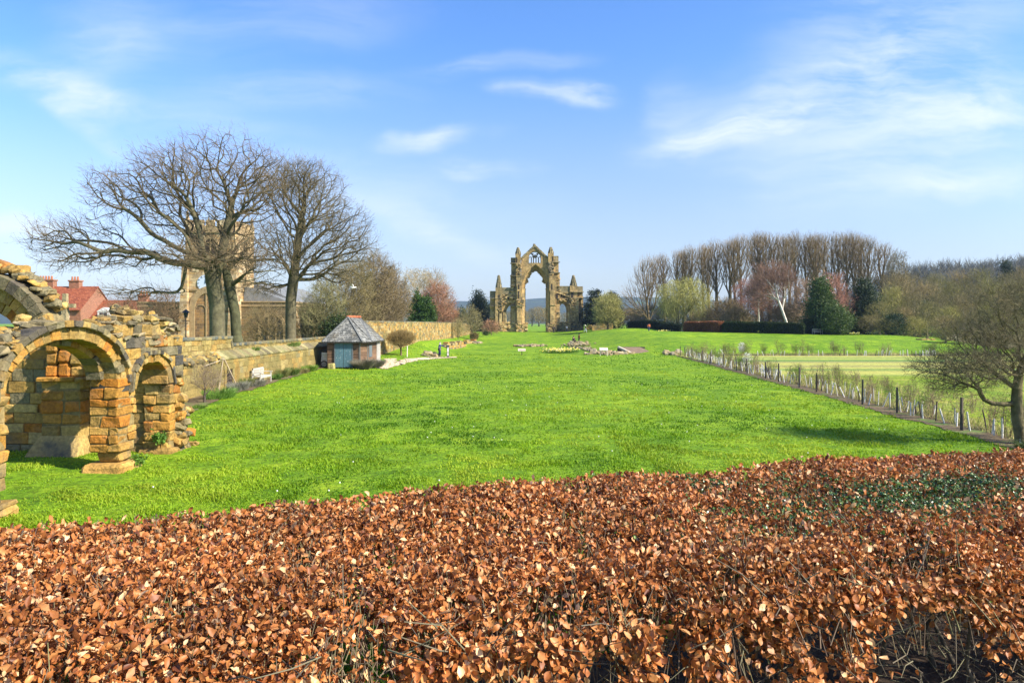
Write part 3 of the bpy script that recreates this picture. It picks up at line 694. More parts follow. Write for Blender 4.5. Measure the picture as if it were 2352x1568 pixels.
# pier between the arches
def pier(y0, y1, x0, t, z1, pal, plinth=True, ch=(.2, .34)):
    mb, core = MB(), MB()
    masonry(mb, core, (x0, 0, 0), UP, y0, y1, .55, z1, t, pal, ch, (.4, .75), None, .028, .045, .009, .012, two=True)
    masonry(mb, None, (x0 - .05, 0, 0), UP, y0 + .12, y1 - .16, .26, .58, t - .2, pal, (.3, .34), (.3, .6), None, .06, .05, .02, .014)
    pr = mb.build('pier', M['stone'], gate); core.build('mortar', M['pale_stone'], gate)
    if plinth:
        mp = MB()
        masonry(mp, None, (x0 + .13, 0, 0), UP, y0 - .16, y1 + .16, -.1, .28, t + .3, [(5, BUFF), (1, OR)], (.3, .4), (.5, .8), None, .09, .04, .01, .015)
        mp.build('plinth', M['stone'], pr)
    return pr
pier(18.2, 19.05, GX, .78, 2.52, [(9, OR), (3, BUFF)])
pier(13.2, 14.2, GX, .78, 2.52, [(2, OR), (3, BUFF), (3, GREY), (3, DK)])
# right-hand end beyond the small arch
mb, core = MB(), MB()
ends = lambda u: 2.4 - 1.1 * max(0, u - 21.1)
masonry(mb, core, O0, UP, 20.87, 21.55, .12, 2.3, .78, [(7, OR), (3, BUFF)], (.22, .34), (.3, .5), None, .035, .07, .014, .016, two=True)
for _ in range(260):
    y = 21.35 + abs(rng.normal(0, .38)); zmx = max(.15, 2.9 - 3.0 * (y - 21.35)); rubble(mb, [(GX - rng.uniform(-.12, .85), y, rng.uniform(0, zmx))], .23, [(5, BUFF), (2, OR), (3, GREY)], .7)
core.build('mortar', M['pale_stone'], gate); pr = mb.build('jagged_end', M['stone'], gate)
mp = MB(); masonry(mp, None, (GX + .1, 0, 0), UP, 20.7, 21.9, -.1, .16, 1.0, [(5, BUFF)], (.26, .3), (.5, .8), None, .07, .03, .01, .015); mp.build('plinth', M['stone'], pr)
# big arch: dark hood, worn order, set-back order
ar = MB(); voussoirs(ar, O0, UP, arc(c1, zs1, a1_, b1_, 22), arc(c1, zs1, a1_ + .36, b1_ + .3, 22), .02, .75, [(4, OR), (6, BUFF), (1, GREY)], .003)
A_ = ar.build('arch_ring', M['stone'], gate)
ar = MB(); voussoirs(ar, O0, UP, arc(c1, zs1 - .1, a1_ + .36, b1_ + .40, 24), arc(c1, zs1 - .1, a1_ + .50, b1_ + .55, 24), -.12, .3, [(4, DK), (5, GREY), (3, BUFF)], .003); ar.build('hood_mould', M['stone'], A_)
ar = MB(); voussoirs(ar, O0, UP, arc(c1, zs1, a1_ - .16, b1_ - .14, 15), arc(c1, zs1, a1_ + .02, b1_ + .02, 15), .36, .76, [(4, OR), (4, BUFF), (2, GREY)]); ar.build('inner_order', M['stone'], A_)
# small arch
ar = MB(); pi, po = pointed(c2, zs2, a2_ - .02, b2_ - .02, 12), pointed(c2, zs2, a2_ + .22, b2_ + .2, 12); voussoirs(ar, O0, UP, pi, po, -.02, .74, [(3, OR), (5, BUFF), (1, GREY)])
A_ = ar.build('arch_ring', M['stone'], gate)
ar = MB(); voussoirs(ar, O0, UP, pointed(c2, zs2 - .05, a2_ + .22, b2_ + .26, 16), pointed(c2, zs2 - .05, a2_ + .34, b2_ + .38, 16), -.10, .2, [(3, DK), (3, GREY), (3, BUFF)]); ar.build('hood_mould', M['stone'], A_)
# cross wall behind with a half-round respond, facing the camera
mb, core = MB(), MB()
masonry(mb, core, (0, 21.0, 0), (1, 0), -19.5, -11.3, -.1, lambda u: 3.55 + .25 * math.sin(u * 3), .8, [(4, OR), (6, BUFF), (1.5, GREY)], (.26, .42), (.45, .95), None, .018, .03, .008, .008)
core.build('mortar', M['pale_stone'], gate)
for _ in range(110): rubble(mb, [(rng.uniform(-19, -11.3), 21 + rng.uniform(0, .8), 3.6 + rng.uniform(-.1, .25))], .28, [(4, BUFF), (4, GREY)])
mb.build('cross_wall', M['stone'], gate)
mb, core = MB(), MB()
masonry(mb, core, (0, 20.5, 0), (1, 0), -14.15, -12.95, .55, 2.26, .5, [(8, OR), (3, BUFF)], (.3, .42), (.45, .75), None, .05, .03, .012, .012)
for x0 in (-14.1, -13.72, -13.34): masonry(mb, None, (0, 20.55 + .03 * rng.random(), 0), (1, 0), x0, x0 + .39, 2.36, 3.6, .5, [(7, OR), (4, BUFF)], (.3, .45), (.5, .6), None, .07, .02, .006, .008)
core.build('mortar', M['pale_stone'], gate); pr = mb.build('respond', M['stone'], gate)
mp = MB(); masonry(mp, None, (0, 20.4, 0), (1, 0), -14.25, -12.85, 2.24, 2.36, .62, [(6, OR), (2, BUFF)], (.12, .14), (.5, .7), None, .03, .02, .008, .01); mp.build('string_course', M['stone'], pr)
mp = MB(); hexa(mp, [(-14.4, 19.95, -.1), (-12.75, 19.95, -.1), (-12.75, 20.8, -.1), (-14.4, 20.8, -.1), (-14.15, 20.45, .62), (-12.95, 20.45, .62), (-12.95, 20.8, .62), (-14.15, 20.8, .62)], (.44, .30, .10)); mp.build('plinth', M['stone'], pr)
# the broken great arch standing on the cross wall
gc = -16.45; gz = 3.2; A_ = None
for nm, r0, r1, d0, d1, pal in (('great_arch', 2.02, 2.4, -.12, .75, [(5, DK), (4, GREY)]), ('arch_order', 1.62, 2.02, .05, .75, [(5, OR), (4, BUFF)]), ('arch_order', 1.22, 1.62, .25, .75, [(4, OR), (3, BUFF), (2, DK)])):
    ar = MB(); voussoirs(ar, (0, 20.95, 0), (1, 0), arc(gc, gz, r0, r0, 20, .0, 2.95), arc(gc, gz, r1, r1, 20, .0, 2.95), d0, d1, pal); o = ar.build(nm, M['stone'], A_ or gate); A_ = A_ or o
mb = MB()
for a in np.linspace(1.1, 2.6, 60): rubble(mb, [(gc - (2.5 + rng.uniform(0, .22)) * math.cos(a), 21.3 + rng.uniform(-.25, .35), gz + (2.5 + rng.uniform(0, .15)) * math.sin(a))], .3, [(4, BUFF), (4, GREY), (1, OR)])
mb.build('rubble_backing', M['stone'], A_)
# ferns growing from the ruin
def fern(p, sc, label):
    mb = MB(); leaf_cloud(mb, [(p[0], p[1], p[2], sc, sc, sc * .7)], 420, .10, [(.05, .12, .01), (.14, .26, .03)], 12, .06, .5, .45, .3)
    tag(mb.build('fern', M['leaf'], None, loc=p), label, 'plant', 'ferns on the ruin')
fern((GX - .2, 20.75, .55), .18, 'small green fern at the foot of the small arch'); fern((-12.45, 20.45, 2.75), .17, 'small green fern high inside the big round arch'); fern((GX + .14, 18.95, .2), .12, 'tiny green tuft on the plinth of the orange pier')

# ------------------------------------------------------------------ churchyard wall (ledge, coping) and the far garden wall
PW = [(6, [(.29, .215, .07), (.26, .195, .065), (.32, .245, .09), (.235, .175, .055)]), (2, [(.30, .19, .05)]), (.35, [(.24, .20, .09)])]
wall = thing('churchyard_wall', (WX, 45, 0), 'long buff stone wall with sloping ledge and dark coping below the church', 'wall')
mb, core = MB(), MB()
masonry(mb, core, (WX, 0, 0), UP, 27, 64.5, -.2, 1.95, .95, PW, (.28, .42), (.5, 1.0), lambda u, z: not (39.4 < u < 40.35 and z < 1.3), .009, .012, .008, .005)
core.build('mortar', M['pale_stone'], wall); mb.build('lower_wall', M['pale_stone'], wall)
mb, core = MB(), MB()
masonry(mb, core, (WX - .52, 0, 0), UP, 27, 41.4, 1.95, 3.05, .42, PW, (.22, .32), (.35, .75), None, .016, .02, .014, .008); masonry(mb, core, (WX - .52, 0, 0), UP, 41.4, 64.5, 1.95, 2.6, .42, PW, (.22, .32), (.35, .75), None, .016, .02, .014, .008)
core.build('mortar', M['pale_stone'], wall); mb.build('upper_wall', M['pale_stone'], wall)
mb = MB()
for y in np.arange(38.5, 64.4, .62): hexa(mb, [(WX + .06, y + .01, 1.90), (WX + .06, y + .61, 1.90), (WX - .53, y + .61, 1.94), (WX - .53, y + .01, 1.94), (WX + .07, y + .01, 1.99 + rng.uniform(0, .03)), (WX + .07, y + .61, 2.0), (WX - .54, y + .61, 2.40), (WX - .54, y + .01, 2.40)], pick([(3, GREY), (2, [(.30, .26, .12), (.25, .23, .10)])]))
for _ in range(420): rubble(mb, [(WX - rng.uniform(-.05, .5), rng.uniform(27.5, 38.6), 1.95 + rng.uniform(-.05, .22))], .28, [(5, BUFF), (3, GREY)])
mb.build('sloping_ledge', M['pale_stone'], wall)
mb = MB()
def coping(y0, y1, z):
    for y in np.arange(y0, y1 - .05, .42): block(mb, (WX - .73, y + .21, z + .07 + rng.uniform(-.01, .01)), (.27, .2, .09), np.eye(3), pick([(3, GREY), (3, [(.12, .125, .10), (.09, .10, .085)])]), .03, .008)
coping(27, 41.4, 3.06); coping(41.75, 64.5, 2.6)
for k in range(4): block(mb, (WX - .73, 41.47 + .06 * k, 2.98 - .13 * k), (.27, .1, .09), np.eye(3), pick([(1, DK), (1, GREY)]), .03, .006)
mb.build('coping', M['pale_stone'], wall)
mb = MB()
for y in np.arange(39.42, 40.3, .15): box(mb, WX - .02, WX + .03, y, y + .14, -.1, 1.3, (.05, .035, .022))  # boards coloured dark so the proud door looks like a shaded recess
dr_ = mb.build('door', M['dark'], wall); mb = MB()
for y in (39.2, 40.33):
    for z in (0, .45, .9): block(mb, (WX + .0, y + .1, z + .22), (.09, .13, .22), np.eye(3), pick(PW), .015, .006)
block(mb, (WX, 39.87, 1.45), (.1, .75, .14), np.eye(3), pick(PW), .015, .006); mb.build('door_surround', M['pale_stone'], dr_)
gw = thing('garden_wall', (-13, 105, 1), 'long pale sunlit stone wall running back behind the wooden shed', 'wall')
p0, p1 = np.array([-15.0, 64.0]), np.array([-9.6, 166.0]); U2 = p1 - p0; L2 = np.linalg.norm(U2); U2 = U2 / L2
mb, core = MB(), MB(); za = lambda u: float(np.interp(u, [0, 30, 60, 88, L2], [4.12, 4.12, 4.05, 3.9, 3.2]))
PW2 = [(6, [(.38, .27, .095), (.33, .235, .085), (.41, .31, .135)]), (3, [(.42, .23, .055), (.37, .21, .05)]), (2, [(.17, .13, .07), (.23, .18, .085)])]
zb = lambda u: tz(*(p0 + U2 * u + np.array([.6, 0]))) - .4
for a in np.arange(0, L2, 6.0):
    b_ = min(a + 6, L2); masonry(mb, core, (*p0, 0), U2, a, b_, zb(a) if a else 0, za(a + 3), .5, PW2, (.24, .36), (.4, .8), None, .02, .03, .02, .008)
core.build('mortar', M['pale_stone'], gw); mb.build('stone_courses', M['pale_stone'], gw)
mb = MB(); Ax = np.array([(*U2, 0), (-U2[1], U2[0], 0), (0, 0, 1)])
for u in np.arange(.3, L2 - .3, .7): c = p0 + U2 * u; block(mb, (c[0] - .25 * U2[1], c[1] + .25 * U2[0], za(6 * int(u / 6) + 3) + .05), (.34, .3, .06), Ax, pick([(3, GREY), (2, [(.20, .19, .14)])]), .02, .006)
mb.build('coping', M['pale_stone'], gw)

# ------------------------------------------------------------------ low ruins in the grass
def stones(name, pts, size, label, pal=None, group='low ruined walls in the lawn', cat='ruin', flat=.7):
    mb = MB(); rubble(mb, pts, size, pal or PALE, flat); c = np.mean(np.array(pts), 0); tag(mb.build(name, M['rubble'], None, loc=tuple(c)), label, cat, group)
def line_pts(uv0, uv1, n, sx, sz, dz=.05):
    a, b_ = np.array(G(*uv0)), np.array(G(*uv1)); out = []
    for _ in range(n):
        t = rng.random(); p = a + (b_ - a) * t + rng.normal(0, sx, 2); out.append((p[0], p[1], tz(*p) + dz + rng.random() * sz))
    return out
def low_wall(uv0, uv1, h, t, label):
    a, b_ = np.array(G(*uv0)), np.array(G(*uv1)); z0 = min(tz(*a), tz(*b_)) - .2; U = b_ - a; Lw = np.linalg.norm(U); mb, core = MB(), MB()
    masonry(mb, core, (*a, 0), U / Lw, 0, Lw, z0, lambda u: z0 + .2 + h * (.8 + .3 * math.sin(u * 1.7)), t, [(5, BUFF), (1, OR), (4, GREY), (2, DK)], (.25, .4), (.5, .9), None, .06, .06, .03, .02)
    r = thing('low_wall', (*a, z0), label, 'ruin', 'low ruined walls in the lawn'); core.build('mortar', M['rubble'], r); mb.build('stone_courses', M['rubble'], r)
low_wall((1027, 801), (1071, 796), .95, .8, 'low ruined wall stub with dark top beside the left path'); low_wall((1073, 790), (1095, 788.5), .7, .8, 'low dark wall stub nearest the garden wall end')
stones('fallen_stones', line_pts((1090, 790), (1103, 788), 12, .3, .2), .5, 'few pale stones at the end of the dark wall stub')
stones('low_wall', line_pts((975, 818.5), (1003, 818.5), 26, .25, .35), .5, 'low flat heap of buff stones behind the man in navy')
stones('low_wall', line_pts((1192, 796), (1250, 795), 70, .4, .14), .36, 'flat low heap of pale stones left of the daffodils')
stones('ruined_wall', [p for q in (line_pts((1314, 793), (1335, 797), 150, .9, .4), line_pts((1334, 800), (1362, 806), 90, .4, .12), line_pts((1360, 807), (1398, 816), 80, .35, .1)) for p in q], .28, 'long tumbled ruined wall where two people pause')
stones('fallen_stones', line_pts((1355, 814), (1372, 814), 12, .4, .1), .45, 'small scatter of pale stones between two lectern signs and trapdoor')
stones('fallen_stones', line_pts((1400, 814), (1440, 813), 26, .5, .15), .5, 'scatter of pale slabs left of the wooden trapdoor')
stones('fallen_stones', line_pts((1528, 815), (1552, 813), 18, .5, .2), .5, 'small heap of stones near the end of the fence')
# timber cover over an excavation
a = np.array([*G(1436, 812), 0]); r = thing('trapdoor', tuple(a), 'brown wooden hatch with pale kerb lying in the grass', 'hatch')
mb = MB()
for k in range(9): hexa(mb, [(a[0] + .9 + k * .3 - 1.1 * 0, a[1] - .2, .1 + .0), (a[0] + 1.18 + k * .3, a[1] - .2, .1), (a[0] + .28 + k * .3, a[1] + 4.2, .72), (a[0] + k * .3, a[1] + 4.2, .72), (a[0] + .9 + k * .3, a[1] - .2, .18), (a[0] + 1.18 + k * .3, a[1] - .2, .18), (a[0] + .28 + k * .3, a[1] + 4.2, .8), (a[0] + k * .3, a[1] + 4.2, .8)], (.22, .15, .09))
mb.build('boards', M['wood'], r); mb = MB(); bar(mb, (a[0] + .75, a[1] - .3, .14), (a[0] - .2, a[1] + 4.2, .78), .28, .25, (.55, .48, .36)); bar(mb, (a[0] - 2.2, a[1] + 1.8, .35), (a[0] - .6, a[1] - .2, .12), .22, .2, (.55, .48, .36)); mb.build('kerb', M['rubble'], r)
mb = MB(); hexa(mb, [(a[0] - .3, a[1] + 4.25, -.2), (a[0] + 3.4, a[1] + 4.25, -.2), (a[0] + 3.4, a[1] + 4.6, -.2), (a[0] - .3, a[1] + 4.6, -.2), (a[0] - .3, a[1] + 4.25, .82), (a[0] + 3.4, a[1] + 4.25, .82), (a[0] + 3.4, a[1] + 4.6, .82), (a[0] - .3, a[1] + 4.6, .82)], (.07, .06, .045)); mb.build('back_frame', M['wood'], r)
# wall fragment right of the great window, and the terrace end stones
Yq = 166.0; x0, x1 = (1360 - 1176) / F * Yq, (1408 - 1176) / F * Yq; zq = tz((x0 + x1) / 2, Yq) - .3; mb, core = MB(), MB()
masonry(mb, core, (0, Yq, 0), (1, 0), x0, x1, zq, top_z(742.5, Yq), .8, [(4, GREY), (3, BUFF)], (.3, .4), (.5, 1.0), lambda u, z: z < zq + 1.9 - .5 * (u < x0 + .5), .05, .05, .03, .02)
r = thing('wall_fragment', ((x0 + x1) / 2, Yq, zq), 'squat grey wall fragment to the right of the great window', 'ruin'); core.build('mortar', M['pale_stone'], r); mb.build('stone_courses', M['pale_stone'], r)
stones('ruined_wall', [at(1352 + 4 * rng.random() * 4, 172, .1 + .8 * rng.random()) for _ in range(30)], .7, 'rubble heap between the great window and the wall fragment', [(5, BUFF), (2, GREY)])
px, py = (2135 - 1176) / F * 98, 98.0
mb, core = MB(), MB(); masonry(mb, core, (0, py, 0), (1, 0), px - 1.1, px + .9, -.3, 1.75, 1.6, [(4, BUFF), (2, OR), (3, GREY)], (.28, .4), (.5, .8), None, .07, .06, .03, .02)
r = thing('wall_fragment', (px, py, 0), 'stubby stone wall end where the upper lawn stops, by the orchard tree', 'ruin'); core.build('mortar', M['rubble'], r); mb.build('stone_courses', M['rubble'], r)

# ------------------------------------------------------------------ the great east window (priory ruin) at y = 180
PY_ = 180.0
def qx(x): return (1076.2 + .17162 * x - 1176) / F * PY_
def qz(y): return ZC - (900 / 1.6726 + .17162 * y - HZ) / F * PY_
prio = thing('priory_arch', (qx(890), PY_, 1.7), 'tall ruined gothic priory window wall with open arch, gable and pinnacles', 'ruin')
ST = lambda: np.array((.40, .275, .115)) * (.8 + .4 * rng.random()); LT = (.46, .33, .15); DS = (.25, .205, .11); zb0 = 1.2
def S_(mb, x0, x1, ytop, ybot, d0, d1, col=None): box(mb, qx(x0), qx(x1), PY_ + d0, PY_ + d1, zb0 if ybot is None else qz(ybot), qz(ytop), ST() if col is None else col)
def roughblocks(mb, x0, x1, y0, y1, d, n, s=.5, pal=None):
    for _ in range(int(n * .7)):
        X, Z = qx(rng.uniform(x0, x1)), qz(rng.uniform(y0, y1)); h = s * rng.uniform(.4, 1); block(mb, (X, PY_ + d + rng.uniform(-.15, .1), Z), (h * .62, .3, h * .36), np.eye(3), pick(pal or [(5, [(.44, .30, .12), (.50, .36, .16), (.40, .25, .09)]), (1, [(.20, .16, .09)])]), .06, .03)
Rw = lambda w, h: (h * h + w * w) / (2 * w)
# great arch: four orders stepping inwards
zsp = qz(735); xc = qx(893); 
for k, (xl, xr, yap, d0, d1) in enumerate(((716, 1072, 408, -1.3, -.7), (728, 1062, 424, -.75, -.2), (741, 1052, 441, -.25, .5), (757, 1040, 462, .45, 1.5))):
    mb = MB(); w = (qx(xr) - qx(xl)) / 2; c = (qx(xl) + qx(xr)) / 2; pts = pointed(c, zsp, w, qz(yap) - zsp, 44); xs_ = pts[:, 0]
    X0, X1 = qx(704), qx(1076); gab = lambda x: np.minimum(qz(165) - np.abs(x - qx(884)) * (qz(165) - qz(335)) / (qx(1062) - qx(884)), 99)
    lo = pts[:, 1]; wx0, wx1 = qx(806), qx(966)
    # over the arch, the gable wall on either side of and round the gable window
    wz0 = qz(388); wpts = pointed((wx0 + wx1) / 2, qz(312), (wx1 - wx0) / 2, qz(232) - qz(312), 30)
    left = xs_[xs_ <= wx0]; right = xs_[xs_ >= wx1]; mid = xs_[(xs_ > wx0) & (xs_ < wx1)]
    lf = lambda q: np.interp(q, xs_, lo)
    colr = ST() * (1.0 if k < 3 else 1.15); XL = np.r_[left, wx0]; XR = np.r_[wx1, right]; XM = np.r_[wx0, mid, wx1]
    slab(mb, XL, lf(XL), gab(XL), PY_ + d0, PY_ + d1, colr); slab(mb, XR, lf(XR), gab(XR), PY_ + d0, PY_ + d1, colr)
    slab(mb, XM, lf(XM), np.full(len(XM), wz0), PY_ + d0, PY_ + d1, colr); slab(mb, XM, np.interp(XM, wpts[:, 0], wpts[:, 1]), gab(XM), PY_ + d0, PY_ + d1, colr)
    box(mb, X0, qx(xl), PY_ + d0, PY_ + d1, zb0, zsp, ST()); box(mb, qx(xr), X1, PY_ + d0, PY_ + d1, zb0, zsp, ST())
    if X0 < qx(xl): slab(mb, [X0, qx(xl)], zsp, gab(np.array([X0, qx(xl)])), PY_ + d0, PY_ + d1, colr); slab(mb, [qx(xr), X1], zsp, gab(np.array([qx(xr), X1])), PY_ + d0, PY_ + d1, colr)
    mb.build('window_order', M['priory'], prio)
mb = MB()
for t in np.linspace(0, 1, 40):     # stones of the gable coping, and the broken cusps left in the arch
    for sg in (-1, 1):
        x = qx(884) + sg * t * (qx(1062) - qx(884)); z = qz(163) - t * (qz(163) - qz(333)); block(mb, (x, PY_ - .2, z + .05), (.26, 1.3, .2), np.eye(3), DS, .06, .03)
block(mb, (qx(880), PY_ - .2, qz(172) + .3), (.3, .5, .5), np.eye(3), DS, .1, .06); mb.build('gable_coping', M['priory'], prio)
mb = MB(); w = (qx(1040) - qx(757)) / 2; pts = pointed((qx(757) + qx(1040)) / 2, zsp, w - .02, qz(462) - zsp, 44)
for k in range(2, 43):
    if rng.random() < .6: block(mb, (pts[k, 0], PY_ + .9, pts[k, 1]), (.22, .3, .2 + .25 * rng.random()), rrot(.4), ST(), .08, .05)
for x, y, s in ((783, 635, 1), (1003, 632, -1)):
    bar(mb, (qx(x - 22 * s), PY_ + .9, qz(y + 25)), (qx(x + 8 * s), PY_ + .9, qz(y - 5)), .45, .4, ST()); block(mb, (qx(x + 8 * s), PY_ + .9, qz(y - 4)), (.22, .25, .25), rrot(.3), ST(), .08, .04)
bar(mb, (qx(862), PY_ + .9, qz(487)), (qx(914), PY_ + .9, qz(487)), .3, .25, ST()); bar(mb, (qx(888), PY_ + .9, qz(487)), (qx(888), PY_ + .9, qz(455)), .2, .2, ST()); mb.build('broken_tracery', M['priory'], prio)
# gable window tracery
mb = MB(); TR = (.17, .13, .075); zz0 = qz(388)
for x in (840, 868, 902, 935): bar(mb, (qx(x), PY_ - .3, zz0), (qx(x), PY_ - .3, qz(322)), .16, .25, TR, (1, 0, 0))
def arcbar(xc_, y, w, h, wd=.14):
    p = pointed(qx(xc_), qz(y), qx(w) - qx(0), (qz(0) - qz(h)), 10)
    for i in range(10): bar(mb, (p[i, 0], PY_ - .3, p[i, 1]), (p[i + 1, 0], PY_ - .3, p[i + 1, 1]), .3, wd, TR)
for xx in (824, 854, 885, 918, 951): arcbar(xx, 326, 16, 22)
arcbar(845, 300, 40, 42); arcbar(928, 300, 40, 42)
for s_ in (-1, 1): bar(mb, (qx(886 + s_ * 6), PY_ - .3, qz(320)), (qx(886 + s_ * 42), PY_ - .3, qz(262)), .3, .3, TR); block(mb, (qx(886 + s_ * 9), PY_ - .3, qz(302)), (.3, .2, .35), rrot(.3), TR, .1, .05)
mb.build('gable_tracery', M['priory'], prio)
# clustered shafts down the jambs
for x0, x1 in ((703, 757), (1040, 1078)):
    mb = MB()
    for i, x in enumerate(np.linspace(x0 + 4, x1 - 4, 6)):
        d = -1.45 + (.42 * i if x0 < 900 else .42 * (5 - i)); frustum(mb, np.array([qx(x), PY_ + d]), .2, .2, zb0, qz(742), 8, ST() * 1.1); frustum(mb, np.array([qx(x), PY_ + d]), .22, .36, qz(742), qz(726), 8, LT)
    mb.build('jamb_shafts', M['priory'], prio)
def turret(xa, xb, ytop, yap, d, n=8, crock=True):
    mb = MB(); c = np.array([(qx(xa) + qx(xb)) / 2, PY_ + d]); r0 = (qx(xb) - qx(xa)) / 2 * 1.04
    frustum(mb, c, r0 * 1.02, .16, qz(ytop), qz(yap), n, DS, .39); frustum(mb, c, r0 * 1.12, r0 * 1.12, qz(ytop) - .25, qz(ytop), n, DS, .39)
    if crock:
        for k in range(n):
            a = .39 + k * 2 * math.pi / n
            for t in np.linspace(.08, .92, 9): rr = r0 * (1 - t) + .16 * t; block(mb, (c[0] + rr * math.cos(a), c[1] + rr * math.sin(a), qz(ytop) + t * (qz(yap) - qz(ytop))), (.12, .12, .14), rrot(.3), DS, .05, .02)
    return mb.build('pinnacle', M['priory'], prio)
def shade_panel(x0, x1, y0, y1, d):
    mb = MB(); box(mb, qx(x0), qx(x1), PY_ + d, PY_ + d + .1, qz(y1), qz(y0), (.012, .011, .01)); return mb  # thin panel on the wall face; its dark colour stands for the opening's shade
# left tower
mb = MB(); S_(mb, 566, 640, 318, 395, -1.2, 1.4, DS); S_(mb, 570, 700, 395, None, -1.1, 1.6); S_(mb, 560, 572, 545, None, -.9, 1.5); S_(mb, 628, 698, 270, None, -1.9, .8); S_(mb, 640, 716, 560, None, -2.2, -1); S_(mb, 650, 700, 690, None, -2.5, -2.1)
for y in (395, 560, 690, 850, 960): S_(mb, 556, 702, y - 4, y + 5, -2.05, -1, DS)
S_(mb, 634, 716, 556, 566, -2.35, -2.1, LT); S_(mb, 640, 718, 958, 970, -2.7, -2.0, LT); roughblocks(mb, 634, 700, 400, 545, -1.95, 70); roughblocks(mb, 640, 780, 1180, 1300, -2.3, 120, .7); roughblocks(mb, 645, 735, 880, 960, -2.5, 60); roughblocks(mb, 570, 700, 560, 900, -1.2, 80)
tw_ = mb.build('tower', M['priory'], prio)
for q in ((636, 652, 320, 385, -1.94), (662, 680, 680, 740, -2.55), (660, 676, 765, 860, -2.55)): shade_panel(*q).build('slit_window', M['dark'], tw_)
turret(627, 698, 270, 182, -.9)
# right tower
mb = MB(); S_(mb, 1128, 1200, 295, 380, -1.2, 1.4, DS); S_(mb, 1066, 1202, 380, 515, -1.1, 1.6); S_(mb, 1072, 1217, 515, None, -1.15, 1.6); S_(mb, 1062, 1134, 262, None, -1.9, .8); S_(mb, 1076, 1170, 560, None, -2.2, -1); S_(mb, 1086, 1150, 760, None, -2.5, -2.1)
for y in (380, 520, 700, 860, 1045): S_(mb, 1064, 1218, y - 4, y + 5, -2.05, -1, DS)
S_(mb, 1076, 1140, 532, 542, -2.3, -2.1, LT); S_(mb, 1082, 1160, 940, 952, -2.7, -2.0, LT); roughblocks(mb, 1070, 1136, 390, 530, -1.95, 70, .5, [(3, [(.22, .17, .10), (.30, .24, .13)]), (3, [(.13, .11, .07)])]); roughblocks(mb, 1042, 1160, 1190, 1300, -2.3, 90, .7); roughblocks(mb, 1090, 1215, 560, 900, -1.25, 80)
tw_ = mb.build('tower', M['priory'], prio)
for q in ((1113, 1130, 305, 370, -1.94), (1100, 1118, 668, 740, -2.25), (1157, 1187, 800, 865, -2.24)): shade_panel(*q).build('slit_window', M['dark'], tw_)
turret(1062, 1135, 262, 176, -.9)
# aisle walls with pointed windows
def aisle(xl, xr, ytop, wl0, wl1, yap, ysp, ybot, orders=3):
    mb = MB()
    for k in range(orders):
        g = (orders - 1 - k) * 18; a0, a1 = wl0 - g, wl1 + g; d0, d1 = (-1.2 + .6 * k, -.5 + .6 * k) if k < 2 else (-.05, 1.2); col = ST()
        p = pointed((qx(a0) + qx(a1)) / 2, qz(ysp), (qx(a1) - qx(a0)) / 2, qz(yap - g * .9) - qz(ysp), 20); A0, A1 = qx(xl), qx(xr)
        slab(mb, p[:, 0], p[:, 1], qz(ytop), PY_ + d0, PY_ + d1, col); box(mb, A0, qx(a0), PY_ + d0, PY_ + d1, zb0, qz(ytop), col); box(mb, qx(a1), A1, PY_ + d0, PY_ + d1, zb0, qz(ytop), col); box(mb, qx(a0), qx(a1), PY_ + d0, PY_ + d1, zb0, qz(ybot), col)
    S_(mb, xl, xr, ytop, ytop + 85, -1.35, 1.0, DS); S_(mb, xl, xr, ytop + 85, ytop + 93, -1.5, -1.1, LT)
    return mb
mb = aisle(440, 640, 715, 505, 615, 948, 1040, 1172); roughblocks(mb, 425, 650, 1180, 1300, -1.4, 170, .75); roughblocks(mb, 440, 640, 810, 930, -1.25, 40)
bar(mb, (qx(445), PY_ - 1.3, qz(875)), (qx(640), PY_ - 1.3, qz(765)), .3, .3, LT); al = mb.build('aisle_wall', M['priory'], prio); shade_panel(525, 548, 845, 880, -1.33).build('slit_window', M['dark'], al); shade_panel(583, 607, 822, 888, -1.33).build('slit_window', M['dark'], al)
mb = aisle(1160, 1365, 695, 1207, 1312, 925, 1015, 1172); roughblocks(mb, 1165, 1365, 1180, 1300, -1.4, 170, .75); roughblocks(mb, 1165, 1340, 870, 900, -1.25, 40)
bar(mb, (qx(1125), PY_ - 1.4, qz(760)), (qx(1345), PY_ - 1.4, qz(835)), .3, .3, LT); al = mb.build('aisle_wall', M['priory'], prio); shade_panel(1232, 1252, 805, 840, -1.33).build('slit_window', M['dark'], al); shade_panel(1262, 1280, 815, 850, -1.33).build('slit_window', M['dark'], al)
# outer buttresses with pinnacles
mb = MB(); S_(mb, 286, 372, 760, 860, -.6, 2.0, DS); S_(mb, 288, 385, 860, None, -.7, 1.8); S_(mb, 362, 450, 715, None, -1.6, .5); S_(mb, 360, 395, 880, None, -1.9, -1.4); S_(mb, 415, 450, 1060, None, -2.0, -1.4, LT)
for y in (860, 965, 1115): S_(mb, 284, 452, y - 4, y + 4, -1.75, -.5, DS)
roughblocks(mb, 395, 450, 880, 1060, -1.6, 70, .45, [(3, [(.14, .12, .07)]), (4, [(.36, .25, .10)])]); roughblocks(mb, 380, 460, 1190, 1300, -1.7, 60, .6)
for x in (470, 488, 500, 622, 636): frustum(mb, np.array([qx(x), PY_ - 1.4]), .2, .2, zb0, qz(1040), 8, LT)
bt = mb.build('buttress', M['priory'], prio); shade_panel(402, 420, 812, 875, -1.66).build('slit_window', M['dark'], bt); shade_panel(420, 452, 1222, 1310, -2.04).build('doorway', M['dark'], bt)
turret(364, 446, 715, 547, -.6)
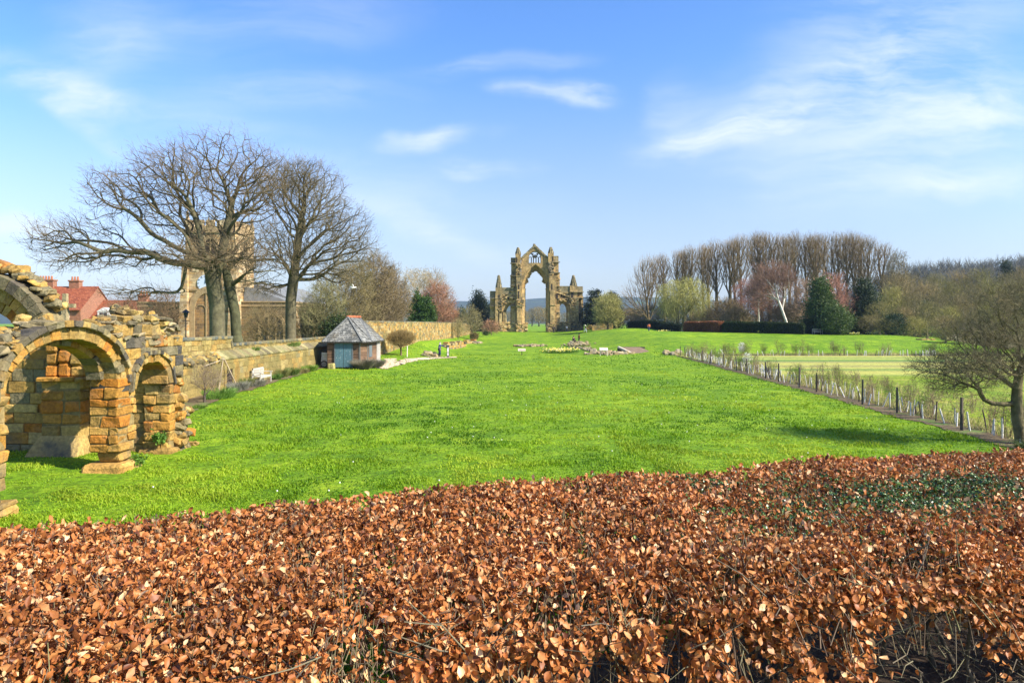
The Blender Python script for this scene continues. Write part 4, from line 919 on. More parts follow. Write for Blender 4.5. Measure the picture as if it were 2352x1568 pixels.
mb = MB(); S_(mb, 1447, 1526, 698, 825, -.6, 2.0, DS); S_(mb, 1440, 1530, 825, None, -.7, 1.8); S_(mb, 1350, 1448, 690, None, -1.6, .5); S_(mb, 1420, 1466, 850, None, -1.9, -1.4); S_(mb, 1466, 1532, 1170, None, -1.9, -.6)
for y in (775, 855, 1045, 1170): S_(mb, 1342, 1533, y - 4, y + 4, -1.98, -.5, DS)
S_(mb, 1500, 1516, 850, 1040, -.9, -.6, LT); roughblocks(mb, 1345, 1410, 865, 1000, -1.65, 60, .45); roughblocks(mb, 1340, 1460, 1190, 1300, -1.7, 50, .6)
for x in (1184, 1170, 1330, 1342): frustum(mb, np.array([qx(x), PY_ - 1.4]), .2, .2, zb0, qz(1040), 8, LT)
bt = mb.build('buttress', M['priory'], prio); shade_panel(1367, 1394, 785, 850, -1.66).build('slit_window', M['dark'], bt); shade_panel(1364, 1395, 1188, 1300, -1.72).build('doorway', M['dark'], bt); shade_panel(1476, 1492, 1060, 1160, -.76).build('slit_window', M['dark'], bt)
turret(1355, 1446, 690, 547, -.6)

# ------------------------------------------------------------------ the parish church left of the lawn
CH = [(.20, .13, .065), (.40, .26, .11), (.48, .36, .19), (.30, .18, .08), (.52, .40, .22), (.42, .24, .085), (.24, .17, .09), (.56, .44, .26)]
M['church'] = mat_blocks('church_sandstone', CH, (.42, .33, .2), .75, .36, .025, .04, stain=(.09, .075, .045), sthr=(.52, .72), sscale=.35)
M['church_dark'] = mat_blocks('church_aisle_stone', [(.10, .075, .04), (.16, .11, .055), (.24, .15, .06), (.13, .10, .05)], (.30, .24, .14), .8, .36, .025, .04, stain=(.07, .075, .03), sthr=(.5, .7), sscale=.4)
M['trim'] = mat('pale_dressed_stone', (.33, .235, .12), .9, (.7, 1.15), 1.5, .02, 6)
M['slate'] = mat_blocks('roof_slate', [(.20, .20, .19), (.26, .26, .24), (.17, .175, .17), (.30, .30, .27)], (.07, .07, .065), .34, .26, .02, .02, axis='uv', stain=(.20, .19, .10), sthr=(.55, .75))
M['slate_lead'] = mat('grey_leaded_roof', (.17, .175, .17), .7, (.75, 1.2), 1.2, .02, 4)
YT = 84.0; TX0, TX1 = -40.2, -34.1; zg = .6; TD = 6.2; TT = 15.3
church = thing('parish_church', (-37, YT, zg), 'sandstone parish church with square tower and clock behind the bare trees', 'church')
mb = MB(); box(mb, TX0, TX1, YT, YT + TD, zg, TT); tw_ = mb.build('tower', M['church'], church)
mb = MB()
for z in (8.0, 11.9, TT - .2): box(mb, TX0 - .12, TX1 + .12, YT - .12, YT + TD + .12, z, z + .22)
box(mb, TX0 - .05, TX1 + .05, YT - .05, YT + TD + .05, TT + .03, TT + .6)
mb.build('string_course', M['trim'], tw_)
mb = MB()
for k in range(5):
    x = TX0 - .05 + k * 1.31
    for y in (YT - .05, YT + TD - .4): mb = MB(); box(mb, x, x + .95, y, y + .45, TT + .6, TT + 1.4); mb.build('merlon', M['church'], tw_)
    y = YT - .05 + k * 1.33
    if 0 < k < 4:
        for x in (TX0 - .05, TX1 - .4): mb = MB(); box(mb, x + .003, x + .447, y + .003, y + .947, TT + .602, TT + 1.397); mb.build('merlon', M['church'], tw_)
for x in (TX0 + .2, TX1 - .2):
    for y in (YT + .2, YT + TD - .2): mb = MB(); frustum(mb, np.array([x, y]), .28, .06, TT + 1.3, TT + 2.6, 4, (1, 1, 1), .785); mb.build('pinnacle', M['trim'], tw_)
for x0, x1 in ((TX0 - .5, TX0 + .6), (TX1 - .6, TX1 + .5)):
    mb = MB(); hexa(mb, [(x0, YT - 1.1, zg), (x1, YT - 1.1, zg), (x1, YT + .1, zg), (x0, YT + .1, zg), (x0 + .2, YT - .3, 11), (x1 - .2, YT - .3, 11), (x1 - .2, YT + .1, 11), (x0 + .2, YT + .1, 11)], (1, 1, 1)); mb.build('buttress', M['church'], tw_)
def church_window(par, cx, z0, zs, w, h, face, axis='x', lights=3, infill='glass', name='window', surround=.35):
    """pointed window on a face y = const (axis x) or x = const (axis y)"""
    P_ = (lambda a, d, z: (a, face - d, z)) if axis == 'x' else (lambda a, d, z: (face + d, a, z))
    p = pointed(cx, zs, w, h, 14); q = pointed(cx, zs, w + surround, h + surround * 1.1, 14); fr = MB()
    def quadbox(a, b_, c, d_, d0, d1): fr.add([P_(*t) for t in [(a[0], d0, a[1]), (b_[0], d0, b_[1]), (c[0], d0, c[1]), (d_[0], d0, d_[1]), (a[0], d1, a[1]), (b_[0], d1, b_[1]), (c[0], d1, c[1]), (d_[0], d1, d_[1])]], _BF)
    for i in range(14): quadbox(p[i], p[i + 1], q[i + 1], q[i], -.1, .14)
    for s_ in (-1, 1): x0, x1 = sorted((cx + s_ * w, cx + s_ * (w + surround))); quadbox((x0, z0), (x1, z0), (x1, zs), (x0, zs), -.1, .14)
    f = fr.build(name, M['trim'], par)
    g = MB(); V = [P_(a, .012, z) for a, z in p] + [P_(cx + w, .012, z0), P_(cx - w, .012, z0)]; g.add(V, [list(range(len(V)))]); g.build('pane', M[infill], f)
    fr = MB()
    for k in range(1, lights):
        x = cx - w + 2 * w * k / lights; zt_ = float(np.interp(x, p[:, 0], p[:, 1])); quadbox((x - .07, z0), (x + .07, z0), (x + .07, zt_ - .02), (x - .07, zt_ - .02), .013, .1)
    for k in range(lights):
        x = cx - w + 2 * w * (k + .5) / lights; pp = pointed(x, zs - .15, w / lights * .95, .5, 6)
        for i in range(6): quadbox(pp[i], pp[i + 1], pp[i + 1] + (0, .1), pp[i] + (0, .1), .013, .09)
    fr.build('tracery', M['trim'], f); return f
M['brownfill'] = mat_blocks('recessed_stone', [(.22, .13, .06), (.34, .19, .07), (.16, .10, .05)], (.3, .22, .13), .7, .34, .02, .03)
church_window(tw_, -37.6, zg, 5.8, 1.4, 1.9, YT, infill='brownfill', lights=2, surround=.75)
church_window(tw_, -37.1, 12.6, 13.5, .75, .9, YT, lights=2, infill='dark', name='belfry_window'); church_window(tw_, YT + 3.1, 12.6, 13.5, .75, .9, TX1, 'y', 2, 'dark', 'belfry_window'); church_window(tw_, YT + 3.0, 8.8, 9.5, .35, .5, TX1, 'y', lights=1, surround=.2)
M['dial'] = mat('painted_dial', (.50, .58, .68), .5, (.95, 1.03), 5); cl = MB(); a = np.linspace(0, 2 * math.pi, 32, False); cx_, cz_ = -37.7, top_z(650, YT)
Rc = 1.0; V = [(cx_ + Rc * math.cos(t), YT - .10, cz_ + Rc * math.sin(t)) for t in a] + [(cx_ + Rc * math.cos(t), YT + .01, cz_ + Rc * math.sin(t)) for t in a]; i = np.arange(32); cl.add(V, [list(range(32))]); cl.add(V, np.stack([i, (i + 1) % 32, (i + 1) % 32 + 32, i + 32], 1)); ck = cl.build('clock', M['dial'], tw_)
cl = MB()
for k in range(12): t = k * math.pi / 6; bar(cl, (cx_ + .76 * math.cos(t), YT - .115, cz_ + .76 * math.sin(t)), (cx_ + .93 * math.cos(t), YT - .115, cz_ + .93 * math.sin(t)), .03, .09, (.03, .03, .05), (0, 1, 0))
bar(cl, (cx_, YT - .13, cz_), (cx_ + .1, YT - .13, cz_ + .72), .03, .07, (.03, .03, .05), (0, 1, 0)); bar(cl, (cx_, YT - .135, cz_), (cx_ + .42, YT - .135, cz_ + .2), .03, .09, (.03, .03, .05), (0, 1, 0)); cl.build('clock_hands', M['metal'], tw_)
def churchblock(x0, x1, y0, y1, ztop, nm):
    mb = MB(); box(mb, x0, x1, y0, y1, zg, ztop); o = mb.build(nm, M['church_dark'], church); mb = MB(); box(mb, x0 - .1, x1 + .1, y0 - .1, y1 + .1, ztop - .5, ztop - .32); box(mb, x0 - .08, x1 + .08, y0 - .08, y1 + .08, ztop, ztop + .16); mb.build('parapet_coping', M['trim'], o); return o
so = churchblock(TX1 + .02, -27.65, 86, 100.5, 6.6, 'south_aisle'); no = churchblock(-47.2, TX0 - .02, 86, 105, 6.55, 'north_aisle')
church_window(so, -30.2, 1.2, 3.5, 1.4, 1.5, 86.0); church_window(no, -44.6, 1.2, 3.7, 1.5, 1.5, 86.0)
for y in (89.3, 93.3, 97.3): church_window(so, y, 1.4, 3.4, .9, 1.2, -27.65, 'y', 2)
for y in (87.2, 91.3, 95.3, 99.8): mb = MB(); hexa(mb, [(-27.65, y - .3, zg), (-26.75, y - .3, zg), (-26.75, y + .3, zg), (-27.65, y + .3, zg), (-27.65, y - .3, 5.6), (-27.35, y - .3, 4.8), (-27.35, y + .3, 4.8), (-27.65, y + .3, 5.6)], (1, 1, 1)); mb.build('aisle_buttress', M['church'], so)
mb = MB(); hexa(mb, [(-41, 90.4, 6.5), (-27.8, 90.4, 6.5), (-27.8, 112, 6.5), (-41, 112, 6.5), (-34.6, 90.4, 9.5), (-34.2, 90.4, 9.5), (-34.2, 112, 9.5), (-34.6, 112, 9.5)], (1, 1, 1)); mb.build('nave_roof', M['slate_lead'], church)
mb = MB(); hexa(mb, [(TX1 + .1, 86.6, 6.62), (-27.9, 86.6, 6.62), (-27.9, 90.3, 6.62), (TX1 + .1, 90.3, 6.62), (TX1 + .1, 86.7, 8.6), (TX1 + .3, 86.7, 8.6), (TX1 + .3, 90.3, 8.6), (TX1 + .1, 90.3, 8.6)], (1, 1, 1)); mb.build('aisle_roof', M['slate_lead'], church)

# ------------------------------------------------------------------ red brick houses beyond
M['brick'] = mat_blocks('red_brick', [(.26, .095, .05), (.32, .125, .065), (.22, .08, .045)], (.35, .26, .18), .24, .085, .01, .01)
M['rtile'] = mat_blocks('red_clay_tiles', [(.25, .07, .032), (.30, .095, .045), (.20, .055, .028)], (.16, .04, .02), .28, .22, .012, .03)
M['white'] = mat('white_paint', (.78, .78, .74), .5, (.95, 1.04), 3)
def house(label, x0, x1, y0, y1, ze, zr, ends, dormers, z0=.8):
    h = thing('brick_house', ((x0 + x1) / 2, y0, z0), label, 'house', 'red brick houses by the church'); mb = MB(); box(mb, x0, x1, y0, y1, z0, ze); ym = (y0 + y1) / 2
    for x, o in ((x0, .0), (x1, .0)):
        s_ = .25 if x == x0 else -.25; a, b_ = sorted((x, x + s_)); V = [(a, y0, ze), (a, y1, ze), (a, ym, zr), (b_, y0, ze), (b_, y1, ze), (b_, ym, zr)]; mb.add(V, [(0, 1, 2), (5, 4, 3)]); mb.add(V, [(0, 2, 5, 3), (1, 4, 5, 2)])
    mb.build('wall', M['brick'], h); mb = MB()
    for ya, yb in ((y0 - .4, ym), (y1 + .4, ym)):
        zz = ze - .3; hexa(mb, [(x0 - .15, ya, zz), (x1 + .15, ya, zz), (x1 + .15, yb, zr + .05), (x0 - .15, yb, zr + .05), (x0 - .15, ya, zz + .14), (x1 + .15, ya, zz + .14), (x1 + .15, yb, zr + .19), (x0 - .15, yb, zr + .19)], (1, 1, 1))
    rf = mb.build('roof', M['rtile'], h)
    for x, ht, wd in ends:
        mb = MB(); box(mb, x - wd / 2, x + wd / 2, ym - .45, ym + .45, zr - .8, zr + ht); box(mb, x - wd / 2 - .1, x + wd / 2 + .1, ym - .55, ym + .55, zr + ht, zr + ht + .2); c_ = mb.build('chimney', M['brick'], rf)
        mb = MB()
        for k in range(int(wd / .42)): frustum(mb, np.array([x - wd / 2 + .25 + k * .42, ym]), .15, .12, zr + ht + .2, zr + ht + .75, 8, (.35, .13, .06))
        mb.build('chimney_pot', M['cloth'], rf)
    for x, zd, w in dormers:
        mb = MB(); box(mb, x - w / 2, x + w / 2, y0 - .25, y0 + 1.6, zd, zd + 1.1); V = [(x - w / 2 - .15, y0 - .3, zd + 1.1), (x + w / 2 + .15, y0 - .3, zd + 1.1), (x, y0 - .3, zd + 1.7), (x - w / 2 - .15, y0 + 1.6, zd + 1.1), (x + w / 2 + .15, y0 + 1.6, zd + 1.1), (x, y0 + 1.6, zd + 1.7)]; mb.add(V, [(0, 1, 2), (5, 4, 3)]); mb.add(V, [(0, 2, 5, 3), (1, 4, 5, 2)])
        d = mb.build('dormer', M['white'], h); mb = MB(); box(mb, x - w * .32, x - .04, y0 - .28, y0 - .252, zd + .2, zd + .95); box(mb, x + .04, x + w * .32, y0 - .28, y0 - .252, zd + .2, zd + .95); mb.build('pane', M['glass'], d)
    return h
YH = 98.0; hx = lambda u: (u - 1176) / F * (YH + 4)
house('tall red brick house with two chimneys and red tiled roof left of the stone cross', hx(86), hx(224), YH, YH + 8, 6.1, 9.3, [(hx(108), 1.0, 2.4), (hx(174), .9, 1.5)], [(hx(184), 4.75, 2.0)])
house('lower red roofed brick house with white dormer left of the church tower', hx(226), hx(345), YH + 2, YH + 9, 4.6, 7.3, [(hx(318), .8, 1.3)], [(hx(258), 4.6, 1.7)])
mb = MB(); polytube(mb, [(hx(194), YH - .6, 5), (hx(194), YH - .6, 7.8)], .12, 8, (.7, .7, .68)); tag(mb.build('flue_pipe', M['white'], None, loc=(hx(194), YH - .6, 5)), 'white vertical pipe in front of the tall brick house', 'pipe')
# stone cross and lamp post in the churchyard
mb = MB(); cx0 = (150 - 1176) / F * 60; z0 = 1.0
hexa(mb, [(cx0 - .3, 59.7, z0), (cx0 + .3, 59.7, z0), (cx0 + .3, 60.3, z0), (cx0 - .3, 60.3, z0), (cx0 - .17, 59.85, 6.6), (cx0 + .17, 59.85, 6.6), (cx0 + .17, 60.15, 6.6), (cx0 - .17, 60.15, 6.6)], (.36, .29, .16)); box(mb, cx0 - .85, cx0 + .85, 59.83, 60.17, 5.35, 5.7, (.36, .29, .16))
tag(mb.build('stone_cross', M['stone'], None, loc=(cx0, 60, z0)), 'tall weathered stone cross standing above the ruin, before the red house', 'cross')
lx, ly = (427 - 1176) / F * 62, 62.0; r = thing('lamp_post', (lx, ly, 1), 'black lamp post with lantern in front of the church tower', 'street lamp'); mb = MB(); frustum(mb, np.array([lx, ly]), .14, .07, 1, 1.6, 8, (1, 1, 1)); frustum(mb, np.array([lx, ly]), .06, .045, 1.6, 4.5, 8, (1, 1, 1)); bar(mb, (lx - .35, ly, 4.2), (lx + .35, ly, 4.2), .05, .05, (1, 1, 1)); mb.build('post', M['metal'], r)
mb = MB(); frustum(mb, np.array([lx, ly]), .13, .24, 4.5, 4.95, 6, (1, 1, 1)); lt = mb.build('lantern', M['glass'], r); mb = MB(); frustum(mb, np.array([lx, ly]), .42, .05, 4.95, 5.25, 6, (1, 1, 1)); mb.build('cap', M['metal'], lt)

# ------------------------------------------------------------------ the timber shed with the slate roof
sz = .28; shed = thing('garden_shed', (-14, 57, sz), 'brown boarded garden shed with grey slate hipped roof and blue double door', 'shed')
plan = [(-15.4, 57.0), (-12.72, 57.0), (-12.28, 57.85), (-12.28, 62.7), (-12.7, 63.6), (-15.4, 63.6)]
mb = MB()
for k in range(6):
    a, b_ = np.array(plan[k]), np.array(plan[(k + 1) % 6]); d = (b_ - a) / np.linalg.norm(b_ - a); nrm_ = np.array([d[1], -d[0]])
    for z in np.arange(sz, 2.5, .135):
        c0 = np.array((.15, .09, .052)) * rng.uniform(.75, 1.3); o0, o1 = nrm_ * .055, nrm_ * .012
        hexa(mb, [(*(a + o0), z), (*(b_ + o0), z), (*(b_ - nrm_ * .03), z), (*(a - nrm_ * .03), z), (*(a + o1), z + .14), (*(b_ + o1), z + .14), (*(b_ - nrm_ * .03), z + .14), (*(a - nrm_ * .03), z + .14)], c0)
mb.build('wall', M['wood'], shed)
ring = [np.array(p) for p in plan]; ctr = np.array([-14.0, 60.3]); eav = [ctr + (p - ctr) * np.array([1.26, 1.12]) for p in ring]; r0, r1 = np.array([-14.05, 58.5]), np.array([-13.95, 62.4]); zr0, ze0 = 4.5, 2.44
def facet(mb, pts): mb.add(pts, [list(range(len(pts)))])
mb = MB(); me_uv = []
E3 = lambda p: (*p, ze0)
T0, T1 = (*r0, zr0), (*r1, zr0)
fac = [[E3(eav[0]), E3(eav[1]), T0], [E3(eav[1]), E3(eav[2]), T0], [E3(eav[2]), E3(eav[3]), T1, T0], [E3(eav[3]), E3(eav[4]), T1], [E3(eav[4]), E3(eav[5]), T1], [E3(eav[5]), E3(eav[0]), T0, T1]]
for f in fac: facet(mb, f)
roof = mb.build('roof', M['slate'], shed); uv = roof.data.uv_layers.new(name='UVMap')
for poly in roof.data.polygons:
    vs = [Vector(roof.data.vertices[i].co) for i in poly.vertices]; e = (vs[1] - vs[0]).normalized(); nn = poly.normal; s_ = nn.cross(e)
    for li, vv in zip(poly.loop_indices, vs): uv.data[li].uv = ((vv - vs[0]).dot(e), (vv - vs[0]).dot(s_))
# slates as real courses lying on each slope
mb = MB()
for f in fac:
    P3 = [np.array(p, float) for p in f]; e = P3[1] - P3[0]; W0 = np.linalg.norm(e); e /= W0; top = P3[2:]; nn = np.cross(e, P3[2] - P3[0]); nn /= np.linalg.norm(nn); nn *= 1 if nn[2] > 0 else -1; s_ = np.cross(nn, e); s_ *= 1 if s_[2] > 0 else -1
    H = (P3[2] - P3[0]) @ s_; tl = (top[-1] - P3[0]) @ e; tr = (top[0] - P3[0]) @ e; row = 0; v0 = 0.0
    while v0 < H - .05:
        f0 = v0 / H; ua, ub = tl * f0, W0 + (tr - W0) * f0; u = ua - (.13 if row % 2 else 0)
        while u < ub:
            w = .22 + rng.uniform(-.03, .03)
            x0, x1 = max(u, ua), min(u + w - .012, ub)
            if x1 - x0 > .05:
                l0 = nn * (.035 + rng.uniform(0, .012)); l1 = nn * .008; vt = min(v0 + .26, H); ft = vt / H; y0_, y1_ = max(x0, tl * ft), min(x1, W0 + (tr - W0) * ft)
                if y1_ > y0_:
                    A = P3[0] + e * x0 + s_ * (v0 + .03); B = P3[0] + e * x1 + s_ * (v0 + .03); A2 = P3[0] + e * y0_ + s_ * vt; B2 = P3[0] + e * y1_ + s_ * vt; M_ = P3[0] + e * (x0 + x1) / 2 + s_ * (v0 - .02)
                    cs = np.array([(.17, .175, .165), (.25, .25, .23), (.31, .31, .28), (.13, .135, .125)][rng.integers(4)]) * rng.uniform(.9, 1.1)
                    mb.add([A + l0, M_ + l0, B + l0, B2 + l1, A2 + l1], [(0, 1, 2, 3, 4)], cs); mb.add([A + l0, M_ + l0, B + l0, A, M_, B], [(0, 3, 4, 1), (1, 4, 5, 2)], (.05, .05, .045))
            u += w
        v0 += .2; row += 1
mb.build('slates', M['stone'], roof)
mb = MB()
for f in fac:
    a, b_ = np.array(f[0]), np.array(f[2]); bar(mb, a + (0, 0, .05), b_ + (0, 0, .05), .16, .07, (.13, .135, .13))
mb.build('hip_flashing', M['paint'], roof)
mb = MB()
for t in np.arange(0, 1, .13): p = np.array(T0) + (np.array(T1) - np.array(T0)) * t; block(mb, p + (0, .24, .06), (.17, .26, .1), np.eye(3), np.array((.42, .12, .05)) * rng.uniform(.85, 1.15), .06, .008)
mb.build('ridge_tiles', M['stone'], roof)
mb = MB(); prism(mb, [tuple(p) for p in eav], 2.36, 2.435, (.05, .045, .04)); mb.build('eaves', M['paint'], shed)
for x0, x1 in ((-14.72, -14.06), (-14.03, -13.37)):
    mb = MB()
    for x in np.arange(x0, x1 - .05, .132): box(mb, x, x + .126, 56.87, 56.93, sz + .05, 2.33, np.array((.085, .165, .20)) * rng.uniform(.9, 1.1))
    d = mb.build('door', M['paint'], shed); mb = MB()
    for _ in range(11): x = rng.uniform(x0 + .05, x1 - .08); z = rng.uniform(.5, 1.7); box(mb, x, x + .02, 56.862, 56.872, z, z + rng.uniform(.04, .14), (.35, .40, .43))
    mb.build('flaked_paint', M['paint'], d)
mb = MB()
for x in (-14.82, -13.36): box(mb, x, x + .1, 56.86, 56.96, sz, 2.36, (.11, .13, .14))
box(mb, -14.82, -13.26, 56.85, 56.95, 2.33, 2.40, (.06, .06, .06)); mb.build('door_frame', M['paint'], shed)
for p in plan[1:4]: mb = MB(); box(mb, p[0] - .06, p[0] + .07, p[1] - .07, p[1] + .06, sz, 2.4, (.14, .13, .11)); mb.build('corner_post', M['wood'], shed)
mb = MB(); box(mb, -12.24, -12.19, 58.3, 59.5, 1.1, 2.1, (.12, .14, .15)); w_ = mb.build('shutter', M['paint'], shed)
for y in (61.6, 62.1, 62.6): mb = MB(); box(mb, -12.22, -12.1, y, y + .12, sz, 2.35, (.55, .54, .5)); mb.build('white_post', M['paint'], shed)
# objects by the shed
mb = MB(); block(mb, (-14.95, 56.5, sz + .12), (.27, .2, .26), np.eye(3), (.38, .33, .12), .08, .02); tag(mb.build('stone_block', M['stone'], None, loc=(-14.95, 56.5, sz)), 'square mossy stone block beside the blue shed door', 'stone')
r = thing('garden_cart', (-15.85, 57.6, sz), 'white slatted cart box with a wheel leaning beside the shed', 'cart'); mb = MB()
for z in np.arange(.35, 1.5, .2): hexa(mb, [(-16.2 + .12 * z, 57.6, z), (-15.52, 57.6, z), (-15.52, 57.66, z), (-16.2 + .12 * z, 57.66, z), (-16.2 + .12 * z, 57.6, z + .17), (-15.52, 57.6, z + .17), (-15.52, 57.66, z + .17), (-16.2 + .12 * z, 57.66, z + .17)], (.62, .62, .58))
for x in (-16.05, -15.6): box(mb, x, x + .07, 57.55, 57.6, .3, 1.55, (.55, .55, .52))
mb.build('slatted_box', M['paint'], r); mb = MB(); t = np.linspace(0, 2 * math.pi, 19); polytube(mb, np.stack([-15.8 + .26 * np.cos(t), 0 * t + 57.35, .55 + .26 * np.sin(t)], 1), .05, 7, (.05, .05, .05)); wl2 = mb.build('wheel', M['metal'], r); mb = MB(); polytube(mb, [(-15.8, 57.25, .55), (-15.8, 57.45, .55)], .1, 8, (.4, .4, .4)); mb.build('hub', M['tube'], wl2)

# ------------------------------------------------------------------ benches, signs
def bench(name, loc, rz, w, label, col, weath):
    r = thing(name, loc, label, 'bench', 'wooden benches'); r.rotation_euler = (0, 0, rz); l = np.zeros(3)
    def pb(nm, boxes, parent=r):
        mb = MB()
        for b_ in boxes: box(mb, *b_, np.array(col) * rng.uniform(.85, 1.1))
        o = mb.build(nm, M['paint']); o.parent = parent; return o
    h = w / 2
    pb('seat', [(-h + .03, h - .03, y, y + .085, .42, .45) for y in np.arange(-.28, .2, .1)])
    b_ = pb('backrest', [(-h, h, .2, .25, .86, .95), (-h, h, .2, .25, .50, .56)] + [(x, x + .06, .21, .235, .56, .86) for x in np.arange(-h + .1, h - .1, .13)])
    for x in (-h, h - .07): pb('leg', [(x, x + .07, -.3, -.23, 0, .64)]); pb('leg', [(x, x + .07, .2, .27, 0, .95)]); pb('armrest', [(x - .01, x + .08, -.36, .22, .64, .69)])
    pb('rail', [(-h + .07, h - .07, -.29, -.25, .34, .41)]); return r
bench('garden_bench', (-16.1, 43.9, tz(-16.1, 43.9) + .04), R(90), 1.9, 'white weathered wooden bench against the churchyard wall', (.48, .45, .38), 1)
bx, by = (1877.5 - 1176) / F * 115, 115.0; bench('garden_bench', (bx, by, tz(bx, by)), R(12), 1.65, 'pale wooden bench on the upper lawn before the big evergreen', (.46, .40, .33), 0)
def text_lines(x0, x1, zs_, y, tilt, rows, rr, col=(.12, .10, .08)):
    mb = MB()
    for z in rows:
        x = x0
        while x < x1 - .05:
            w = rr.uniform(.02, .07); box(mb, x, min(x + w, x1), y, y + .002, z, z + .012, col); x += w + .02
    return mb
Yq = 86.0; sx_ = (1198.5 - 1176) / F * Yq; z0 = tz(sx_, Yq); r = thing('sign', (sx_, Yq, z0), 'small cream name plate sign on a single dark post in the lawn', 'sign'); mb = MB(); bar(mb, (sx_, Yq, z0 - .1), (sx_, Yq, z0 + .55), .09, .09, (.06, .045, .035), (1, 0, 0)); mb.build('post', M['wood'], r)
mb = MB(); a = R(35); hexa(mb, [(sx_ - .47, Yq - .12, z0 + .52), (sx_ + .47, Yq - .12, z0 + .52), (sx_ + .47, Yq + .1, z0 + .80), (sx_ - .47, Yq + .1, z0 + .80), (sx_ - .47, Yq - .14, z0 + .56), (sx_ + .47, Yq - .14, z0 + .56), (sx_ + .47, Yq + .08, z0 + .84), (sx_ - .47, Yq + .08, z0 + .84)], (.62, .54, .42)); pl_ = mb.build('plate', M['paint'], r)
mb = MB()
for x in np.arange(-.36, .36, .1): hexa(mb, [(sx_ + x, Yq - .075, z0 + .645), (sx_ + x + .07, Yq - .075, z0 + .645), (sx_ + x + .07, Yq - .02, z0 + .72), (sx_ + x, Yq - .02, z0 + .72), (sx_ + x, Yq - .077, z0 + .655), (sx_ + x + .07, Yq - .077, z0 + .655), (sx_ + x + .07, Yq - .022, z0 + .73), (sx_ + x, Yq - .022, z0 + .73)], (.16, .10, .07))
mb.build('lettering', M['paint'], pl_)
Yq = 82.5; sx_ = (1386.5 - 1176) / F * Yq; z0 = tz(sx_, Yq); r = thing('lectern_sign', (sx_, Yq, z0), 'slanted pale information board on two legs beside the ruined wall', 'sign'); mb = MB()
for x in (-.44, .40): mb2 = MB(); box(mb2, sx_ + x, sx_ + x + .06, Yq - .03, Yq + .03, z0 - .1, z0 + .72, (.62, .58, .48)); mb2.build('leg', M['paint'], r)
hexa(mb, [(sx_ - .5, Yq - .25, z0 + .68), (sx_ + .5, Yq - .25, z0 + .68), (sx_ + .5, Yq + .2, z0 + .98), (sx_ - .5, Yq + .2, z0 + .98), (sx_ - .5, Yq - .27, z0 + .72), (sx_ + .5, Yq - .27, z0 + .72), (sx_ + .5, Yq + .18, z0 + 1.02), (sx_ - .5, Yq + .18, z0 + 1.02)], (.60, .56, .46)); pl_ = mb.build('board', M['paint'], r)
mb = MB(); Pp = lambda x, t, d: (sx_ + x, Yq - .27 + .45 * t, z0 + .72 + .3 * t + d)
for x0, x1, t0, t1, c_ in ((-.43, -.1, .1, .9, (.40, .42, .36)), (-.05, .43, .72, .9, (.34, .25, .2)), (-.05, .43, .1, .62, (.7, .68, .6))): hexa(mb, [Pp(x0, t0, .003), Pp(x1, t0, .003), Pp(x1, t1, .003), Pp(x0, t1, .003), Pp(x0, t0, .006), Pp(x1, t0, .006), Pp(x1, t1, .006), Pp(x0, t1, .006)], c_)
mb.build('printed_panel', M['paint'], pl_)
Yq = 80.0; sx_ = (1029 - 1176) / F * Yq; z0 = tz(sx_, Yq); r = thing('listening_post', (sx_, Yq, z0), 'slim black post with white panel beside the man in navy', 'sign'); mb = MB(); box(mb, sx_ - .15, sx_ + .15, Yq - .05, Yq + .07, z0, z0 + 1.3); hexa(mb, [(sx_ - .2, Yq - .2, z0 + 1.3), (sx_ + .2, Yq - .2, z0 + 1.3), (sx_ + .2, Yq + .12, z0 + 1.3), (sx_ - .2, Yq + .12, z0 + 1.3), (sx_ - .2, Yq - .2, z0 + 1.33), (sx_ + .2, Yq - .2, z0 + 1.33), (sx_ + .2, Yq + .12, z0 + 1.42), (sx_ - .2, Yq + .12, z0 + 1.42)], (1, 1, 1)); mb.build('post', M['metal'], r)
mb = MB(); box(mb, sx_ - .09, sx_ + .09, Yq - .062, Yq - .051, z0 + .62, z0 + 1.26, (.75, .75, .72)); box(mb, sx_ - .09, sx_ + .09, Yq - .062, Yq - .051, z0 + .2, z0 + .55, (.7, .7, .68)); mb.build('panel', M['paint'], r)

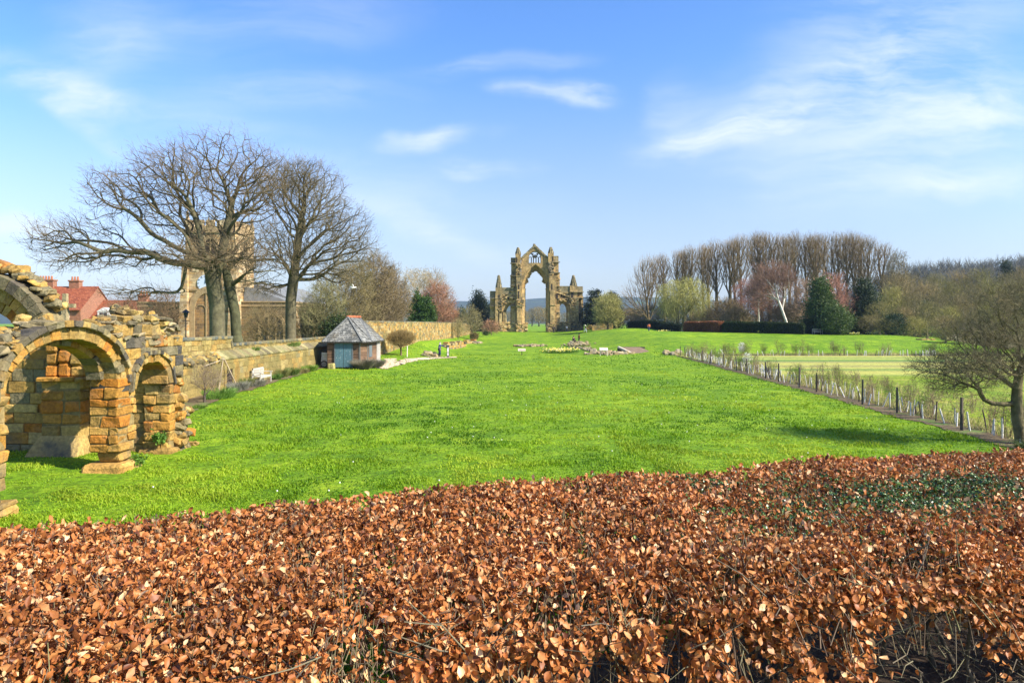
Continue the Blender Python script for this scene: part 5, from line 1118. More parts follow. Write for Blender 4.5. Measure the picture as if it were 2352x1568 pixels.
# ------------------------------------------------------------------ people
SK, HR = (.55, .33, .23), None
M['skin'] = mat('skin', (.50, .30, .21), .6, (.95, 1.05), 5)
def skinned(name, pts, edges, rad, matl, parent, root=0, sub=1):
    me = bpy.data.meshes.new(name); me.from_pydata([tuple(p) for p in pts], edges, []); me.materials.append(matl); o = bpy.data.objects.new(name, me); COL.objects.link(o); o.parent = parent
    md = o.modifiers.new('Skin', 'SKIN'); md.use_smooth_shade = True
    for i, r_ in enumerate(rad): me.skin_vertices[0].data[i].radius = (r_, r_)
    me.skin_vertices[0].data[root].use_root = True
    s_ = o.modifiers.new('Subdivision', 'SUBSURF'); s_.levels = sub; s_.render_levels = sub; return o
def cloth_mat(n, c): return mat(n, c, .9, (.85, 1.12), 6)
def person(label, loc, rz, pose, top, legs, hair, h=1.7, hat=None):
    r = thing('person', loc, label, 'person', 'visitors on the lawn'); r.rotation_euler = (0, 0, rz); k = h / 1.7
    J = dict(pel=(0, 0, .92), sp=(0, .0, 1.12), ch=(0, .01, 1.34), nk=(0, .0, 1.47), hd=(0, -.02, 1.58), tp=(0, -.01, 1.66))
    def leg(s_, knee, ank, toe): J.update({'h' + s_: (.09 if s_ == 'l' else -.09, 0, .88), 'k' + s_: knee, 'a' + s_: ank, 't' + s_: toe})
    def arm(s_, el, wr, hn): J.update({'s' + s_: (.18 if s_ == 'l' else -.18, .01, 1.40), 'e' + s_: el, 'w' + s_: wr, 'n' + s_: hn})
    if pose == 'walk':
        leg('l', (.09, -.18, .50), (.09, -.22, .09), (.09, -.40, .04)); leg('r', (-.09, .10, .49), (-.09, .34, .14), (-.09, .22, .03)); arm('l', (.25, .12, 1.14), (.24, .02, .90), (.24, -.03, .82)); arm('r', (-.25, -.06, 1.14), (-.24, -.2, .95), (-.23, -.26, .88))
    elif pose == 'sit':
        for q in J: J[q] = (J[q][0], J[q][1] + (.06 if J[q][2] < 1.2 else -.03), J[q][2] - .47)
        leg('l', (.12, -.42, .50), (.12, -.45, .09), (.12, -.62, .04)); leg('r', (-.1, -.42, .50), (-.12, -.40, .09), (-.12, -.57, .04)); J['hl'] = (.09, .05, .44); J['hr'] = (-.09, .05, .44); arm('l', (.25, -.08, .68), (.14, -.30, .60), (.08, -.38, .60)); arm('r', (-.25, -.08, .68), (-.14, -.30, .62), (-.08, -.38, .62)); J['sl'] = (.18, 0, .93); J['sr'] = (-.18, 0, .93)
    elif pose == 'reach':
        leg('l', (.10, -.06, .50), (.10, .0, .09), (.11, -.18, .04)); leg('r', (-.10, .0, .50), (-.11, .05, .09), (-.12, -.13, .04)); arm('l', (.30, -.22, 1.24), (.40, -.46, 1.24), (.44, -.56, 1.26)); arm('r', (-.24, .0, 1.13), (-.2, -.14, .92), (-.18, -.2, .86))
        for q in ('ch', 'nk', 'hd', 'tp', 'sl', 'sr'): J[q] = (J[q][0] + .03, J[q][1] - .08, J[q][2] - .01)
    else:
        leg('l', (.10, -.02, .50), (.10, .02, .09), (.12, -.16, .04)); leg('r', (-.10, -.02, .50), (-.10, .02, .09), (-.12, -.16, .04)); arm('l', (.24, .02, 1.13), (.2, -.1, .92), (.17, -.16, .87)); arm('r', (-.24, .02, 1.13), (-.2, -.1, .92), (-.17, -.16, .87))
    J = {q: np.array(p) * k for q, p in J.items()}
    ch = [('pel', 'sp'), ('sp', 'ch'), ('ch', 'nk'), ('nk', 'hd'), ('hd', 'tp')]
    for s_ in 'lr': ch += [('pel', 'h' + s_), ('h' + s_, 'k' + s_), ('k' + s_, 'a' + s_), ('a' + s_, 't' + s_), ('ch', 's' + s_), ('s' + s_, 'e' + s_), ('e' + s_, 'w' + s_), ('w' + s_, 'n' + s_)]
    names = list(J); idx = {q: i for i, q in enumerate(names)}; rad = {'pel': .13, 'sp': .12, 'ch': .14, 'nk': .055, 'hd': .092, 'tp': .07, 'h': .085, 'k': .058, 'a': .042, 't': .035, 's': .058, 'e': .043, 'w': .03, 'n': .034}
    pts = [J[q] for q in names]; rr = [(rad.get(q) or rad[q[0]]) * k for q in names]; ed = [(idx[a], idx[b_]) for a, b_ in ch]
    # nose, and a thumb with four bent fingers on each hand
    pts.append(J['hd'] + np.array((0, -.1, 0)) * k); rr.append(.018 * k); ed.append((idx['hd'], len(pts) - 1))
    for s_ in 'lr':
        d = J['n' + s_] - J['w' + s_]; d = d / np.linalg.norm(d); sd = np.array((1.0 if s_ == 'l' else -1.0, 0, 0)); q_ = np.cross(d, sd); q_ /= np.linalg.norm(q_)
        for f, ln_ in ((-.030, .075), (-.010, .09), (.010, .085), (.030, .065)):
            b0 = J['n' + s_] + q_ * f * k + d * .03 * k; pts += [b0, b0 + d * ln_ * .6 * k, b0 + d * ln_ * k - sd * .02 * k]; rr += [.011 * k, .009 * k, .008 * k]; m_ = len(pts); ed += [(idx['n' + s_], m_ - 3), (m_ - 3, m_ - 2), (m_ - 2, m_ - 1)]
        pts += [J['n' + s_] - q_ * .045 * k, J['n' + s_] - q_ * .06 * k + d * .04 * k]; rr += [.012 * k, .01 * k]; m_ = len(pts); ed += [(idx['n' + s_], m_ - 2), (m_ - 2, m_ - 1)]
    skinned('body', pts, ed, rr, M['skin'], r, idx['pel'])
    def cloth(nm, keys, edges, radf, matl): ii = {q: i for i, q in enumerate(keys)}; return skinned(nm, [J[q] for q in keys], [(ii[a], ii[b_]) for a, b_ in edges], [radf[q] * k for q in keys], matl, r)
    up = ['pel', 'sp', 'ch', 'sl', 'el', 'wl', 'sr', 'er', 'wr']; cloth('jacket', up, [('pel', 'sp'), ('sp', 'ch'), ('ch', 'sl'), ('sl', 'el'), ('el', 'wl'), ('ch', 'sr'), ('sr', 'er'), ('er', 'wr')], dict(pel=.165, sp=.15, ch=.17, sl=.085, el=.066, wl=.052, sr=.085, er=.066, wr=.052), top)
    lo = ['pel', 'hl', 'kl', 'al', 'hr', 'kr', 'ar']; cloth('trousers', lo, [('pel', 'hl'), ('hl', 'kl'), ('kl', 'al'), ('pel', 'hr'), ('hr', 'kr'), ('kr', 'ar')], dict(pel=.145, hl=.105, kl=.08, al=.064, hr=.105, kr=.08, ar=.064), legs)
    for s_ in 'lr': skinned('shoe', [J['a' + s_] - (0, 0, .04 * k), J['t' + s_]], [(0, 1)], [.056 * k, .048 * k], M['dark'], r)
    skinned('hat' if hat else 'hair', [J['hd'] + np.array((0, .035, .045)) * k, J['tp'] + np.array((0, .02, .015)) * k, J['hd'] + np.array((0, .06, -.05)) * k], [(0, 1), (0, 2)], [.10 * k, .075 * k, .07 * k], hair, r); return r
navy, jean, grey, blk = cloth_mat('navy_cloth', (.02, .035, .11)), cloth_mat('dark_denim', (.035, .05, .09)), cloth_mat('grey_hair', (.5, .46, .40)), cloth_mat('black_cloth', (.014, .014, .018))
red, pale, orange, brownh, teal = cloth_mat('dark_red_cloth', (.16, .03, .025)), cloth_mat('pale_denim', (.38, .42, .46)), cloth_mat('orange_cloth', (.55, .16, .06)), cloth_mat('dark_hair', (.02, .014, .01)), cloth_mat('white_cap', (.7, .7, .68))
Yq = 80.6; px = (1009.5 - 1176) / F * Yq; person('grey-haired man in navy jacket reaching to the slim black post', (px, Yq, tz(px, Yq) + .02), R(72), 'reach', navy, jean, grey, 1.72)
def zat(u, v, Y): return ZC - (v - HZ) / F * Y
Yq = 117.0; px = (1330 - 1176) / F * Yq; person('person in dark clothes with red front standing by the ruined wall', (px, Yq, tz(px, Yq) - .0), R(-70), 'stand', red, blk, brownh, 1.55)
px = (1317.5 - 1176) / F * Yq; zz = tz(px, Yq); stones('fallen_stones', [(px + rng.normal(0, .25), Yq + rng.normal(0, .15), zz + rng.random() * .25) for _ in range(26)], .5, 'low stone seat under the seated person'); person('seated person in black on the ruined wall, beside a standing companion', (px, Yq, zz + .05), R(35), 'sit', blk, blk, brownh, 1.7)
Yq = 150.0; px = (1344.5 - 1176) / F * Yq; person('person in white cap, dark top and pale jeans walking on the upper lawn', (px, Yq, tz(px, Yq)), R(75), 'walk', blk, pale, teal, 1.75, True)
Yq = 136.0; px = (1490.5 - 1176) / F * Yq; person('person in orange top walking before the dark hedge', (px, Yq, tz(px, Yq)), R(160), 'walk', orange, jean, brownh, 1.72)
Yq = 174.5; px = qx(1292) ; person('person in grey standing at the foot of the right aisle', (px, Yq, tz(px, Yq)), R(20), 'stand', pale, jean, brownh, 1.6)
px = qx(1120); person('person in black standing against the right pier of the great window', (px, Yq, tz(px, Yq)), R(200), 'stand', blk, blk, brownh, 1.7)
# white bird gliding before the scrub
b0 = np.array([(810 - 1176) / F * 70, 70.0, top_z(661, 70)]); r = thing('bird', tuple(b0), 'white bird in flight before the dark trees', 'bird'); mb = MB(); polytube(mb, [b0 + (-.34, 0, .02), b0 + (-.2, 0, .05), b0, b0 + (.2, 0, .03), b0 + (.34, 0, .06), b0 + (.42, 0, .05)], [.02, .08, .11, .085, .05, .01], 8, (.85, .85, .85)); mb.build('body', M['white'], r)
mb = MB()
for s_ in (-1, 1): V = [b0 + (-.12, 0, .08), b0 + (.14, 0, .08), b0 + (.02, s_ * .3, .34), b0 + (-.2, s_ * .32, .36), b0 + (-.2, s_ * .62, .42)]; mb.add(V, [(0, 1, 2, 3)]); mb.add(V, [(3, 2, 4)])
mb.build('wing', M['white'], r)

# ------------------------------------------------------------------ fence, guards, young hedge
mbp = MB(); box(mbp, -.038, .038, -.038, .038, -.2, 1.2, (.10, .085, .065))
lm = dict(cat='post', group='fence posts along the young hedge')
posts = [83.3, 79.8, 75.9, 70.4, 66.7, 61.9, 56.9, 53.7, 49.2, 46.3, 42.2, 39.6, 33.5, 30.3, 25.4, 21.5]; proto = None
where = {0: 'the farthest fence post, at the far corner of the young hedge', 14: 'tall dark fence post in front of the orchard tree, nearest one seen whole', 8: 'fence post with two braces leaning on it', 15: 'dark fence post at the near end by the brown hedge'}
for i, y in enumerate(posts):
    x = fx(y) + rng.normal(0, .03); lab = where.get(i, 'dark square wooden fence post at the edge of the lawn')
    if proto is None: proto = mbp.build('fence_post', M['wood']); o = proto
    else: o = proto.copy(); COL.objects.link(o)
    o.location = (x, y, 0); o.scale = (1, 1, rng.uniform(.92, 1.08)); o.rotation_euler = (rng.normal(0, .02), rng.normal(0, .02), rng.uniform(0, 1.5)); tag(o, lab, 'post', 'fence posts along the young hedge')
mb = MB(); y = 49.2
for dy, dx in ((-1.3, -.05), (1.1, .9)): polytube(mb, [(fx(y) + dx, y + dy, 0), (fx(y), y, .95)], .045, 6, (.09, .075, .06))
tag(mb.build('brace', M['wood'], None, loc=(fx(y), y, 0)), 'pair of dark braces propping a fence post', 'brace')
def wire_mb():
    mb = MB(); Ys = np.array(posts); P_ = np.stack([fx(Ys), Ys], 1)
    for z in (.3, .65, 1.0): polytube(mb, np.c_[P_, np.full(len(Ys), z)], .004, 3, (.2, .2, .2))
    return mb
tag(wire_mb().build('fence_wire', M['metal'], None, loc=(fx(50), 50, .6)), 'thin wires strung between the dark fence posts', 'fence')
mt = MB(); t = np.linspace(0, 2 * math.pi, 9); polytube(mt, [(0, 0, -.05), (0, 0, .3), (0, 0, .64)], .028, 9, (.62, .61, .56)); tube0 = mt.build('tree_guard', M['tube'], None, True); tube0.location = (0, 0, -50)
ms = MB(); polytube(ms, [(0, 0, -.05), (.005, 0, .4), (0, .006, .8)], [.024, .022, .02], 6, (.60, .56, .47)); cane0 = ms.build('cane', M['tube'], None, True)
ms = MB(); polytube(ms, [(0, 0, -.05), (.01, 0, .35), (0, .01, .72)], [.03, .028, .025], 6, (.09, .07, .055)); stake0 = ms.build('stake', M['wood'], None, True)
first = {tube0: True, cane0: True, stake0: True}
LB = {tube0: ('leaning white plastic tube guard along the young hedge', 'tree guard', 'white tree guards along the fence'), cane0: ('thin pale cane standing in the young hedge along the fence', 'cane', 'pale canes along the fence'), stake0: ('short dark leaning stake in the young hedge along the fence', 'stake', 'dark stakes along the fence')}
LB2 = {tube0: ('leaning white tube guard in the far row below the upper lawn', 'tree guard', 'white tree guards in the far row'), cane0: ('thin pale cane in the far row below the upper lawn', 'cane', 'pale canes in the far row'), stake0: ('short dark stake in the far row below the upper lawn', 'stake', 'dark stakes in the far row')}
def plant(src, x, y, lb, lean=.25, s_=1.0):
    if first[src]: o = src; first[src] = False
    else: o = src.copy(); COL.objects.link(o)
    o.location = (x, y, tz(x, y)); o.rotation_euler = (rng.normal(0, lean * .5), rng.normal(-lean * .3, lean), rng.uniform(0, 6.28)); o.scale = (s_, s_, s_ * rng.uniform(.85, 1.15)); tag(o, *lb[src])
y = 21.0
while y < 83:
    k = rng.random(); n = 1 + (rng.random() < .35) + (y > 48) * (rng.random() < .5)
    for _ in range(n): src = (tube0, tube0, cane0, tube0, stake0)[rng.integers(5)]; plant(src, fx(y) + rng.uniform(.15, .95), y + rng.uniform(-.3, .3), LB, .22, 1.0 if y < 48 else 1.1)
    y += rng.uniform(.36, .74)
for _ in range(62):
    u = rng.choice([1640, 1660, 1700, 1745, 1790, 1835, 1880, 1935, 1985, 2020, 2060, 2090, 2120, 2140]) + rng.normal(0, 10); y = 82.9 + rng.normal(0, .3); plant((tube0, tube0, cane0, tube0, stake0)[rng.integers(5)], (u - 1176) / F * y, y, LB2, .25, 1.15)
# young shrubs of the hedge: a few kinds, copied along the line
def whip(name, n, h, w, leafn, lcol, tc=(.17, .13, .075), lsz=.05, tr=.008):
    r = thing(name, (0, 0, 0), '', 'shrub'); mb = MB(); lf = MB(); tips = []
    for _ in range(n):
        a = rng.uniform(0, 6.28); b0 = np.array([rng.normal(0, .05), rng.normal(0, .05), 0]); d = np.array([math.cos(a) * w * rng.random(), math.sin(a) * w * rng.random(), h * rng.uniform(.6, 1)]); m1 = b0 + d * .5 + rng.normal(0, .06, 3); polytube(mb, [b0, m1, b0 + d], [tr * 1.3, tr, tr * .5], 4, tc)
        for _ in range(7):
            t_ = rng.uniform(.3, 1); q = b0 + d * t_; e = q + np.array([rng.normal(0, .2), rng.normal(0, .2), rng.uniform(.05, .3)]) * h * .55; polytube(mb, [q, (q + e) / 2 + rng.normal(0, .02, 3), e], [tr * .6, tr * .5, tr * .3], 3, tc); tips += [e, (q + e) / 2]
            for _ in range(3): e2 = e + rng.normal(0, .09, 3) + (0, 0, .03); polytube(mb, [(q + e) / 2, e2], [tr * .4, tr * .25], 3, tc); tips.append(e2)
    mb.build('stems', M['twig'], r)
    if leafn: T_ = np.array(tips); leaf_cloud(lf, [(0, 0, h * .62, w * .8, w * .8, h * .42)], leafn, lsz, lcol, 5, .05, .5, .6); lf.build('leaves', M['leaf'], r)
    return r
GL = [(.16, .26, .02), (.32, .40, .05)]
shr = [(whip('young_shrub', 6, 1.5, .55, 260, GL), 'young multi-stemmed hedge shrub with sparse yellow green leaves by the fence'), (whip('young_shrub', 7, 1.35, .6, 60, [(.30, .24, .10), (.38, .33, .12)], (.26, .19, .11)), 'bare twiggy young hedge shrub by the fence'), (whip('young_shrub', 5, 1.3, .5, 650, [(.12, .24, .02), (.26, .38, .05)]), 'bushy green young hedge shrub by the fence')]
used = [0, 0, 0]
def put(i, x, y, rz, s_, lab, grp):
    r, _ = shr[i]
    if not used[i]: used[i] = 1; r.location = (x, y, tz(x, y)); r.rotation_euler = (0, 0, rz); r.scale = (s_,) * 3; r['label'] = lab; r['group'] = grp
    else: copy_thing(r, (x, y, tz(x, y)), rz, s_, lab, grp)
y = 21.5
while y < 83:
    i = int(rng.choice([0, 1, 2], p=[.45, .3, .25] if y < 55 else [.35, .25, .4])); put(i, fx(y) + rng.uniform(.35, 1.3), y, rng.uniform(0, 6), rng.uniform(.8, 1.15), shr[i][1], 'young shrubs of the new hedge'); y += rng.uniform(.9, 1.7)
for _ in range(26):
    y = rng.uniform(27, 50); i = int(rng.integers(2)); put(i, fx(y) + rng.uniform(1.5, 5.5), y, rng.uniform(0, 6), rng.uniform(.5, .85), ['small yellow green sapling in the rough grass beyond the fence', 'small bare sapling in the rough grass beyond the fence'][i], 'saplings beyond the fence')
for _ in range(34):
    y = 84.2 + rng.normal(0, .5); u = rng.uniform(1590, 2150); i = int(rng.integers(3)); put(i, (u - 1176) / F * y, y, rng.uniform(0, 6), rng.uniform(.9, 1.3), ['sparse leafy shrub', 'bare twiggy shrub', 'bushy green shrub'][i] + ' in the far row below the upper lawn', 'shrubs of the far row')
bl = whip('blossom_shrub', 6, 1.5, .5, 900, [(.75, .75, .62), (.85, .85, .78)], lsz=.07); used.append(0)
for n_, (u, v, lab) in enumerate(((1761, 830, 'white blossoming shrub in the young hedge before the striped field'), (1703, 808, 'white blossoming shrub in the far row at the foot of the bank'))):
    X_, Y_ = ((fx(57.5) + 1.0, 57.5), ((1703 - 1176) / F * 83.5, 83.5))[n_]
    if n_ == 0: bl.location = (X_, Y_, 0); tag(bl, lab, 'shrub', 'white blossoming shrubs')
    else: copy_thing(bl, (X_, Y_, tz(X_, Y_)), 1, 1.1, lab, 'white blossoming shrubs')
# dry reeds and long grass along the young hedge and on the bank
mb = MB(); n = 26000; yy = rng.uniform(20, 84, n); xx = fx(yy) + rng.uniform(.6, 1.9, n) + (rng.random(n) < .35) * rng.uniform(0, 6, n) * (yy < 52); far = rng.random(n) < .22; yy = np.where(far, 84.5 + rng.normal(0, .6, n), yy); xx = np.where(far, rng.uniform(20, 64, n), xx)
hh = .12 + .35 * rng.random(n) * vnoise(xx, yy, 2.5); P0 = np.stack([xx, yy, zt(xx, yy)], 1); D = np.stack([rng.normal(0, .3, n), rng.normal(0, .3, n), np.ones(n)], 1); D /= np.linalg.norm(D, axis=1, keepdims=True)
tubes(mb, P0, P0 + D * hh[:, None], .008 + .00012 * yy, .003 + 0 * yy, D, D, 3, lerp3([(.40, .32, .14), (.22, .28, .04), (.48, .38, .20)], rng.random(n))); mb.build('long_dry_grass', M['twig'])['kind'] = 'stuff'

# ------------------------------------------------------------------ daffodils
def daffs(loc, rx, ry, n, label, hgt=.5, nf=.24):
    mb = MB(); lf = MB(); l = np.array(loc)
    X = l[0] + rx * .46 * rng.normal(0, 1, n); Y = l[1] + ry * .46 * rng.normal(0, 1, n); kk_ = (vnoise(X, Y, .55) * .6 + vnoise(X, Y, .2) * .4) > .42; X, Y = X[kk_], Y[kk_]; n = len(X); Z = zt(X, Y); D = np.stack([rng.normal(0, .3, n), rng.normal(0, .3, n), np.ones(n)], 1); P0 = np.stack([X, Y, Z], 1); hh = hgt * (.45 + .7 * rng.random(n) * (.5 + vnoise(X + 5, Y, .5)))
    tubes(lf, P0, P0 + D * hh[:, None], np.full(n, .022), np.full(n, .006), D, D, 3, lerp3([(.05, .14, .01), (.12, .22, .02)], rng.random(n)))
    k = int(n * nf); H = P0[:k] + D[:k] * (hh[:k, None] * 1.08)
    for p in H:
        c = (.85, .72, .10) if rng.random() < .6 else (.80, .74, .34); s_ = .055; obox(mb, p, (s_, s_ * .35, s_), rrot(.5), c)
    r = thing('daffodils', tuple(l), label, 'flowers', 'daffodil clumps'); r['kind'] = 'stuff' if False else ''; del r['kind']; lf.build('leaves', M['leaf'], r); o = mb.build('flowers', M['cloth'], r); o['kind'] = 'stuff'; return r
gx, gy = G(1288, 810); daffs((gx, gy, tz(gx, gy)), 2.3, 2.6, 2600, 'large patch of yellow daffodils in the middle of the lawn')
for u, w, lab in ((1962, 1.0, 'clump of yellow daffodils right of the pale bench'), (2015, 2.0, 'long drift of yellow daffodils under the woodland edge'), (1750, 1.0, 'thin daffodil clump at the foot of the long green hedge'), (2050, 1.2, 'end clump of daffodils nearest the terrace end')):
    Y_ = 113.0 if u > 1800 else 118.0; X_ = (u - 1176) / F * Y_; daffs((X_, Y_, tz(X_, Y_)), w, .6, 130, lab, .35, .5)
gx, gy = G(1640, 768); daffs(((1528 - 1176) / F * 136, 136.0, tz((1528 - 1176) / F * 136, 136)), 2.2, .7, 140, 'pale drift of daffodils before the dark hedge', .3, .5)

# ------------------------------------------------------------------ the great bare trees by the church
bl_ = (50.0,); X1 = (500 - 1176) / F * 50; l1 = (X1, 50.0, 1.0)
def q1(u, v, dy=0.0, Y=50.0, l=l1): return ((u - 1176) / F * (Y + dy) - l[0], Y + dy - l[1], ZC - (v - HZ) / F * (Y + dy) - l[2])
tr1 = [(-.02, 0, -.6), (.0, 0, .6), (-.02, 0, 1.8), (-.03, 0, 3.2), (-.05, 0, 4.3), q1(492, 618), q1(505, 590), q1(522, 555), q1(528, 500), q1(530, 450)]
ell1 = [(*q1(505, 410), 4.6, 4.0, 3.6, 5), (*q1(390, 400), 3.2, 3.2, 2.2, 3), (*q1(330, 470), 4.2, 3.2, 1.6, 2.6), (*q1(180, 530), 3.6, 2.6, 1.1, 1.5), (*q1(300, 590), 5.2, 3.0, 1.1, 2.0), (*q1(170, 600), 2.8, 2.0, .8, .8), (*q1(560, 480), 2.8, 3.2, 2.6, 2), (*q1(600, 600), 3.0, 2.6, .9, .8), (*q1(330, 672), 3.8, 2.4, .6, .9), (*q1(420, 520), 3.2, 3.2, 1.6, 1.6), (*q1(600, 420), 2.4, 2.8, 2.6, 2.2), (*q1(270, 425), 2.4, 2.4, 1.2, 1.2), (*q1(120, 560), 2.2, 1.8, .8, .9), (*q1(455, 590, -2), 2.6, 2.0, 1.2, 1.6), (*q1(560, 590, -1), 2.2, 2.0, 1.2, 1.2)]
T1_ = bare_tree('bare_tree', l1, 'biggest bare tree, its long limbs reaching left over the church tower', 'tree', tr1, ell1, 5400, .24, .017, .54, .08, 5, 2, .66, .009, (.10, .09, .048), (.085, .068, .036), (.135, .095, .05), .75, (-.5, 0, .25), segs=2, flare=.35, kk=(12, 6, 3), tw2=(2, .3, .006), up=.08)
# its low bough on the left, with a saw-cut knot
l2 = ((541 - 1176) / F * 51.5, 51.5, 1.0); p2 = lambda u, v, dy=0: q1(u, v, dy, 51.5, l2)
bare_tree('bare_tree', l2, 'dark mossy bare tree with a forked trunk just right of the biggest tree', 'tree', [p2(545, 800), p2(543, 770), p2(540, 720), p2(538, 690), p2(524, 655), p2(520, 620), p2(535, 570)], [(*p2(560, 560), 2.2, 2.4, 2.0, 3), (*p2(600, 620), 2.2, 2.0, 1.2, 2), (*p2(480, 560), 2.2, 2.2, 1.6, 2)], 420, .3, .013, .38, .07, 3, 3, .55, .008, (.085, .085, .04), (.09, .085, .045), (.10, .08, .06), kk=(10, 6, 3))
l3 = ((667 - 1176) / F * 58, 58.0, 1.0); p3 = lambda u, v, dy=0: q1(u, v, dy, 58.0, l3)
tr3 = [(0, 0, -.5), (0, 0, .5), (.02, 0, 2.0), p3(668, 690), p3(672, 650), p3(680, 600), p3(688, 550), p3(690, 500)]
ell3 = [(*p3(700, 450), 3.6, 3.6, 3.0, 5), (*p3(650, 430), 2.4, 3, 2.2, 2), (*p3(760, 520), 3.4, 3.2, 2.4, 3.5), (*p3(810, 570), 2.6, 2.6, 1.4, 1.4), (*p3(640, 560), 2.8, 3, 2.2, 2.2), (*p3(720, 600), 3.4, 3.2, 1.8, 2.2), (*p3(790, 640), 2.6, 2.6, 1.0, .9), (*p3(600, 660), 2.2, 2.2, .8, .8), (*p3(690, 400), 2.2, 2.4, 1.2, 1.2)]
bare_tree('bare_tree', l3, 'tall bare tree with round crown, right of the church tower', 'tree', tr3, ell3, 4000, .3, .017, .44, .08, 4, 3, .6, .0085, (.12, .105, .058), (.10, .08, .04), (.135, .105, .048), .8, (.12, 0, .2), kk=(11, 6, 3), tw2=(2, .28, .006), up=.05)
# ------------------------------------------------------------------ scrub and trees along the garden wall
def scrub(u, vtop, Y, w, label, n=520, colw=(.16, .12, .055), name='bare_tree', h0=.15, twr=.02, rt=.18, base=None, colc=None, twl=1.0, tw=4, cat='tree', group=None, lean=0, spread=.9, droop=0, tw2=(2, .5, .013), bf=.4, full=.4):
    x, y, z = at(u, Y); H = top_z(vtop, Y) - z; hw = w * Y / F / 2
    tr_ = [(0, 0, -.3), (.02, 0, H * .1), (.05 + lean * .1, .05, H * .28), (lean * .4, 0, H * .5)]
    el = [(lean * .5, 0, H * (.55 + .0), hw * .92, hw * .9, H * full, 4), (-hw * .35 + lean * .3, 0, H * .38, hw * .65, hw * .7, H * .28, 1.5), (hw * .4 + lean * .3, 0, H * .40, hw * .6, hw * .7, H * .28, 1.5), (lean * .6, 0, H * .78, hw * .6, hw * .6, H * .2, 1.5)]
    return bare_tree(name, (x, y, z), label, cat, tr_, el, n, bf, .016, rt, .06, 1, tw, twl, twr, (.11, .09, .055), colc or tuple(c * .9 for c in colw), colw, spread, (0, 0, .25), droop, group=group, segs=2, seg=1.0, kk=(7, 5, 3), tw2=tw2, surf=.45)
scrub(290, 682, 72, 140, 'low brown twiggy bush over the ruin, before the lower red house', 420, (.17, .10, .055), group='bushes in the churchyard', twl=.8, twr=.012, tw2=(2, .4, .008)); scrub(378, 668, 70, 95, 'brown twiggy bush left of the church tower', 380, (.16, .105, .055), group='bushes in the churchyard', twl=.8, twr=.012, tw2=(2, .4, .008)); scrub(610, 700, 70, 120, 'twiggy bush before the church aisle window', 420, (.17, .13, .06), group='bushes in the churchyard', twl=.8, twr=.011, tw2=(2, .4, .007)); scrub(715, 690, 72, 80, 'twiggy bush at the end of the church aisle', 380, (.17, .14, .06), group='bushes in the churchyard', twl=.8, twr=.011, tw2=(2, .4, .007))
SG = 'bare trees and scrub behind the garden wall'
scrub(800, 590, 74, 150, 'olive brown twiggy tree right behind the slate roof of the shed', 800, (0.182, 0.147, 0.063), group=SG, twl=.9, twr=.015, tw2=(3, .5, .01))
scrub(745, 640, 70, 120, 'low greenish branching tree between church and shed', 600, (0.182, 0.168, 0.070), group=SG, twl=.8, twr=.013, tw2=(2, .4, .009))
scrub(862, 582, 86, 130, 'tall dense brown tree rising above the shed', 1000, (0.168, 0.126, 0.063), group=SG, twr=.018, tw2=(3, .6, .012))
scrub(892, 612, 103, 95, 'brown twiggy tree between the tall brown tree and the cypress', 800, (0.196, 0.140, 0.070), group=SG, twr=.02, tw2=(3, .6, .014))
scrub(955, 612, 150, 110, 'pale buff bare tree rising behind the cypress', 700, (0.336, 0.266, 0.140), group=SG, twr=.022, tw2=(3, .6, .015))
scrub(995, 618, 140, 90, 'tall thin-topped bare tree at the end of the scrub', 500, (0.280, 0.224, 0.126), group=SG, twr=.022, tw2=(2, .7, .015))
scrub(1003, 648, 138, 95, 'reddish brown birch-like tree right of the cypress', 800, (0.308, 0.154, 0.084), group=SG, twr=.02, tw2=(3, .6, .013))
scrub(1025, 700, 152, 70, 'low rusty scrub beside the reddish tree', 400, (0.238, 0.154, 0.070), group=SG)
scrub(870, 690, 97, 110, 'low dark scrub over the near end of the garden wall', 500, (0.140, 0.112, 0.049), group=SG)
l = at(785, 68); evergreen('evergreen_shrub', l, 'dark evergreen shrub right behind the shed roof', 'shrub', [(0, 0, 2.2, 2.2, 1.8, 2.2)], 9000, .22, [(.018, .035, .008), (.05, .08, .015)], 1.5, .1, 40, .3)
# shrubs, cypress, yews
Y_ = 126.0; l = at(966, Y_); H = top_z(668, Y_) - l[2]; cyp = [(dx, dy, hh * .5, .75, .75, hh * .52, hh) for dx, dy, hh in ((-1.5, 0, H * .78), (-.7, .4, H), (.3, -.2, H * .86), (1.1, .3, H * .9), (1.9, 0, H * .72))] + [(.6, -.9, 1.6, 2.4, 1.3, 1.7, 8), (2.4, -.3, 1.2, 1.4, 1.2, 1.3, 3)]
evergreen('cypress', l, 'dark green upright multi-pointed cypress behind the garden wall', 'tree', cyp, 26000, .34, [(.018, .05, .008), (.07, .14, .012)], 3, .2, 40, .32, .35, -.9)
def yew(u, vtop, Y, w, label, cols=[(.010, .018, .008), (.03, .045, .014)], n=14000, s_=.42, name='yew', tip=True, base=0.0, group=None, cr=.5):
    l = at(u, Y); H = top_z(vtop, Y) - l[2]; hw = w * Y / F / 2
    el = [(0, 0, H * .30, hw, hw * .9, H * .32, 4), (0, 0, H * .58, hw * .72, hw * .7, H * .26, 2), (0, 0, H * .82, hw * .38, hw * .38, H * .18, 1)] if tip else [(0, 0, H * .5, hw, hw * .9, H * .52, 1)]
    return evergreen(name, l, label, 'tree', el, n, s_, cols, H * .6, .3, 110, cr * 1.15, .4, .3, group, .22)
yew(1100, 668, 190, 55, 'dark yew just left of the great window'); yew(1128, 690, 196, 60, 'low dark yew behind the left aisle window', n=9000); yew(1366, 664, 176, 60, 'dark pointed yew just right of the great window'); yew(1408, 672, 178, 50, 'dark yew behind the round pale tree', n=9000)
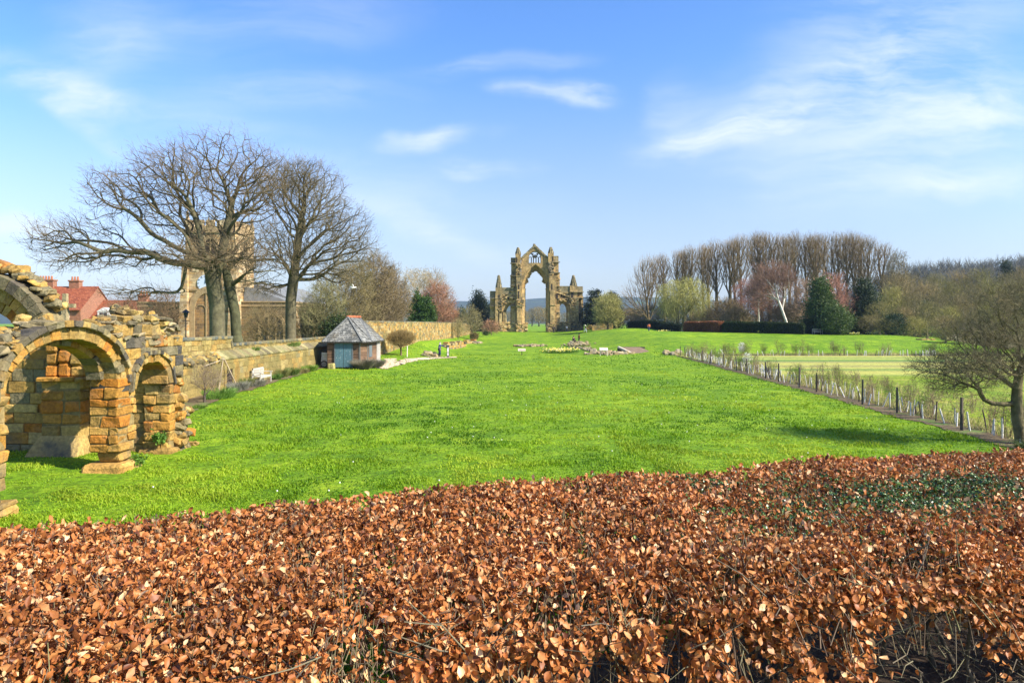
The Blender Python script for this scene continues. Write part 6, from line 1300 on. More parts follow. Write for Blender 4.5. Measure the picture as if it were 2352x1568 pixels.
yew(1062, 712, 165, 50, 'low dark green evergreen beyond the end of the scrub', [(.025, .045, .015), (.06, .08, .025)], 8000)
# round pale tree on the right of the arch, small trees near the garden wall
scrub(1396, 676, 160, 70, 'round pale yellow green tree right of the great window', 900, (.30, .28, .09), name='bare_tree', twr=.03, tw2=(3, .6, .02), rt=.25, twl=1.0)
scrub(1082, 706, 138, 55, 'pale branching bush in front of the far end of the garden wall', 260, (.22, .19, .085), name='shrub', cat='shrub', twr=.018, tw2=(2, .5, .012), rt=.12)
scrub(1128, 736, 150, 42, 'rusty pink bush by the foot of the left buttress', 200, (.32, .18, .10), name='shrub', cat='shrub', twr=.02, tw2=(2, .4, .014), rt=.08, twl=.6)
scrub(1052, 735, 130, 30, 'small pale bush leaning on the garden wall', 160, (.26, .22, .09), name='shrub', cat='shrub', twr=.015, tw2=(2, .4, .01), rt=.06, twl=.6)
l = at(1089, 136); evergreen('bush', l, 'small round brown clipped bush before the garden wall', 'shrub', [(0, 0, .75, .95, .9, .8)], 2500, .16, [(.12, .085, .03), (.20, .15, .05)], .6, .05, 30, .14)
l = at(1115, 150); evergreen('bush', l, 'small spiky green plant beside the left buttress', 'shrub', [(0, 0, .6, .8, .7, .7)], 900, .35, [(.04, .08, .02), (.10, .14, .04)], .5, .05, 20, .2, .2)
# clipped mop-headed tree by the shed
Yq = 75.5; l = at(921, Yq); H = top_z(765, Yq) - l[2]
bare_tree('clipped_tree', l, 'small mop-headed clipped tree with dense brown twigs beside the shed', 'tree', [(0, 0, -.1), (.0, 0, .35), (-.02, 0, .8), (.02, 0, 1.0)], [(-.0, 0, 1.75, 1.42, 1.35, .78, 1)], 700, .5, .008, .1, .035, 2, 5, .35, .008, (.13, .10, .05), (.16, .11, .045), (.20, .14, .05), .7, (0, 0, .35), surf=.35, seg=.35, tw2=(3, .22, .006), kk=(8, 5, 3))
r = at(935, 74.5); mb = MB(); polytube(mb, [(r[0], r[1], r[2]), (r[0] + .03, r[1], r[2] + 1.2)], .05, 8, (.7, .68, .6)); tag(mb.build('white_stake', M['tube'], None, loc=r), 'short white stake beside the mop-headed tree', 'stake')
# lavender and border plants
def tuft(loc, rx, ry, h, n, cols, label, name='plant', blade=.012, cat='plant', group='plants in the border along the wall', lean=.5, mat_='leaf'):
    mb = MB(); l = np.array(loc); a = rng.random(n) * 6.283; q = np.sqrt(rng.random(n)); P0 = np.stack([l[0] + rx * q * np.cos(a), l[1] + ry * q * np.sin(a), np.full(n, l[2])], 1); D = np.stack([np.cos(a) * q * lean + rng.normal(0, .2, n), np.sin(a) * q * lean + rng.normal(0, .2, n), np.ones(n)], 1); D /= np.linalg.norm(D, axis=1, keepdims=True)
    hh = h * (.5 + .6 * rng.random(n)); mid = P0 + D * (hh * .6)[:, None]; D2 = D + np.stack([np.cos(a), np.sin(a), -np.ones(n) * .4], 1) * .35; D2 /= np.linalg.norm(D2, axis=1, keepdims=True); cc = lerp3(cols, rng.random(n)); b_ = np.full(n, blade)
    tubes(mb, P0, mid, b_, b_ * .9, D, D2, 3, cc); tubes(mb, mid, mid + D2 * (hh * .45)[:, None], b_ * .9, b_ * .2, D2, D2, 3, cc); return tag(mb.build(name, M[mat_], None, loc=tuple(l)), label, cat, group)
tuft(at(505, 35.4, 0)[:2] + (.14,), .65, 1.0, .55, 420, [(.07, .17, .02), (.20, .34, .05)], 'bright green clump of spiky leaves at the foot of the wall, left of the bench')
tuft((-15.85, 39.6, .15), .45, .75, .5, 700, [(.22, .22, .17), (.34, .33, .26)], 'grey lavender bush in front of the little wall door', 'lavender', .008); tuft((-15.65, 41.9, .15), .4, .6, .45, 600, [(.20, .20, .15), (.32, .30, .22)], 'smaller grey lavender bush in front of the white bench', 'lavender', .008)
tuft((-16.1, 41.4, .15), .3, .4, .6, 260, [(.10, .16, .03), (.25, .25, .06)], 'upright green plant beside the white bench'); tuft((-16.2, 48.2, .15), .3, .7, .75, 420, [(.10, .15, .03), (.26, .24, .08)], 'tall grassy clump right of the white bench'); tuft((-16.2, 50.2, .18), .35, .7, .6, 420, [(.06, .12, .02), (.16, .22, .04)], 'dark green strappy clump further right of the bench'); tuft((-16.1, 54.2, .2), .5, 1.0, .5, 700, [(.10, .20, .02), (.24, .34, .05)], 'low bright green mound in the border near the shed'); tuft((-16, 52.3, .18), .35, .5, .4, 260, [(.2, .18, .06), (.3, .26, .1)], 'dry brown clump between the green plants of the border')
tuft((-12.35, 56.7, .25), .62, .55, .85, 1500, [(.17, .15, .10), (.30, .27, .19)], 'rounded grey brown lavender at the corner of the shed', 'lavender', .010, lean=.7); tuft((-11.75, 58.6, .27), .6, .6, .7, 1300, [(.20, .18, .13), (.33, .30, .22)], 'second lavender bush behind, edging the sandy path', 'lavender', .010, lean=.7)
tuft(at(455, 31.2)[:2] + (.1,), .3, .4, .2, 200, [(.07, .15, .02), (.16, .26, .03)], 'low green weeds at the corner of the border'); tuft((-16.0, 46.4, .15), .25, .4, .45, 240, [(.06, .15, .02), (.18, .28, .05)], 'green leaves under the end of the white bench')
tuft((-17.0, 53.0, 2.2), .3, 1.4, .4, 300, [(.08, .15, .02), (.2, .28, .05)], 'green weeds growing on the sloping ledge'); tuft((-16.9, 45.0, 2.2), .2, .5, .3, 120, [(.08, .15, .02), (.2, .28, .05)], 'small weed on the ledge above the bench')
l = (-15.0, 33.3, .12)
bare_tree('wall_shrub', l, 'bare spindly shrub in the border beside the ruin', 'shrub', [(0, 0, -.05), (0, 0, .35), (.03, 0, .7), (0, 0, 1.0)], [(0, 0, 1.35, .95, .8, .75, 2), (.2, .2, 1.0, .9, .9, .5, 1)], 220, .5, .005, .045, .02, 1, 3, .28, .004, (.10, .08, .06), (.15, .11, .075), (.20, .15, .10), .9, (0, 0, .25), surf=.45, seg=.3, tw2=(2, .14, .003), kk=(7, 5, 3))
l = (-16.35, 37.2, .1)
bare_tree('wall_shrub', l, 'wall-trained climber spread against the churchyard wall', 'shrub', [(0, 0, -.05), (0, 0, .4), (0, 0, .8)], [(.05, -.8, 1.1, .12, 1.3, .8, 2), (.05, .9, 1.0, .12, 1.2, .7, 2)], 260, .4, .004, .035, .02, 1, 3, .25, .004, (.13, .09, .06), (.18, .13, .08), (.26, .22, .09), .9, (0, 0, .25), surf=.5, seg=.3, tw2=(1, .15, .003), kk=(7, 5, 3))
mb = MB(); bar(mb, (-16.3, 37.9, 0), (-16.5, 39.0, 2.0), .05, .05, (.35, .28, .2)); bar(mb, (-16.35, 36.2, 1.72), (-16.45, 39.0, 1.95), .05, .05, (.42, .34, .24)); bar(mb, (-16.1, 40.2, .1), (-16.5, 39.2, 1.9), .045, .045, (.38, .3, .2)); tag(mb.build('trellis', M['wood'], None, loc=(-16.4, 38, 1)), 'rough pole trellis leaning on the wall by the little door', 'trellis')

# ------------------------------------------------------------------ the row of tall bare trees on the right
def lime(seed, H, Rr, low=False):
    el = [(rng.normal(0, .4), rng.normal(0, .4), H * .80, Rr * 1.12, Rr * 1.12, H * .19, 6), (rng.normal(0, 1.6), rng.normal(0, 1.6), H * rng.uniform(.42, .6), Rr * .5, Rr * .5, H * .08, .8), (0, 0, H * .60, Rr * .78, Rr * .78, H * .16, 2.4), (0, 0, H * .93, Rr * .7, Rr * .7, H * .07, 2)]
    if low: el += [(Rr * .6, 0, H * .55, Rr * .9, Rr, H * .25, 3), (-Rr * 1.1, 0, H * .42, Rr * 1.0, Rr, H * .16, 3), (-Rr * 1.2, 0, H * .24, Rr * .9, Rr * .8, H * .07, 1.2), (-Rr * .6, 0, H * .62, Rr * 1.1, Rr, H * .2, 3)]
    tr_ = [(0, 0, -.4), (rng.normal(0, .1), 0, H * .12), (rng.normal(0, .25), 0, H * .25), (rng.normal(0, .3), 0, H * .38), (rng.normal(0, .35), 0, H * .5), (rng.normal(0, .3), 0, H * .6)]
    return bare_tree('tall_bare_tree', (0, 0, 0), '', 'tree', tr_, el, 950 if low else 560, .75, .034, .44, .10, 3 if not low else 1, 2, 1.3, .015, (.15, .11, .055), (.16, .115, .055), (.25, .165, .07), .55, (0, 0, .45), group='row of tall bare trees on the right', seg=1.4, segs=2, surf=.4, up=.15, kk=(7, 5, 3), tw2=(1, .7, .013), jit=.05)
limes = [lime(i, 26, r_) for i, r_ in enumerate((3.7, 3.1, 4.4, 3.5))]; lowlime = lime(9, 18, 4.4, True); limes += [lowlime] + [lime(i, 26, r_) for i, r_ in ((5, 4.0), (6, 4.8), (7, 3.3))]; done = [False] * 8
row = [(1490, 578, 4), (1528, 574, 1), (1556, 563, 0), (1588, 553, 2), (1618, 547, 3), (1648, 546, 1), (1676, 538, 0), (1706, 533, 2), (1738, 524, 3), (1768, 524, 1), (1800, 528, 0), (1828, 526, 2), (1856, 532, 3), (1884, 529, 0), (1912, 526, 1), (1940, 523, 2), (1968, 526, 0), (1996, 530, 3), (2026, 548, 1)]
nm_ = ['low-branched leftmost tree of the tall bare row', 'second tree of the tall bare row, behind the pale willow', 'tall bare tree above the left shoulder of the willow', 'tall bare tree rising above the middle of the willow', 'tall bare tree above the right shoulder of the willow', 'tall bare tree just right of the willow', 'tall bare tree above the brown clipped hedge', 'tall bare tree over the green hedge, left of the red scrub', 'tall bare tree behind the left edge of the red scrub', 'tall bare tree at the highest point left of the white birch', 'tall bare tree straight behind the white birch', 'tall bare tree right of the white birch', 'tall bare tree left of the big evergreen', 'tall bare tree above the top of the big evergreen', 'tall bare tree between the big evergreen and the dark conifer', 'tall bare tree at the highest point on the right', 'tall bare tree above the dark conifer', 'last but one tree of the tall bare row', 'rightmost tree of the tall bare row']
def place_lime(i, u, v, Y, lab, gap=1.0):
    i = i if i == 4 else int((i * 2 + place_lime.k) % 7); i = i if i < 4 or lab.startswith('low-br') else 4 + 1 + (i - 4) % 3 if not lab.startswith('low-br') else 4; place_lime.k += 1; x, y, z = at(u, Y); src = lowlime if i == 4 else limes[i]; H = (top_z(v, Y) - z) / (18.6 if i == 4 else 27.0)
    if not done[i]: done[i] = True; o = src; o.location = (x, y, z); o['label'] = lab
    else: o = copy_thing(src, (x, y, z), label=lab)
    o.rotation_euler = (0, 0, 0 if i == 4 else rng.uniform(0, 6.28)); wv = rng.uniform(.82, 1.12); o.rotation_euler = (rng.normal(0, .025), rng.normal(0, .03), o.rotation_euler[2]); o.scale = (H * wv, H * wv, H * rng.uniform(.95, 1.02))
place_lime.k = 0
for (u, v, i), lab in zip(row, nm_): place_lime(i, u, v + 3, 168 + rng.uniform(-3, 3), lab)
for k, (u, v, i) in enumerate([(1570, 562, 1), (1632, 552, 0), (1690, 543, 3), (1752, 534, 2), (1814, 534, 1), (1870, 540, 2), (1926, 532, 3), (1982, 534, 1)]): place_lime(i, u, v, 182 + rng.uniform(-4, 4), 'tall bare tree in the second rank of the row, glimpsed between the front trunks')
scrub(2062, 575, 160, 70, 'pale bushy-topped bare tree at the right end of the tall row', 700, (.19, .16, .09), twr=.025, tw2=(3, .6, .018), rt=.3)
# willow, birch, red scrub, evergreens
x, y, z = at(1570, 150); H = top_z(637, 150) - z
bare_tree('willow', (x, y, z), 'pale yellow green willow with rounded crown before the tall row', 'tree', [(0, 0, -.3), (.1, 0, 1.2), (.2, 0, 2.6), (.1, 0, 4.5)], [(0, 0, H * .72, 5.4, 4.6, H * .27, 5), (-2.6, 0, H * .5, 3.0, 3.4, H * .2, 1.5), (2.7, 0, H * .5, 2.9, 3.4, H * .2, 1.5)], 800, .4, .02, .4, .07, 1, 6, 2.2, .020, (.17, .15, .06), (.22, .20, .07), (.34, .32, .09), .7, (0, 0, .15), .28, segs=4, seg=1.2, kk=(8, 5, 3), tw2=(2, .8, .015))
x, y, z = at(1812, 132); H = top_z(596, 132) - z
bare_tree('birch', (x, y, z), 'leaning white-limbed birch with red brown twigs', 'tree', [(0, 0, -.3), (-.5, 0, 2.0), (-1.3, 0, 4.2), (-2.2, 0, 6.2), (-3.0, 0, 8.2), (-2.6, 0, 10)], [(-3.2, 0, H * .74, 4.2, 3.4, H * .22, 4), (-5.5, 0, H * .55, 2.2, 2.4, H * .16, 1.2), (-1.0, 0, H * .66, 2.4, 2.8, H * .2, 1.8)], 520, .5, .016, .22, .035, 2, 5, 1.1, .017, (.62, .57, .48), (.28, .17, .11), (.20, .115, .075), .7, (0, 0, .35), seg=1.1, kk=(8, 5, 4), tw2=(3, .6, .012))
x, y, z = at(1742, 138); bare_tree('birch', (x, y, z), 'slim white-stemmed birch left of the leaning birch', 'tree', [(0, 0, -.3), (.1, 0, 2.5), (-.2, 0, 5), (.1, 0, 7.5)], [(0, 0, 7.6, 2.4, 2.2, 3.4, 1)], 260, .6, .014, .13, .04, 2, 5, 1.0, .016, (.5, .45, .36), (.24, .15, .10), (.19, .11, .07), kk=(7, 5, 3), tw2=(3, .6, .012))
RG = 'undergrowth and scrub between hedge and tall row'
for u, v, Y, w, c_, lab in ((1668, 690, 146, 90, (0.161, 0.119, 0.056), 'dark olive thicket right of the brown clipped hedge'), (1718, 640, 150, 90, (0.280, 0.140, 0.098), 'red brown thicket left of the birches'), (1765, 655, 152, 80, (0.238, 0.140, 0.084), 'rusty thicket behind the leaning birch'), (1850, 640, 146, 90, (0.280, 0.182, 0.112), 'pinkish brown thicket between the birch and the big evergreen'), (1620, 715, 158, 90, (0.196, 0.161, 0.070), 'low olive scrub under the tall row, behind the willow'), (1690, 715, 140, 70, (0.182, 0.133, 0.063), 'low brown scrub over the long green hedge'), (1505, 700, 176, 110, (0.161, 0.126, 0.070), 'low dark scrub under the leftmost tall tree'), (1450, 712, 185, 80, (0.140, 0.119, 0.070), 'low scrub behind the wall fragment'), (1910, 628, 124, 95, (0.364, 0.189, 0.126), 'pink twigged birch crown behind the big evergreen'), (1815, 700, 150, 100, (0.168, 0.126, 0.063), 'dark undergrowth at the foot of the birches'), (1560, 700, 172, 110, (0.182, 0.154, 0.070), 'scrub showing under the willow crown')):
    scrub(u, v, Y, w, lab, 520, c_, name='thicket', cat='shrub', group=RG, twr=.024, tw2=(3, .6, .018), rt=.12)
x, y, z = at(1917, 117); mb = MB()
yew(1885, 636, 118, 70, 'big dark green evergreen behind the pale bench', [(.022, .05, .010), (.10, .15, .022)], 30000, .30, 'evergreen_tree', group='evergreens at the edge of the upper lawn', cr=.45)
yew(1918, 705, 115, 62, 'lower spreading evergreen just right of the big evergreen', [(.025, .055, .010), (.11, .16, .028)], 20000, .28, 'evergreen_tree', False, group='evergreens at the edge of the upper lawn')
yew(1985, 640, 124, 66, 'nearly black conifer right of the big evergreen', [(.012, .026, .008), (.05, .075, .02)], 22000, .34, 'conifer', group='evergreens at the edge of the upper lawn')
yew(2312, 596, 175, 40, 'lone dark fir standing above the right-hand wood', [(.015, .03, .012), (.04, .06, .02)], 8000, .4, 'fir', group='evergreens at the edge of the upper lawn')
yew(2052, 725, 112, 46, 'dark ivy-covered stump of a tree in the woodland edge', [(.012, .03, .010), (.03, .06, .02)], 7000, .22, 'ivy_clad_tree', False, group='evergreens at the edge of the upper lawn')
yew(2112, 690, 140, 60, 'dark evergreen bush among the brown woodland', [(.02, .035, .012), (.05, .07, .02)], 7000, .32, 'evergreen_tree', False, group='evergreens at the edge of the upper lawn')
# woodland on the right: four kinds of bare tree, copied
WG = 'bare trees of the right-hand wood'
kinds = []
for c_, w, H0 in (((.20, .175, .055), 7.5, 13), ((.25, .19, .08), 7, 12), ((.17, .14, .055), 8, 14), ((.28, .25, .07), 6.5, 11)):
    tr_ = [(0, 0, -.3), (.05, 0, H0 * .12), (-.1, 0, H0 * .3), (.1, 0, H0 * .5)]; el = [(0, 0, H0 * .62, w * .5, w * .5, H0 * .36, 4), (0, 0, H0 * .35, w * .46, w * .46, H0 * .28, 2), (0, 0, H0 * .85, w * .3, w * .3, H0 * .15, 1)]
    kinds.append(bare_tree('woodland_tree', (0, 0, 0), '', 'tree', tr_, el, 560, .45, .032, .28, .06, 1, 3, 1.2, .017, (.26, .22, .13), tuple(q * 1.3 for q in c_), c_, .9, (0, 0, .25), seg=1.1, kk=(7, 5, 3), tw2=(2, .7, .013), group=WG))
kd = [False] * 4; KN = ['olive', 'pinkish brown', 'dark brown', 'yellowish']
wood = [(2020, 690, 118, 0), (2050, 655, 132, 3), (2075, 700, 118, 1), (2060, 620, 150, 1), (2100, 668, 128, 2), (2095, 622, 165, 2), (2130, 690, 122, 0), (2125, 640, 150, 1), (2150, 625, 170, 0), (2165, 670, 130, 2), (2180, 700, 116, 3), (2190, 640, 150, 0), (2205, 615, 175, 1), (2215, 675, 128, 1), (2235, 645, 145, 2), (2250, 612, 172, 0), (2262, 690, 120, 0), (2275, 640, 150, 3), (2300, 665, 130, 1), (2310, 625, 160, 2), (2335, 640, 145, 0), (2345, 608, 175, 1), (2360, 670, 125, 2), (2385, 640, 140, 3), (2400, 610, 165, 0), (2430, 650, 130, 1), (2290, 715, 108, 3), (2230, 715, 108, 2), (2340, 720, 105, 0), (2170, 722, 110, 1), (2100, 725, 112, 3), (2035, 730, 112, 0), (2000, 722, 114, 2)]
for n_, (u, v, Y, k) in enumerate(sorted(wood)):
    x, y, z = at(u, Y); H = (top_z(v, Y) - z); s_ = H / ((13, 12, 14, 11)[k] * 1.06); dep = 'front edge' if Y < 121 else 'middle' if Y < 146 else 'back'
    lab = f'{KN[k]} bare tree at the {dep} of the wood ' + ('beside the dark conifer' if u < 2060 else 'above the upper lawn end' if u < 2150 else 'left of the orchard tree' if u < 2215 else 'behind the orchard tree' if u < 2300 else 'at the right edge') 
    sw = max(s_, .62 if H < 9 else s_)
    if not kd[k]: kd[k] = True; o = kinds[k]; o.location = (x, y, z); o['label'] = lab
    else: o = copy_thing(kinds[k], (x, y, z), label=lab)
    o.rotation_euler = (0, 0, rng.uniform(0, 6.28)); o.scale = (sw, sw, s_)
# long pale stone wall glimpsed through the orchard tree, with scrub before it
x0, x1 = 63.0, (2440 - 1176) / F * 98; mb, core = MB(), MB(); masonry(mb, core, (0, 99.0, 0), (1, 0), x0, x1, -.2, 2.35, .5, [(6, [(.36, .30, .19), (.42, .36, .25)]), (3, GREY)], (.28, .4), (.5, 1.0), None, .02, .03, .012, .01)
r = thing('boundary_wall', ((x0 + x1) / 2, 99, 0), 'pale boundary wall glimpsed low behind the orchard tree', 'wall'); core.build('mortar', M['pale_stone'], r); mb.build('stone_courses', M['pale_stone'], r)
for u, v, Y, k, lab in ((2172, 752, 94, 0, 'low olive bush where the upper lawn stops'), (2215, 757, 93, 1, 'low pinkish bush before the pale boundary wall'), (2262, 752, 94, 3, 'low yellowish bush before the pale boundary wall'), (2310, 756, 93, 2, 'low dark bush before the pale boundary wall'), (2355, 750, 94, 0, 'low olive bush at the right edge before the wall')):
    x, y, z = at(u, Y); s_ = (top_z(v, Y) - z) / ((13, 12, 14, 11)[k] * 1.06); copy_thing(kinds[k], (x, y, z), rng.uniform(0, 6), (s_ * 1.9, s_ * 1.9, s_), lab, 'bushes before the boundary wall')['category'] = 'shrub'
# trees seen through the arch and at the field's far edge
FG = 'trees beyond the great window'
for n_, (u, v, Y, k, lab) in enumerate(((1205, 712, 430, 1, 'hazy brown tree seen at the left inside the great arch'), (1222, 706, 440, 2, 'hazy brown tree seen left of centre inside the great arch'), (1238, 702, 435, 1, 'hazy brown tree seen in the middle of the great arch'), (1254, 706, 440, 0, 'hazy brown tree seen at the right inside the great arch'), (1276, 712, 430, 1, 'hazy brown tree seen through the right aisle window'), (1298, 716, 440, 2, 'hazy tree behind the right pier of the ruin'), (1170, 714, 430, 2, 'hazy tree seen through the left aisle window'), (1140, 718, 440, 0, 'hazy tree behind the left aisle'), (1320, 715, 445, 2, 'hazy tree behind the right buttress'), (1345, 712, 430, 0, 'hazy tree beyond the dark yew'), (1425, 715, 400, 1, 'hazy brown tree beyond the round pale tree'))):
    x, y, z = at(u, Y); s_ = (top_z(v, Y) - z) / ((13, 12, 14, 11)[k] * 1.06); o = copy_thing(kinds[k], (x, y, z), rng.uniform(0, 6), (s_ * 1.5, s_ * 1.5, s_), lab, FG)

# ------------------------------------------------------------------ clipped hedges of the upper lawn
def clipped(name, p0, p1, h, t, cols, n, sz_, label, matl, grp='clipped hedges round the upper lawn', end=.35):
    p0, p1 = np.array(p0), np.array(p1); L_ = np.linalg.norm(p1 - p0); d = (p1 - p0) / L_; q = np.array([-d[1], d[0]]); mb = MB(); u = rng.random(n) * L_; side = rng.random(n); s_ = np.where(side < .42, -t / 2, np.where(side < .5, t / 2, (rng.random(n) - .5) * t)); zz = np.where(side < .5, rng.random(n) * h, h); rr_ = .12 * h
    zz = zz - np.maximum(0, np.abs(s_) - t / 2 + .25) * .3 + rng.normal(0, .05, n) + (vnoise(u, u * 0, 2.5) - .5) * .14; s_ = s_ + rng.normal(0, .06, n) + (vnoise(u, zz * 2, 1.2) - .5) * .2
    edge_ = np.minimum(u, L_ - u); zz = np.where(edge_ < end, zz * (.75 + .25 * edge_ / end), zz)
    X = p0[0] + d[0] * u + q[0] * s_; Y = p0[1] + d[1] * u + q[1] * s_; P = np.stack([X, Y, zt(X, Y) + zz], 1); D = rng.normal(size=(n, 3)); D /= np.linalg.norm(D, axis=1, keepdims=True); A, B = frames(D); z_ = sz_ * (.6 + .8 * rng.random(n))[:, None]; V = np.stack([P, P + D * z_ * .5 + A * z_ * .35, P + D * z_, P + D * z_ * .5 - A * z_ * .35], 1).reshape(-1, 3)
    mb.add(V, np.arange(4 * n).reshape(-1, 4), lerp3(cols, rng.random(n) * .6 + .4 * vnoise(u, zz, 1.0)))
    r = thing(name, (*(p0 + p1) / 2, tz(*(p0 + p1) / 2)), label, 'hedge', grp); mb.build('foliage', M[matl], r); mc = MB()
    for a in np.arange(0, L_ - .1, 1.5):
        b_ = min(a + 1.5, L_); A2, B2 = p0 + d * (a + (.2 if a == 0 else 0)), p0 + d * (b_ - (.2 if b_ >= L_ - .01 else 0)); w = q * (t / 2 - .14); z0, z1 = tz(*A2) - .2, tz(*A2) + h - .18; hexa(mc, [(*(A2 - w), z0), (*(B2 - w), z0), (*(B2 + w), z0), (*(A2 + w), z0), (*(A2 - w), z1), (*(B2 - w), z1), (*(B2 + w), z1), (*(A2 + w), z1)], np.array(cols[0]) * .8)
    mc.build('stems', M['twig'], r)
h_ = lambda u, Y: ((u - 1176) / F * Y, Y)
clipped('beech_hedge', h_(1576, 130), h_(1660, 122), 1.85, 1.6, [(.20, .075, .03), (.42, .19, .08)], 16000, .14, 'short rounded copper brown beech hedge on the upper lawn', 'beech')
clipped('hedge', h_(1661, 121.8), h_(1850, 114.5), 1.75, 1.6, [(.018, .035, .010), (.06, .085, .022)], 22000, .15, 'long dark green clipped hedge right of the brown one', 'ever'); clipped('hedge', h_(1848, 117), h_(1965, 116), 2.3, 1.6, [(.014, .028, .010), (.035, .055, .016)], 14000, .16, 'darkest clipped hedge behind the pale bench', 'ever')
clipped('hedge', h_(1446, 154), h_(1572, 134), 1.55, 1.6, [(.014, .026, .012), (.04, .055, .022)], 16000, .17, 'low dark hedge left of the brown hedge, behind the person in orange', 'ever')

# ------------------------------------------------------------------ orchard tree at the right edge
l = (16.75, 22.6, -.05)
bare_tree('orchard_tree', l, 'gnarled lichened apple tree with low spreading crown by the near end of the fence', 'tree', [(.15, 0, -.2), (.08, 0, .35), (-.02, 0, .9), (-.12, 0, 1.45), (-.05, .05, 1.85), (.1, .05, 2.3), (.15, .1, 2.9)],
          [(-1.7, 0, 2.55, 1.7, 1.9, .65, 4.5), (-.3, 0, 3.0, 1.5, 1.9, .8, 3), (.6, .1, 3.9, 1.1, 1.3, 1.1, 1.4), (-1.9, 0, 1.95, 1.0, 1.0, .25, .6), (-.6, .1, 4.3, .8, 1.0, .8, .5), (1.6, 0, 2.9, 1.4, 1.6, .9, 2), (-.8, .2, 3.6, 1.2, 1.2, .5, .9), (-.2, .1, 4.7, 1.5, 1.3, .9, 1.6), (.7, .1, 5.2, .9, 1.0, .7, .7), (-1.6, .1, 3.7, 1.0, 1.2, .6, .9)], 3600, .28, .0055, .165, .035, 3, 4, .26, .0040, (.15, .125, .06), (.14, .12, .055), (.15, .125, .065), 1.0, (-.1, 0, .15), surf=.5, seg=.32, kk=(12, 7, 4), tw2=(2, .15, .0027), flare=.25, jit=.09, extra=[(-.55, .0, 1.30), (-.95, 0, 1.30), (-1.3, 0, 1.42), (-1.75, 0, 1.6), (-2.4, 0, 1.75)])
tuft((16.5, 21.2, 0), .7, .5, .4, 500, [(.03, .06, .01), (.10, .14, .03)], 'low ground ivy at the foot of the apple tree', group='plants by the fence')

# ------------------------------------------------------------------ the near beech hedge
hd = np.array([math.cos(R(18.4)), math.sin(R(18.4))]); hq = np.array([hd[1], -hd[0]])       # along the hedge; towards the camera
HA = np.array([-.1, 8.42]); HT = 2.0; HWD = 3.6
hedge = thing('beech_hedge', (1.0, 6.5, 0), 'broad clipped beech hedge full of dry copper leaves right in front', 'hedge')
def hz_(s, w):
    """top of the hedge; s along it, w = 0 at its far edge .. HWD at its near edge"""
    z = HT + (vnoise(s, w, 1.6) - .5) * .16 + (vnoise(s + 30, w, .5) - .5) * .07
    z = z - .30 * np.clip((.28 - w) / .28, 0, 1) ** 2 - .32 * np.clip((w - (HWD - .5)) / .5, 0, 1) ** 2
    return z
def ivy_mask(X, Y): return np.exp(-(((X - 4.9) * .95 + (Y - 7.7) * -.1) / 2.0) ** 2 - (((Y - 8.1) - .33 * (X - 4.9)) / .75) ** 2) * 1.0 + .55 * np.exp(-((X - 2.6) / .8) ** 2 - ((Y - 8.6) / .35) ** 2) + .9 * np.exp(-((X - 4.2) / .35) ** 2 - ((Y - 5.55) / .45) ** 2)
BC = [(.15, .046, .016), (.32, .102, .025), (.46, .165, .042), (.58, .26, .085), (.74, .49, .25)]
mb = MB(); n = 300000
s = rng.uniform(-8.5, 15.5, n); w = HWD * rng.random(n); dep = rng.exponential(.085, n); dep = np.where(rng.random(n) < .14, rng.uniform(.2, .7, n), dep)
XY = HA + hd * s[:, None] - 0 + hq * w[:, None]; k = (np.abs(XY[:, 0]) < .80 * np.maximum(XY[:, 1], 1.5) + .6) & (XY[:, 1] > 1.6)
iv = ivy_mask(XY[:, 0], XY[:, 1]); k &= (rng.random(n) > np.clip(iv * 1.15 - .1, 0, .9)); gap = vnoise(s, w, .33); gap2 = vnoise(s + 7, w, .16); k &= ((gap * .6 + gap2 * .4) > .335 + .10 * (w / HWD)) | (rng.random(n) < .2)
s, w, dep, XY = s[k], w[k], dep[k], XY[k]; n = len(s); P = np.c_[XY, hz_(s, w) - dep + .03]
a = rng.random(n) * 6.283; D = np.stack([np.cos(a), np.sin(a), rng.normal(-.45, .85, n)], 1); Nn = np.stack([rng.normal(0, .75, n), rng.normal(-.1, .75, n), np.ones(n) * .7], 1)
sc_ = .60 + .85 * rng.random(n) ** 1.4; t = np.clip(rng.normal(.45, .24, n), 0, 1); t = np.where(rng.random(n) < .05, .97, t)
leaves(mb, P, D, Nn, .084 * sc_, .034 * sc_, np.abs(rng.normal(.5, .4, n)), rng.normal(.2, 1.5, n), lerp3(BC, t), 4, .16)
# the face towards the camera: hanging leaves, thinner, dark gaps between the branches
n2 = 19000; s = rng.uniform(-3, 13, n2); z = 1.85 - np.abs(rng.normal(0, .55, n2)); dep = rng.exponential(.14, n2); cl_ = vnoise(s * 1.0, z * 1.0, .28); k = (z > .1) & (cl_ > .40 + .13 * (1.85 - z)); s, z, dep = s[k], z[k], dep[k]; n2 = len(s)
XY = HA + hd * s[:, None] + hq * (HWD - dep + .10 * vnoise(s, z, .4) - .02)[:, None]; P = np.c_[XY, z]; a = rng.random(n2) * 6.283; D = np.stack([np.cos(a) * .6, np.sin(a) * .6 - .2, -.9 + rng.normal(0, .3, n2)], 1); Nn = np.stack([rng.normal(0, .6, n2) + hq[0], rng.normal(0, .6, n2) + hq[1], rng.normal(.3, .4, n2)], 1)
sc_ = .85 + .45 * rng.random(n2); leaves(mb, P, D, Nn, .085 * sc_, .047 * sc_, np.abs(rng.normal(.5, .35, n2)), rng.normal(.3, 1.3, n2), lerp3(BC, np.clip(rng.normal(.5, .24, n2), 0, 1)), 5, .16)
mb.build('leaves', M['beech'], hedge, True)
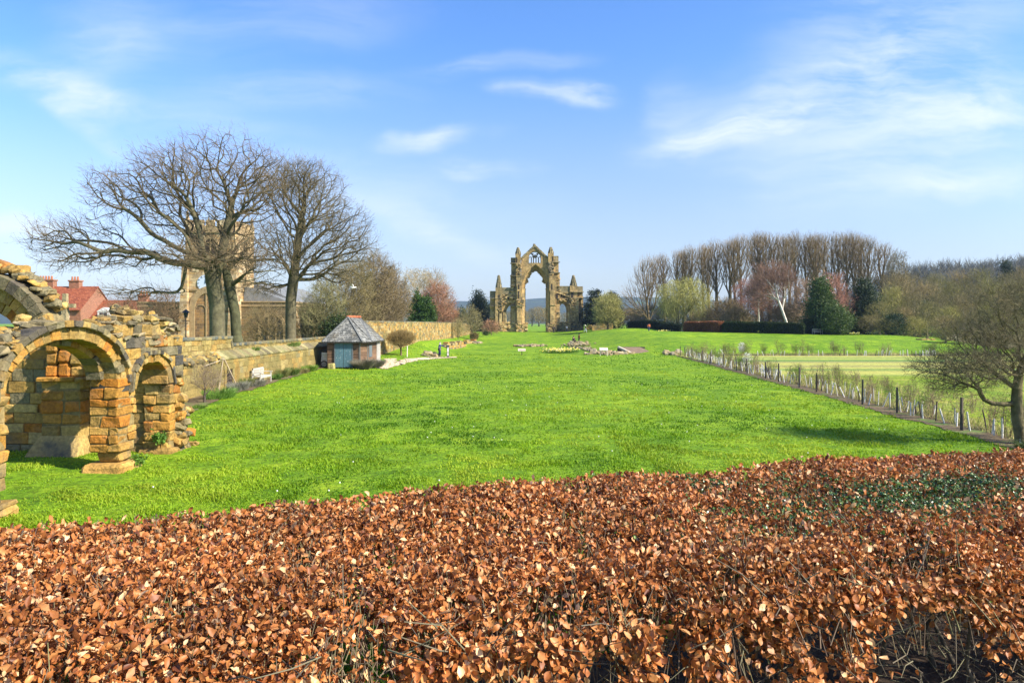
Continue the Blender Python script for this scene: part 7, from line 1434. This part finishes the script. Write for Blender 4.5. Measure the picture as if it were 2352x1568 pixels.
# twigs standing through the top, branches inside
mb = MB(); n = 14000; s = rng.uniform(-8.5, 15, n); w = HWD * rng.random(n); XY = HA + hd * s[:, None] + hq * w[:, None]; z1 = hz_(s, w); P1 = np.c_[XY, z1 + rng.uniform(-.06, .09, n)]; D = np.stack([rng.normal(0, .3, n), rng.normal(0, .3, n), np.ones(n)], 1); D /= np.linalg.norm(D, axis=1, keepdims=True); L_ = rng.uniform(.2, .7, n)[:, None]; mid = P1 - D * L_ * .5 + rng.normal(0, .02, (n, 3)); r0_ = rng.uniform(.0022, .0045, n); cc = lerp3([(.10, .065, .045), (.20, .14, .09), (.17, .16, .07)], rng.random(n))
tubes(mb, P1 - D * L_, mid, r0_ * 1.5, r0_ * 1.2, D, D, 4, cc); tubes(mb, mid, P1, r0_ * 1.2, r0_ * .7, D, D, 4, cc)
n = 2600; s = rng.uniform(-3, 13, n); w = HWD - rng.exponential(.4, n); z = rng.uniform(.2, 1.9, n); XY = HA + hd * s[:, None] + hq * w[:, None]; P0 = np.c_[XY, z]; D = np.stack([rng.normal(0, 1, n), rng.normal(0, 1, n), rng.normal(.35, .6, n)], 1); D /= np.linalg.norm(D, axis=1, keepdims=True); L_ = rng.uniform(.15, .6, n)[:, None]; D2 = D + rng.normal(0, .3, (n, 3)); D2 /= np.linalg.norm(D2, axis=1, keepdims=True); m_ = P0 + D * L_ * .5; rr_ = rng.uniform(.002, .007, n); cc = lerp3([(.06, .05, .035), (.13, .105, .07), (.16, .15, .08)], rng.random(n))
tubes(mb, P0, m_, rr_, rr_ * .85, D, D2, 5, cc); tubes(mb, m_, m_ + D2 * L_ * .5, rr_ * .85, rr_ * .5, D2, D2, 5, cc)
for _ in range(190):
    q = HA + hd * rng.uniform(-8, 15) + hq * rng.uniform(.3, HWD - .25); x_ = np.array([*q, -.1]); pts = [x_]
    for z in (.4, .8, 1.2, 1.55): x_ = np.array([*(x_[:2] + rng.normal(0, .12, 2)), z]); pts.append(x_)
    polytube(mb, pts, [.035, .028, .02, .014, .008], 6, (.085, .07, .05))
mb.build('twigs', M['twig'], hedge, True)
# ivy / holly patch over the right part
mb = MB(); n = 60000; s = rng.uniform(0, 12, n); w = HWD * rng.random(n); XY = HA + hd * s[:, None] + hq * w[:, None]; iv = ivy_mask(XY[:, 0], XY[:, 1]); k = rng.random(n) < iv * (vnoise(XY[:, 0], XY[:, 1], .4) * 1.3); s, w, XY = s[k], w[k], XY[k]; n = len(s); P = np.c_[XY, hz_(s, w) + .04 - rng.exponential(.05, n)]; a = rng.random(n) * 6.283
D = np.stack([np.cos(a), np.sin(a), rng.normal(0, .4, n)], 1); Nn = np.stack([rng.normal(0, .5, n), rng.normal(0, .5, n), np.ones(n)], 1); sc_ = .7 + .5 * rng.random(n)
leaves(mb, P, D, Nn, .055 * sc_, .042 * sc_, np.abs(rng.normal(.3, .3, n)), rng.normal(0, .6, n), lerp3([(.025, .06, .02), (.06, .12, .025), (.14, .21, .04)], rng.random(n)), wav=.3)
M['ivy'] = mat('glossy_ivy_leaves', None, .32, (.8, 1.2), 3, 0, trans=.1, spec=.5)
r = thing('holly', (4.9, 7.9, 1.9), 'dark green glossy holly spreading over the right part of the brown hedge', 'shrub'); mb.build('leaves', M['ivy'], r)
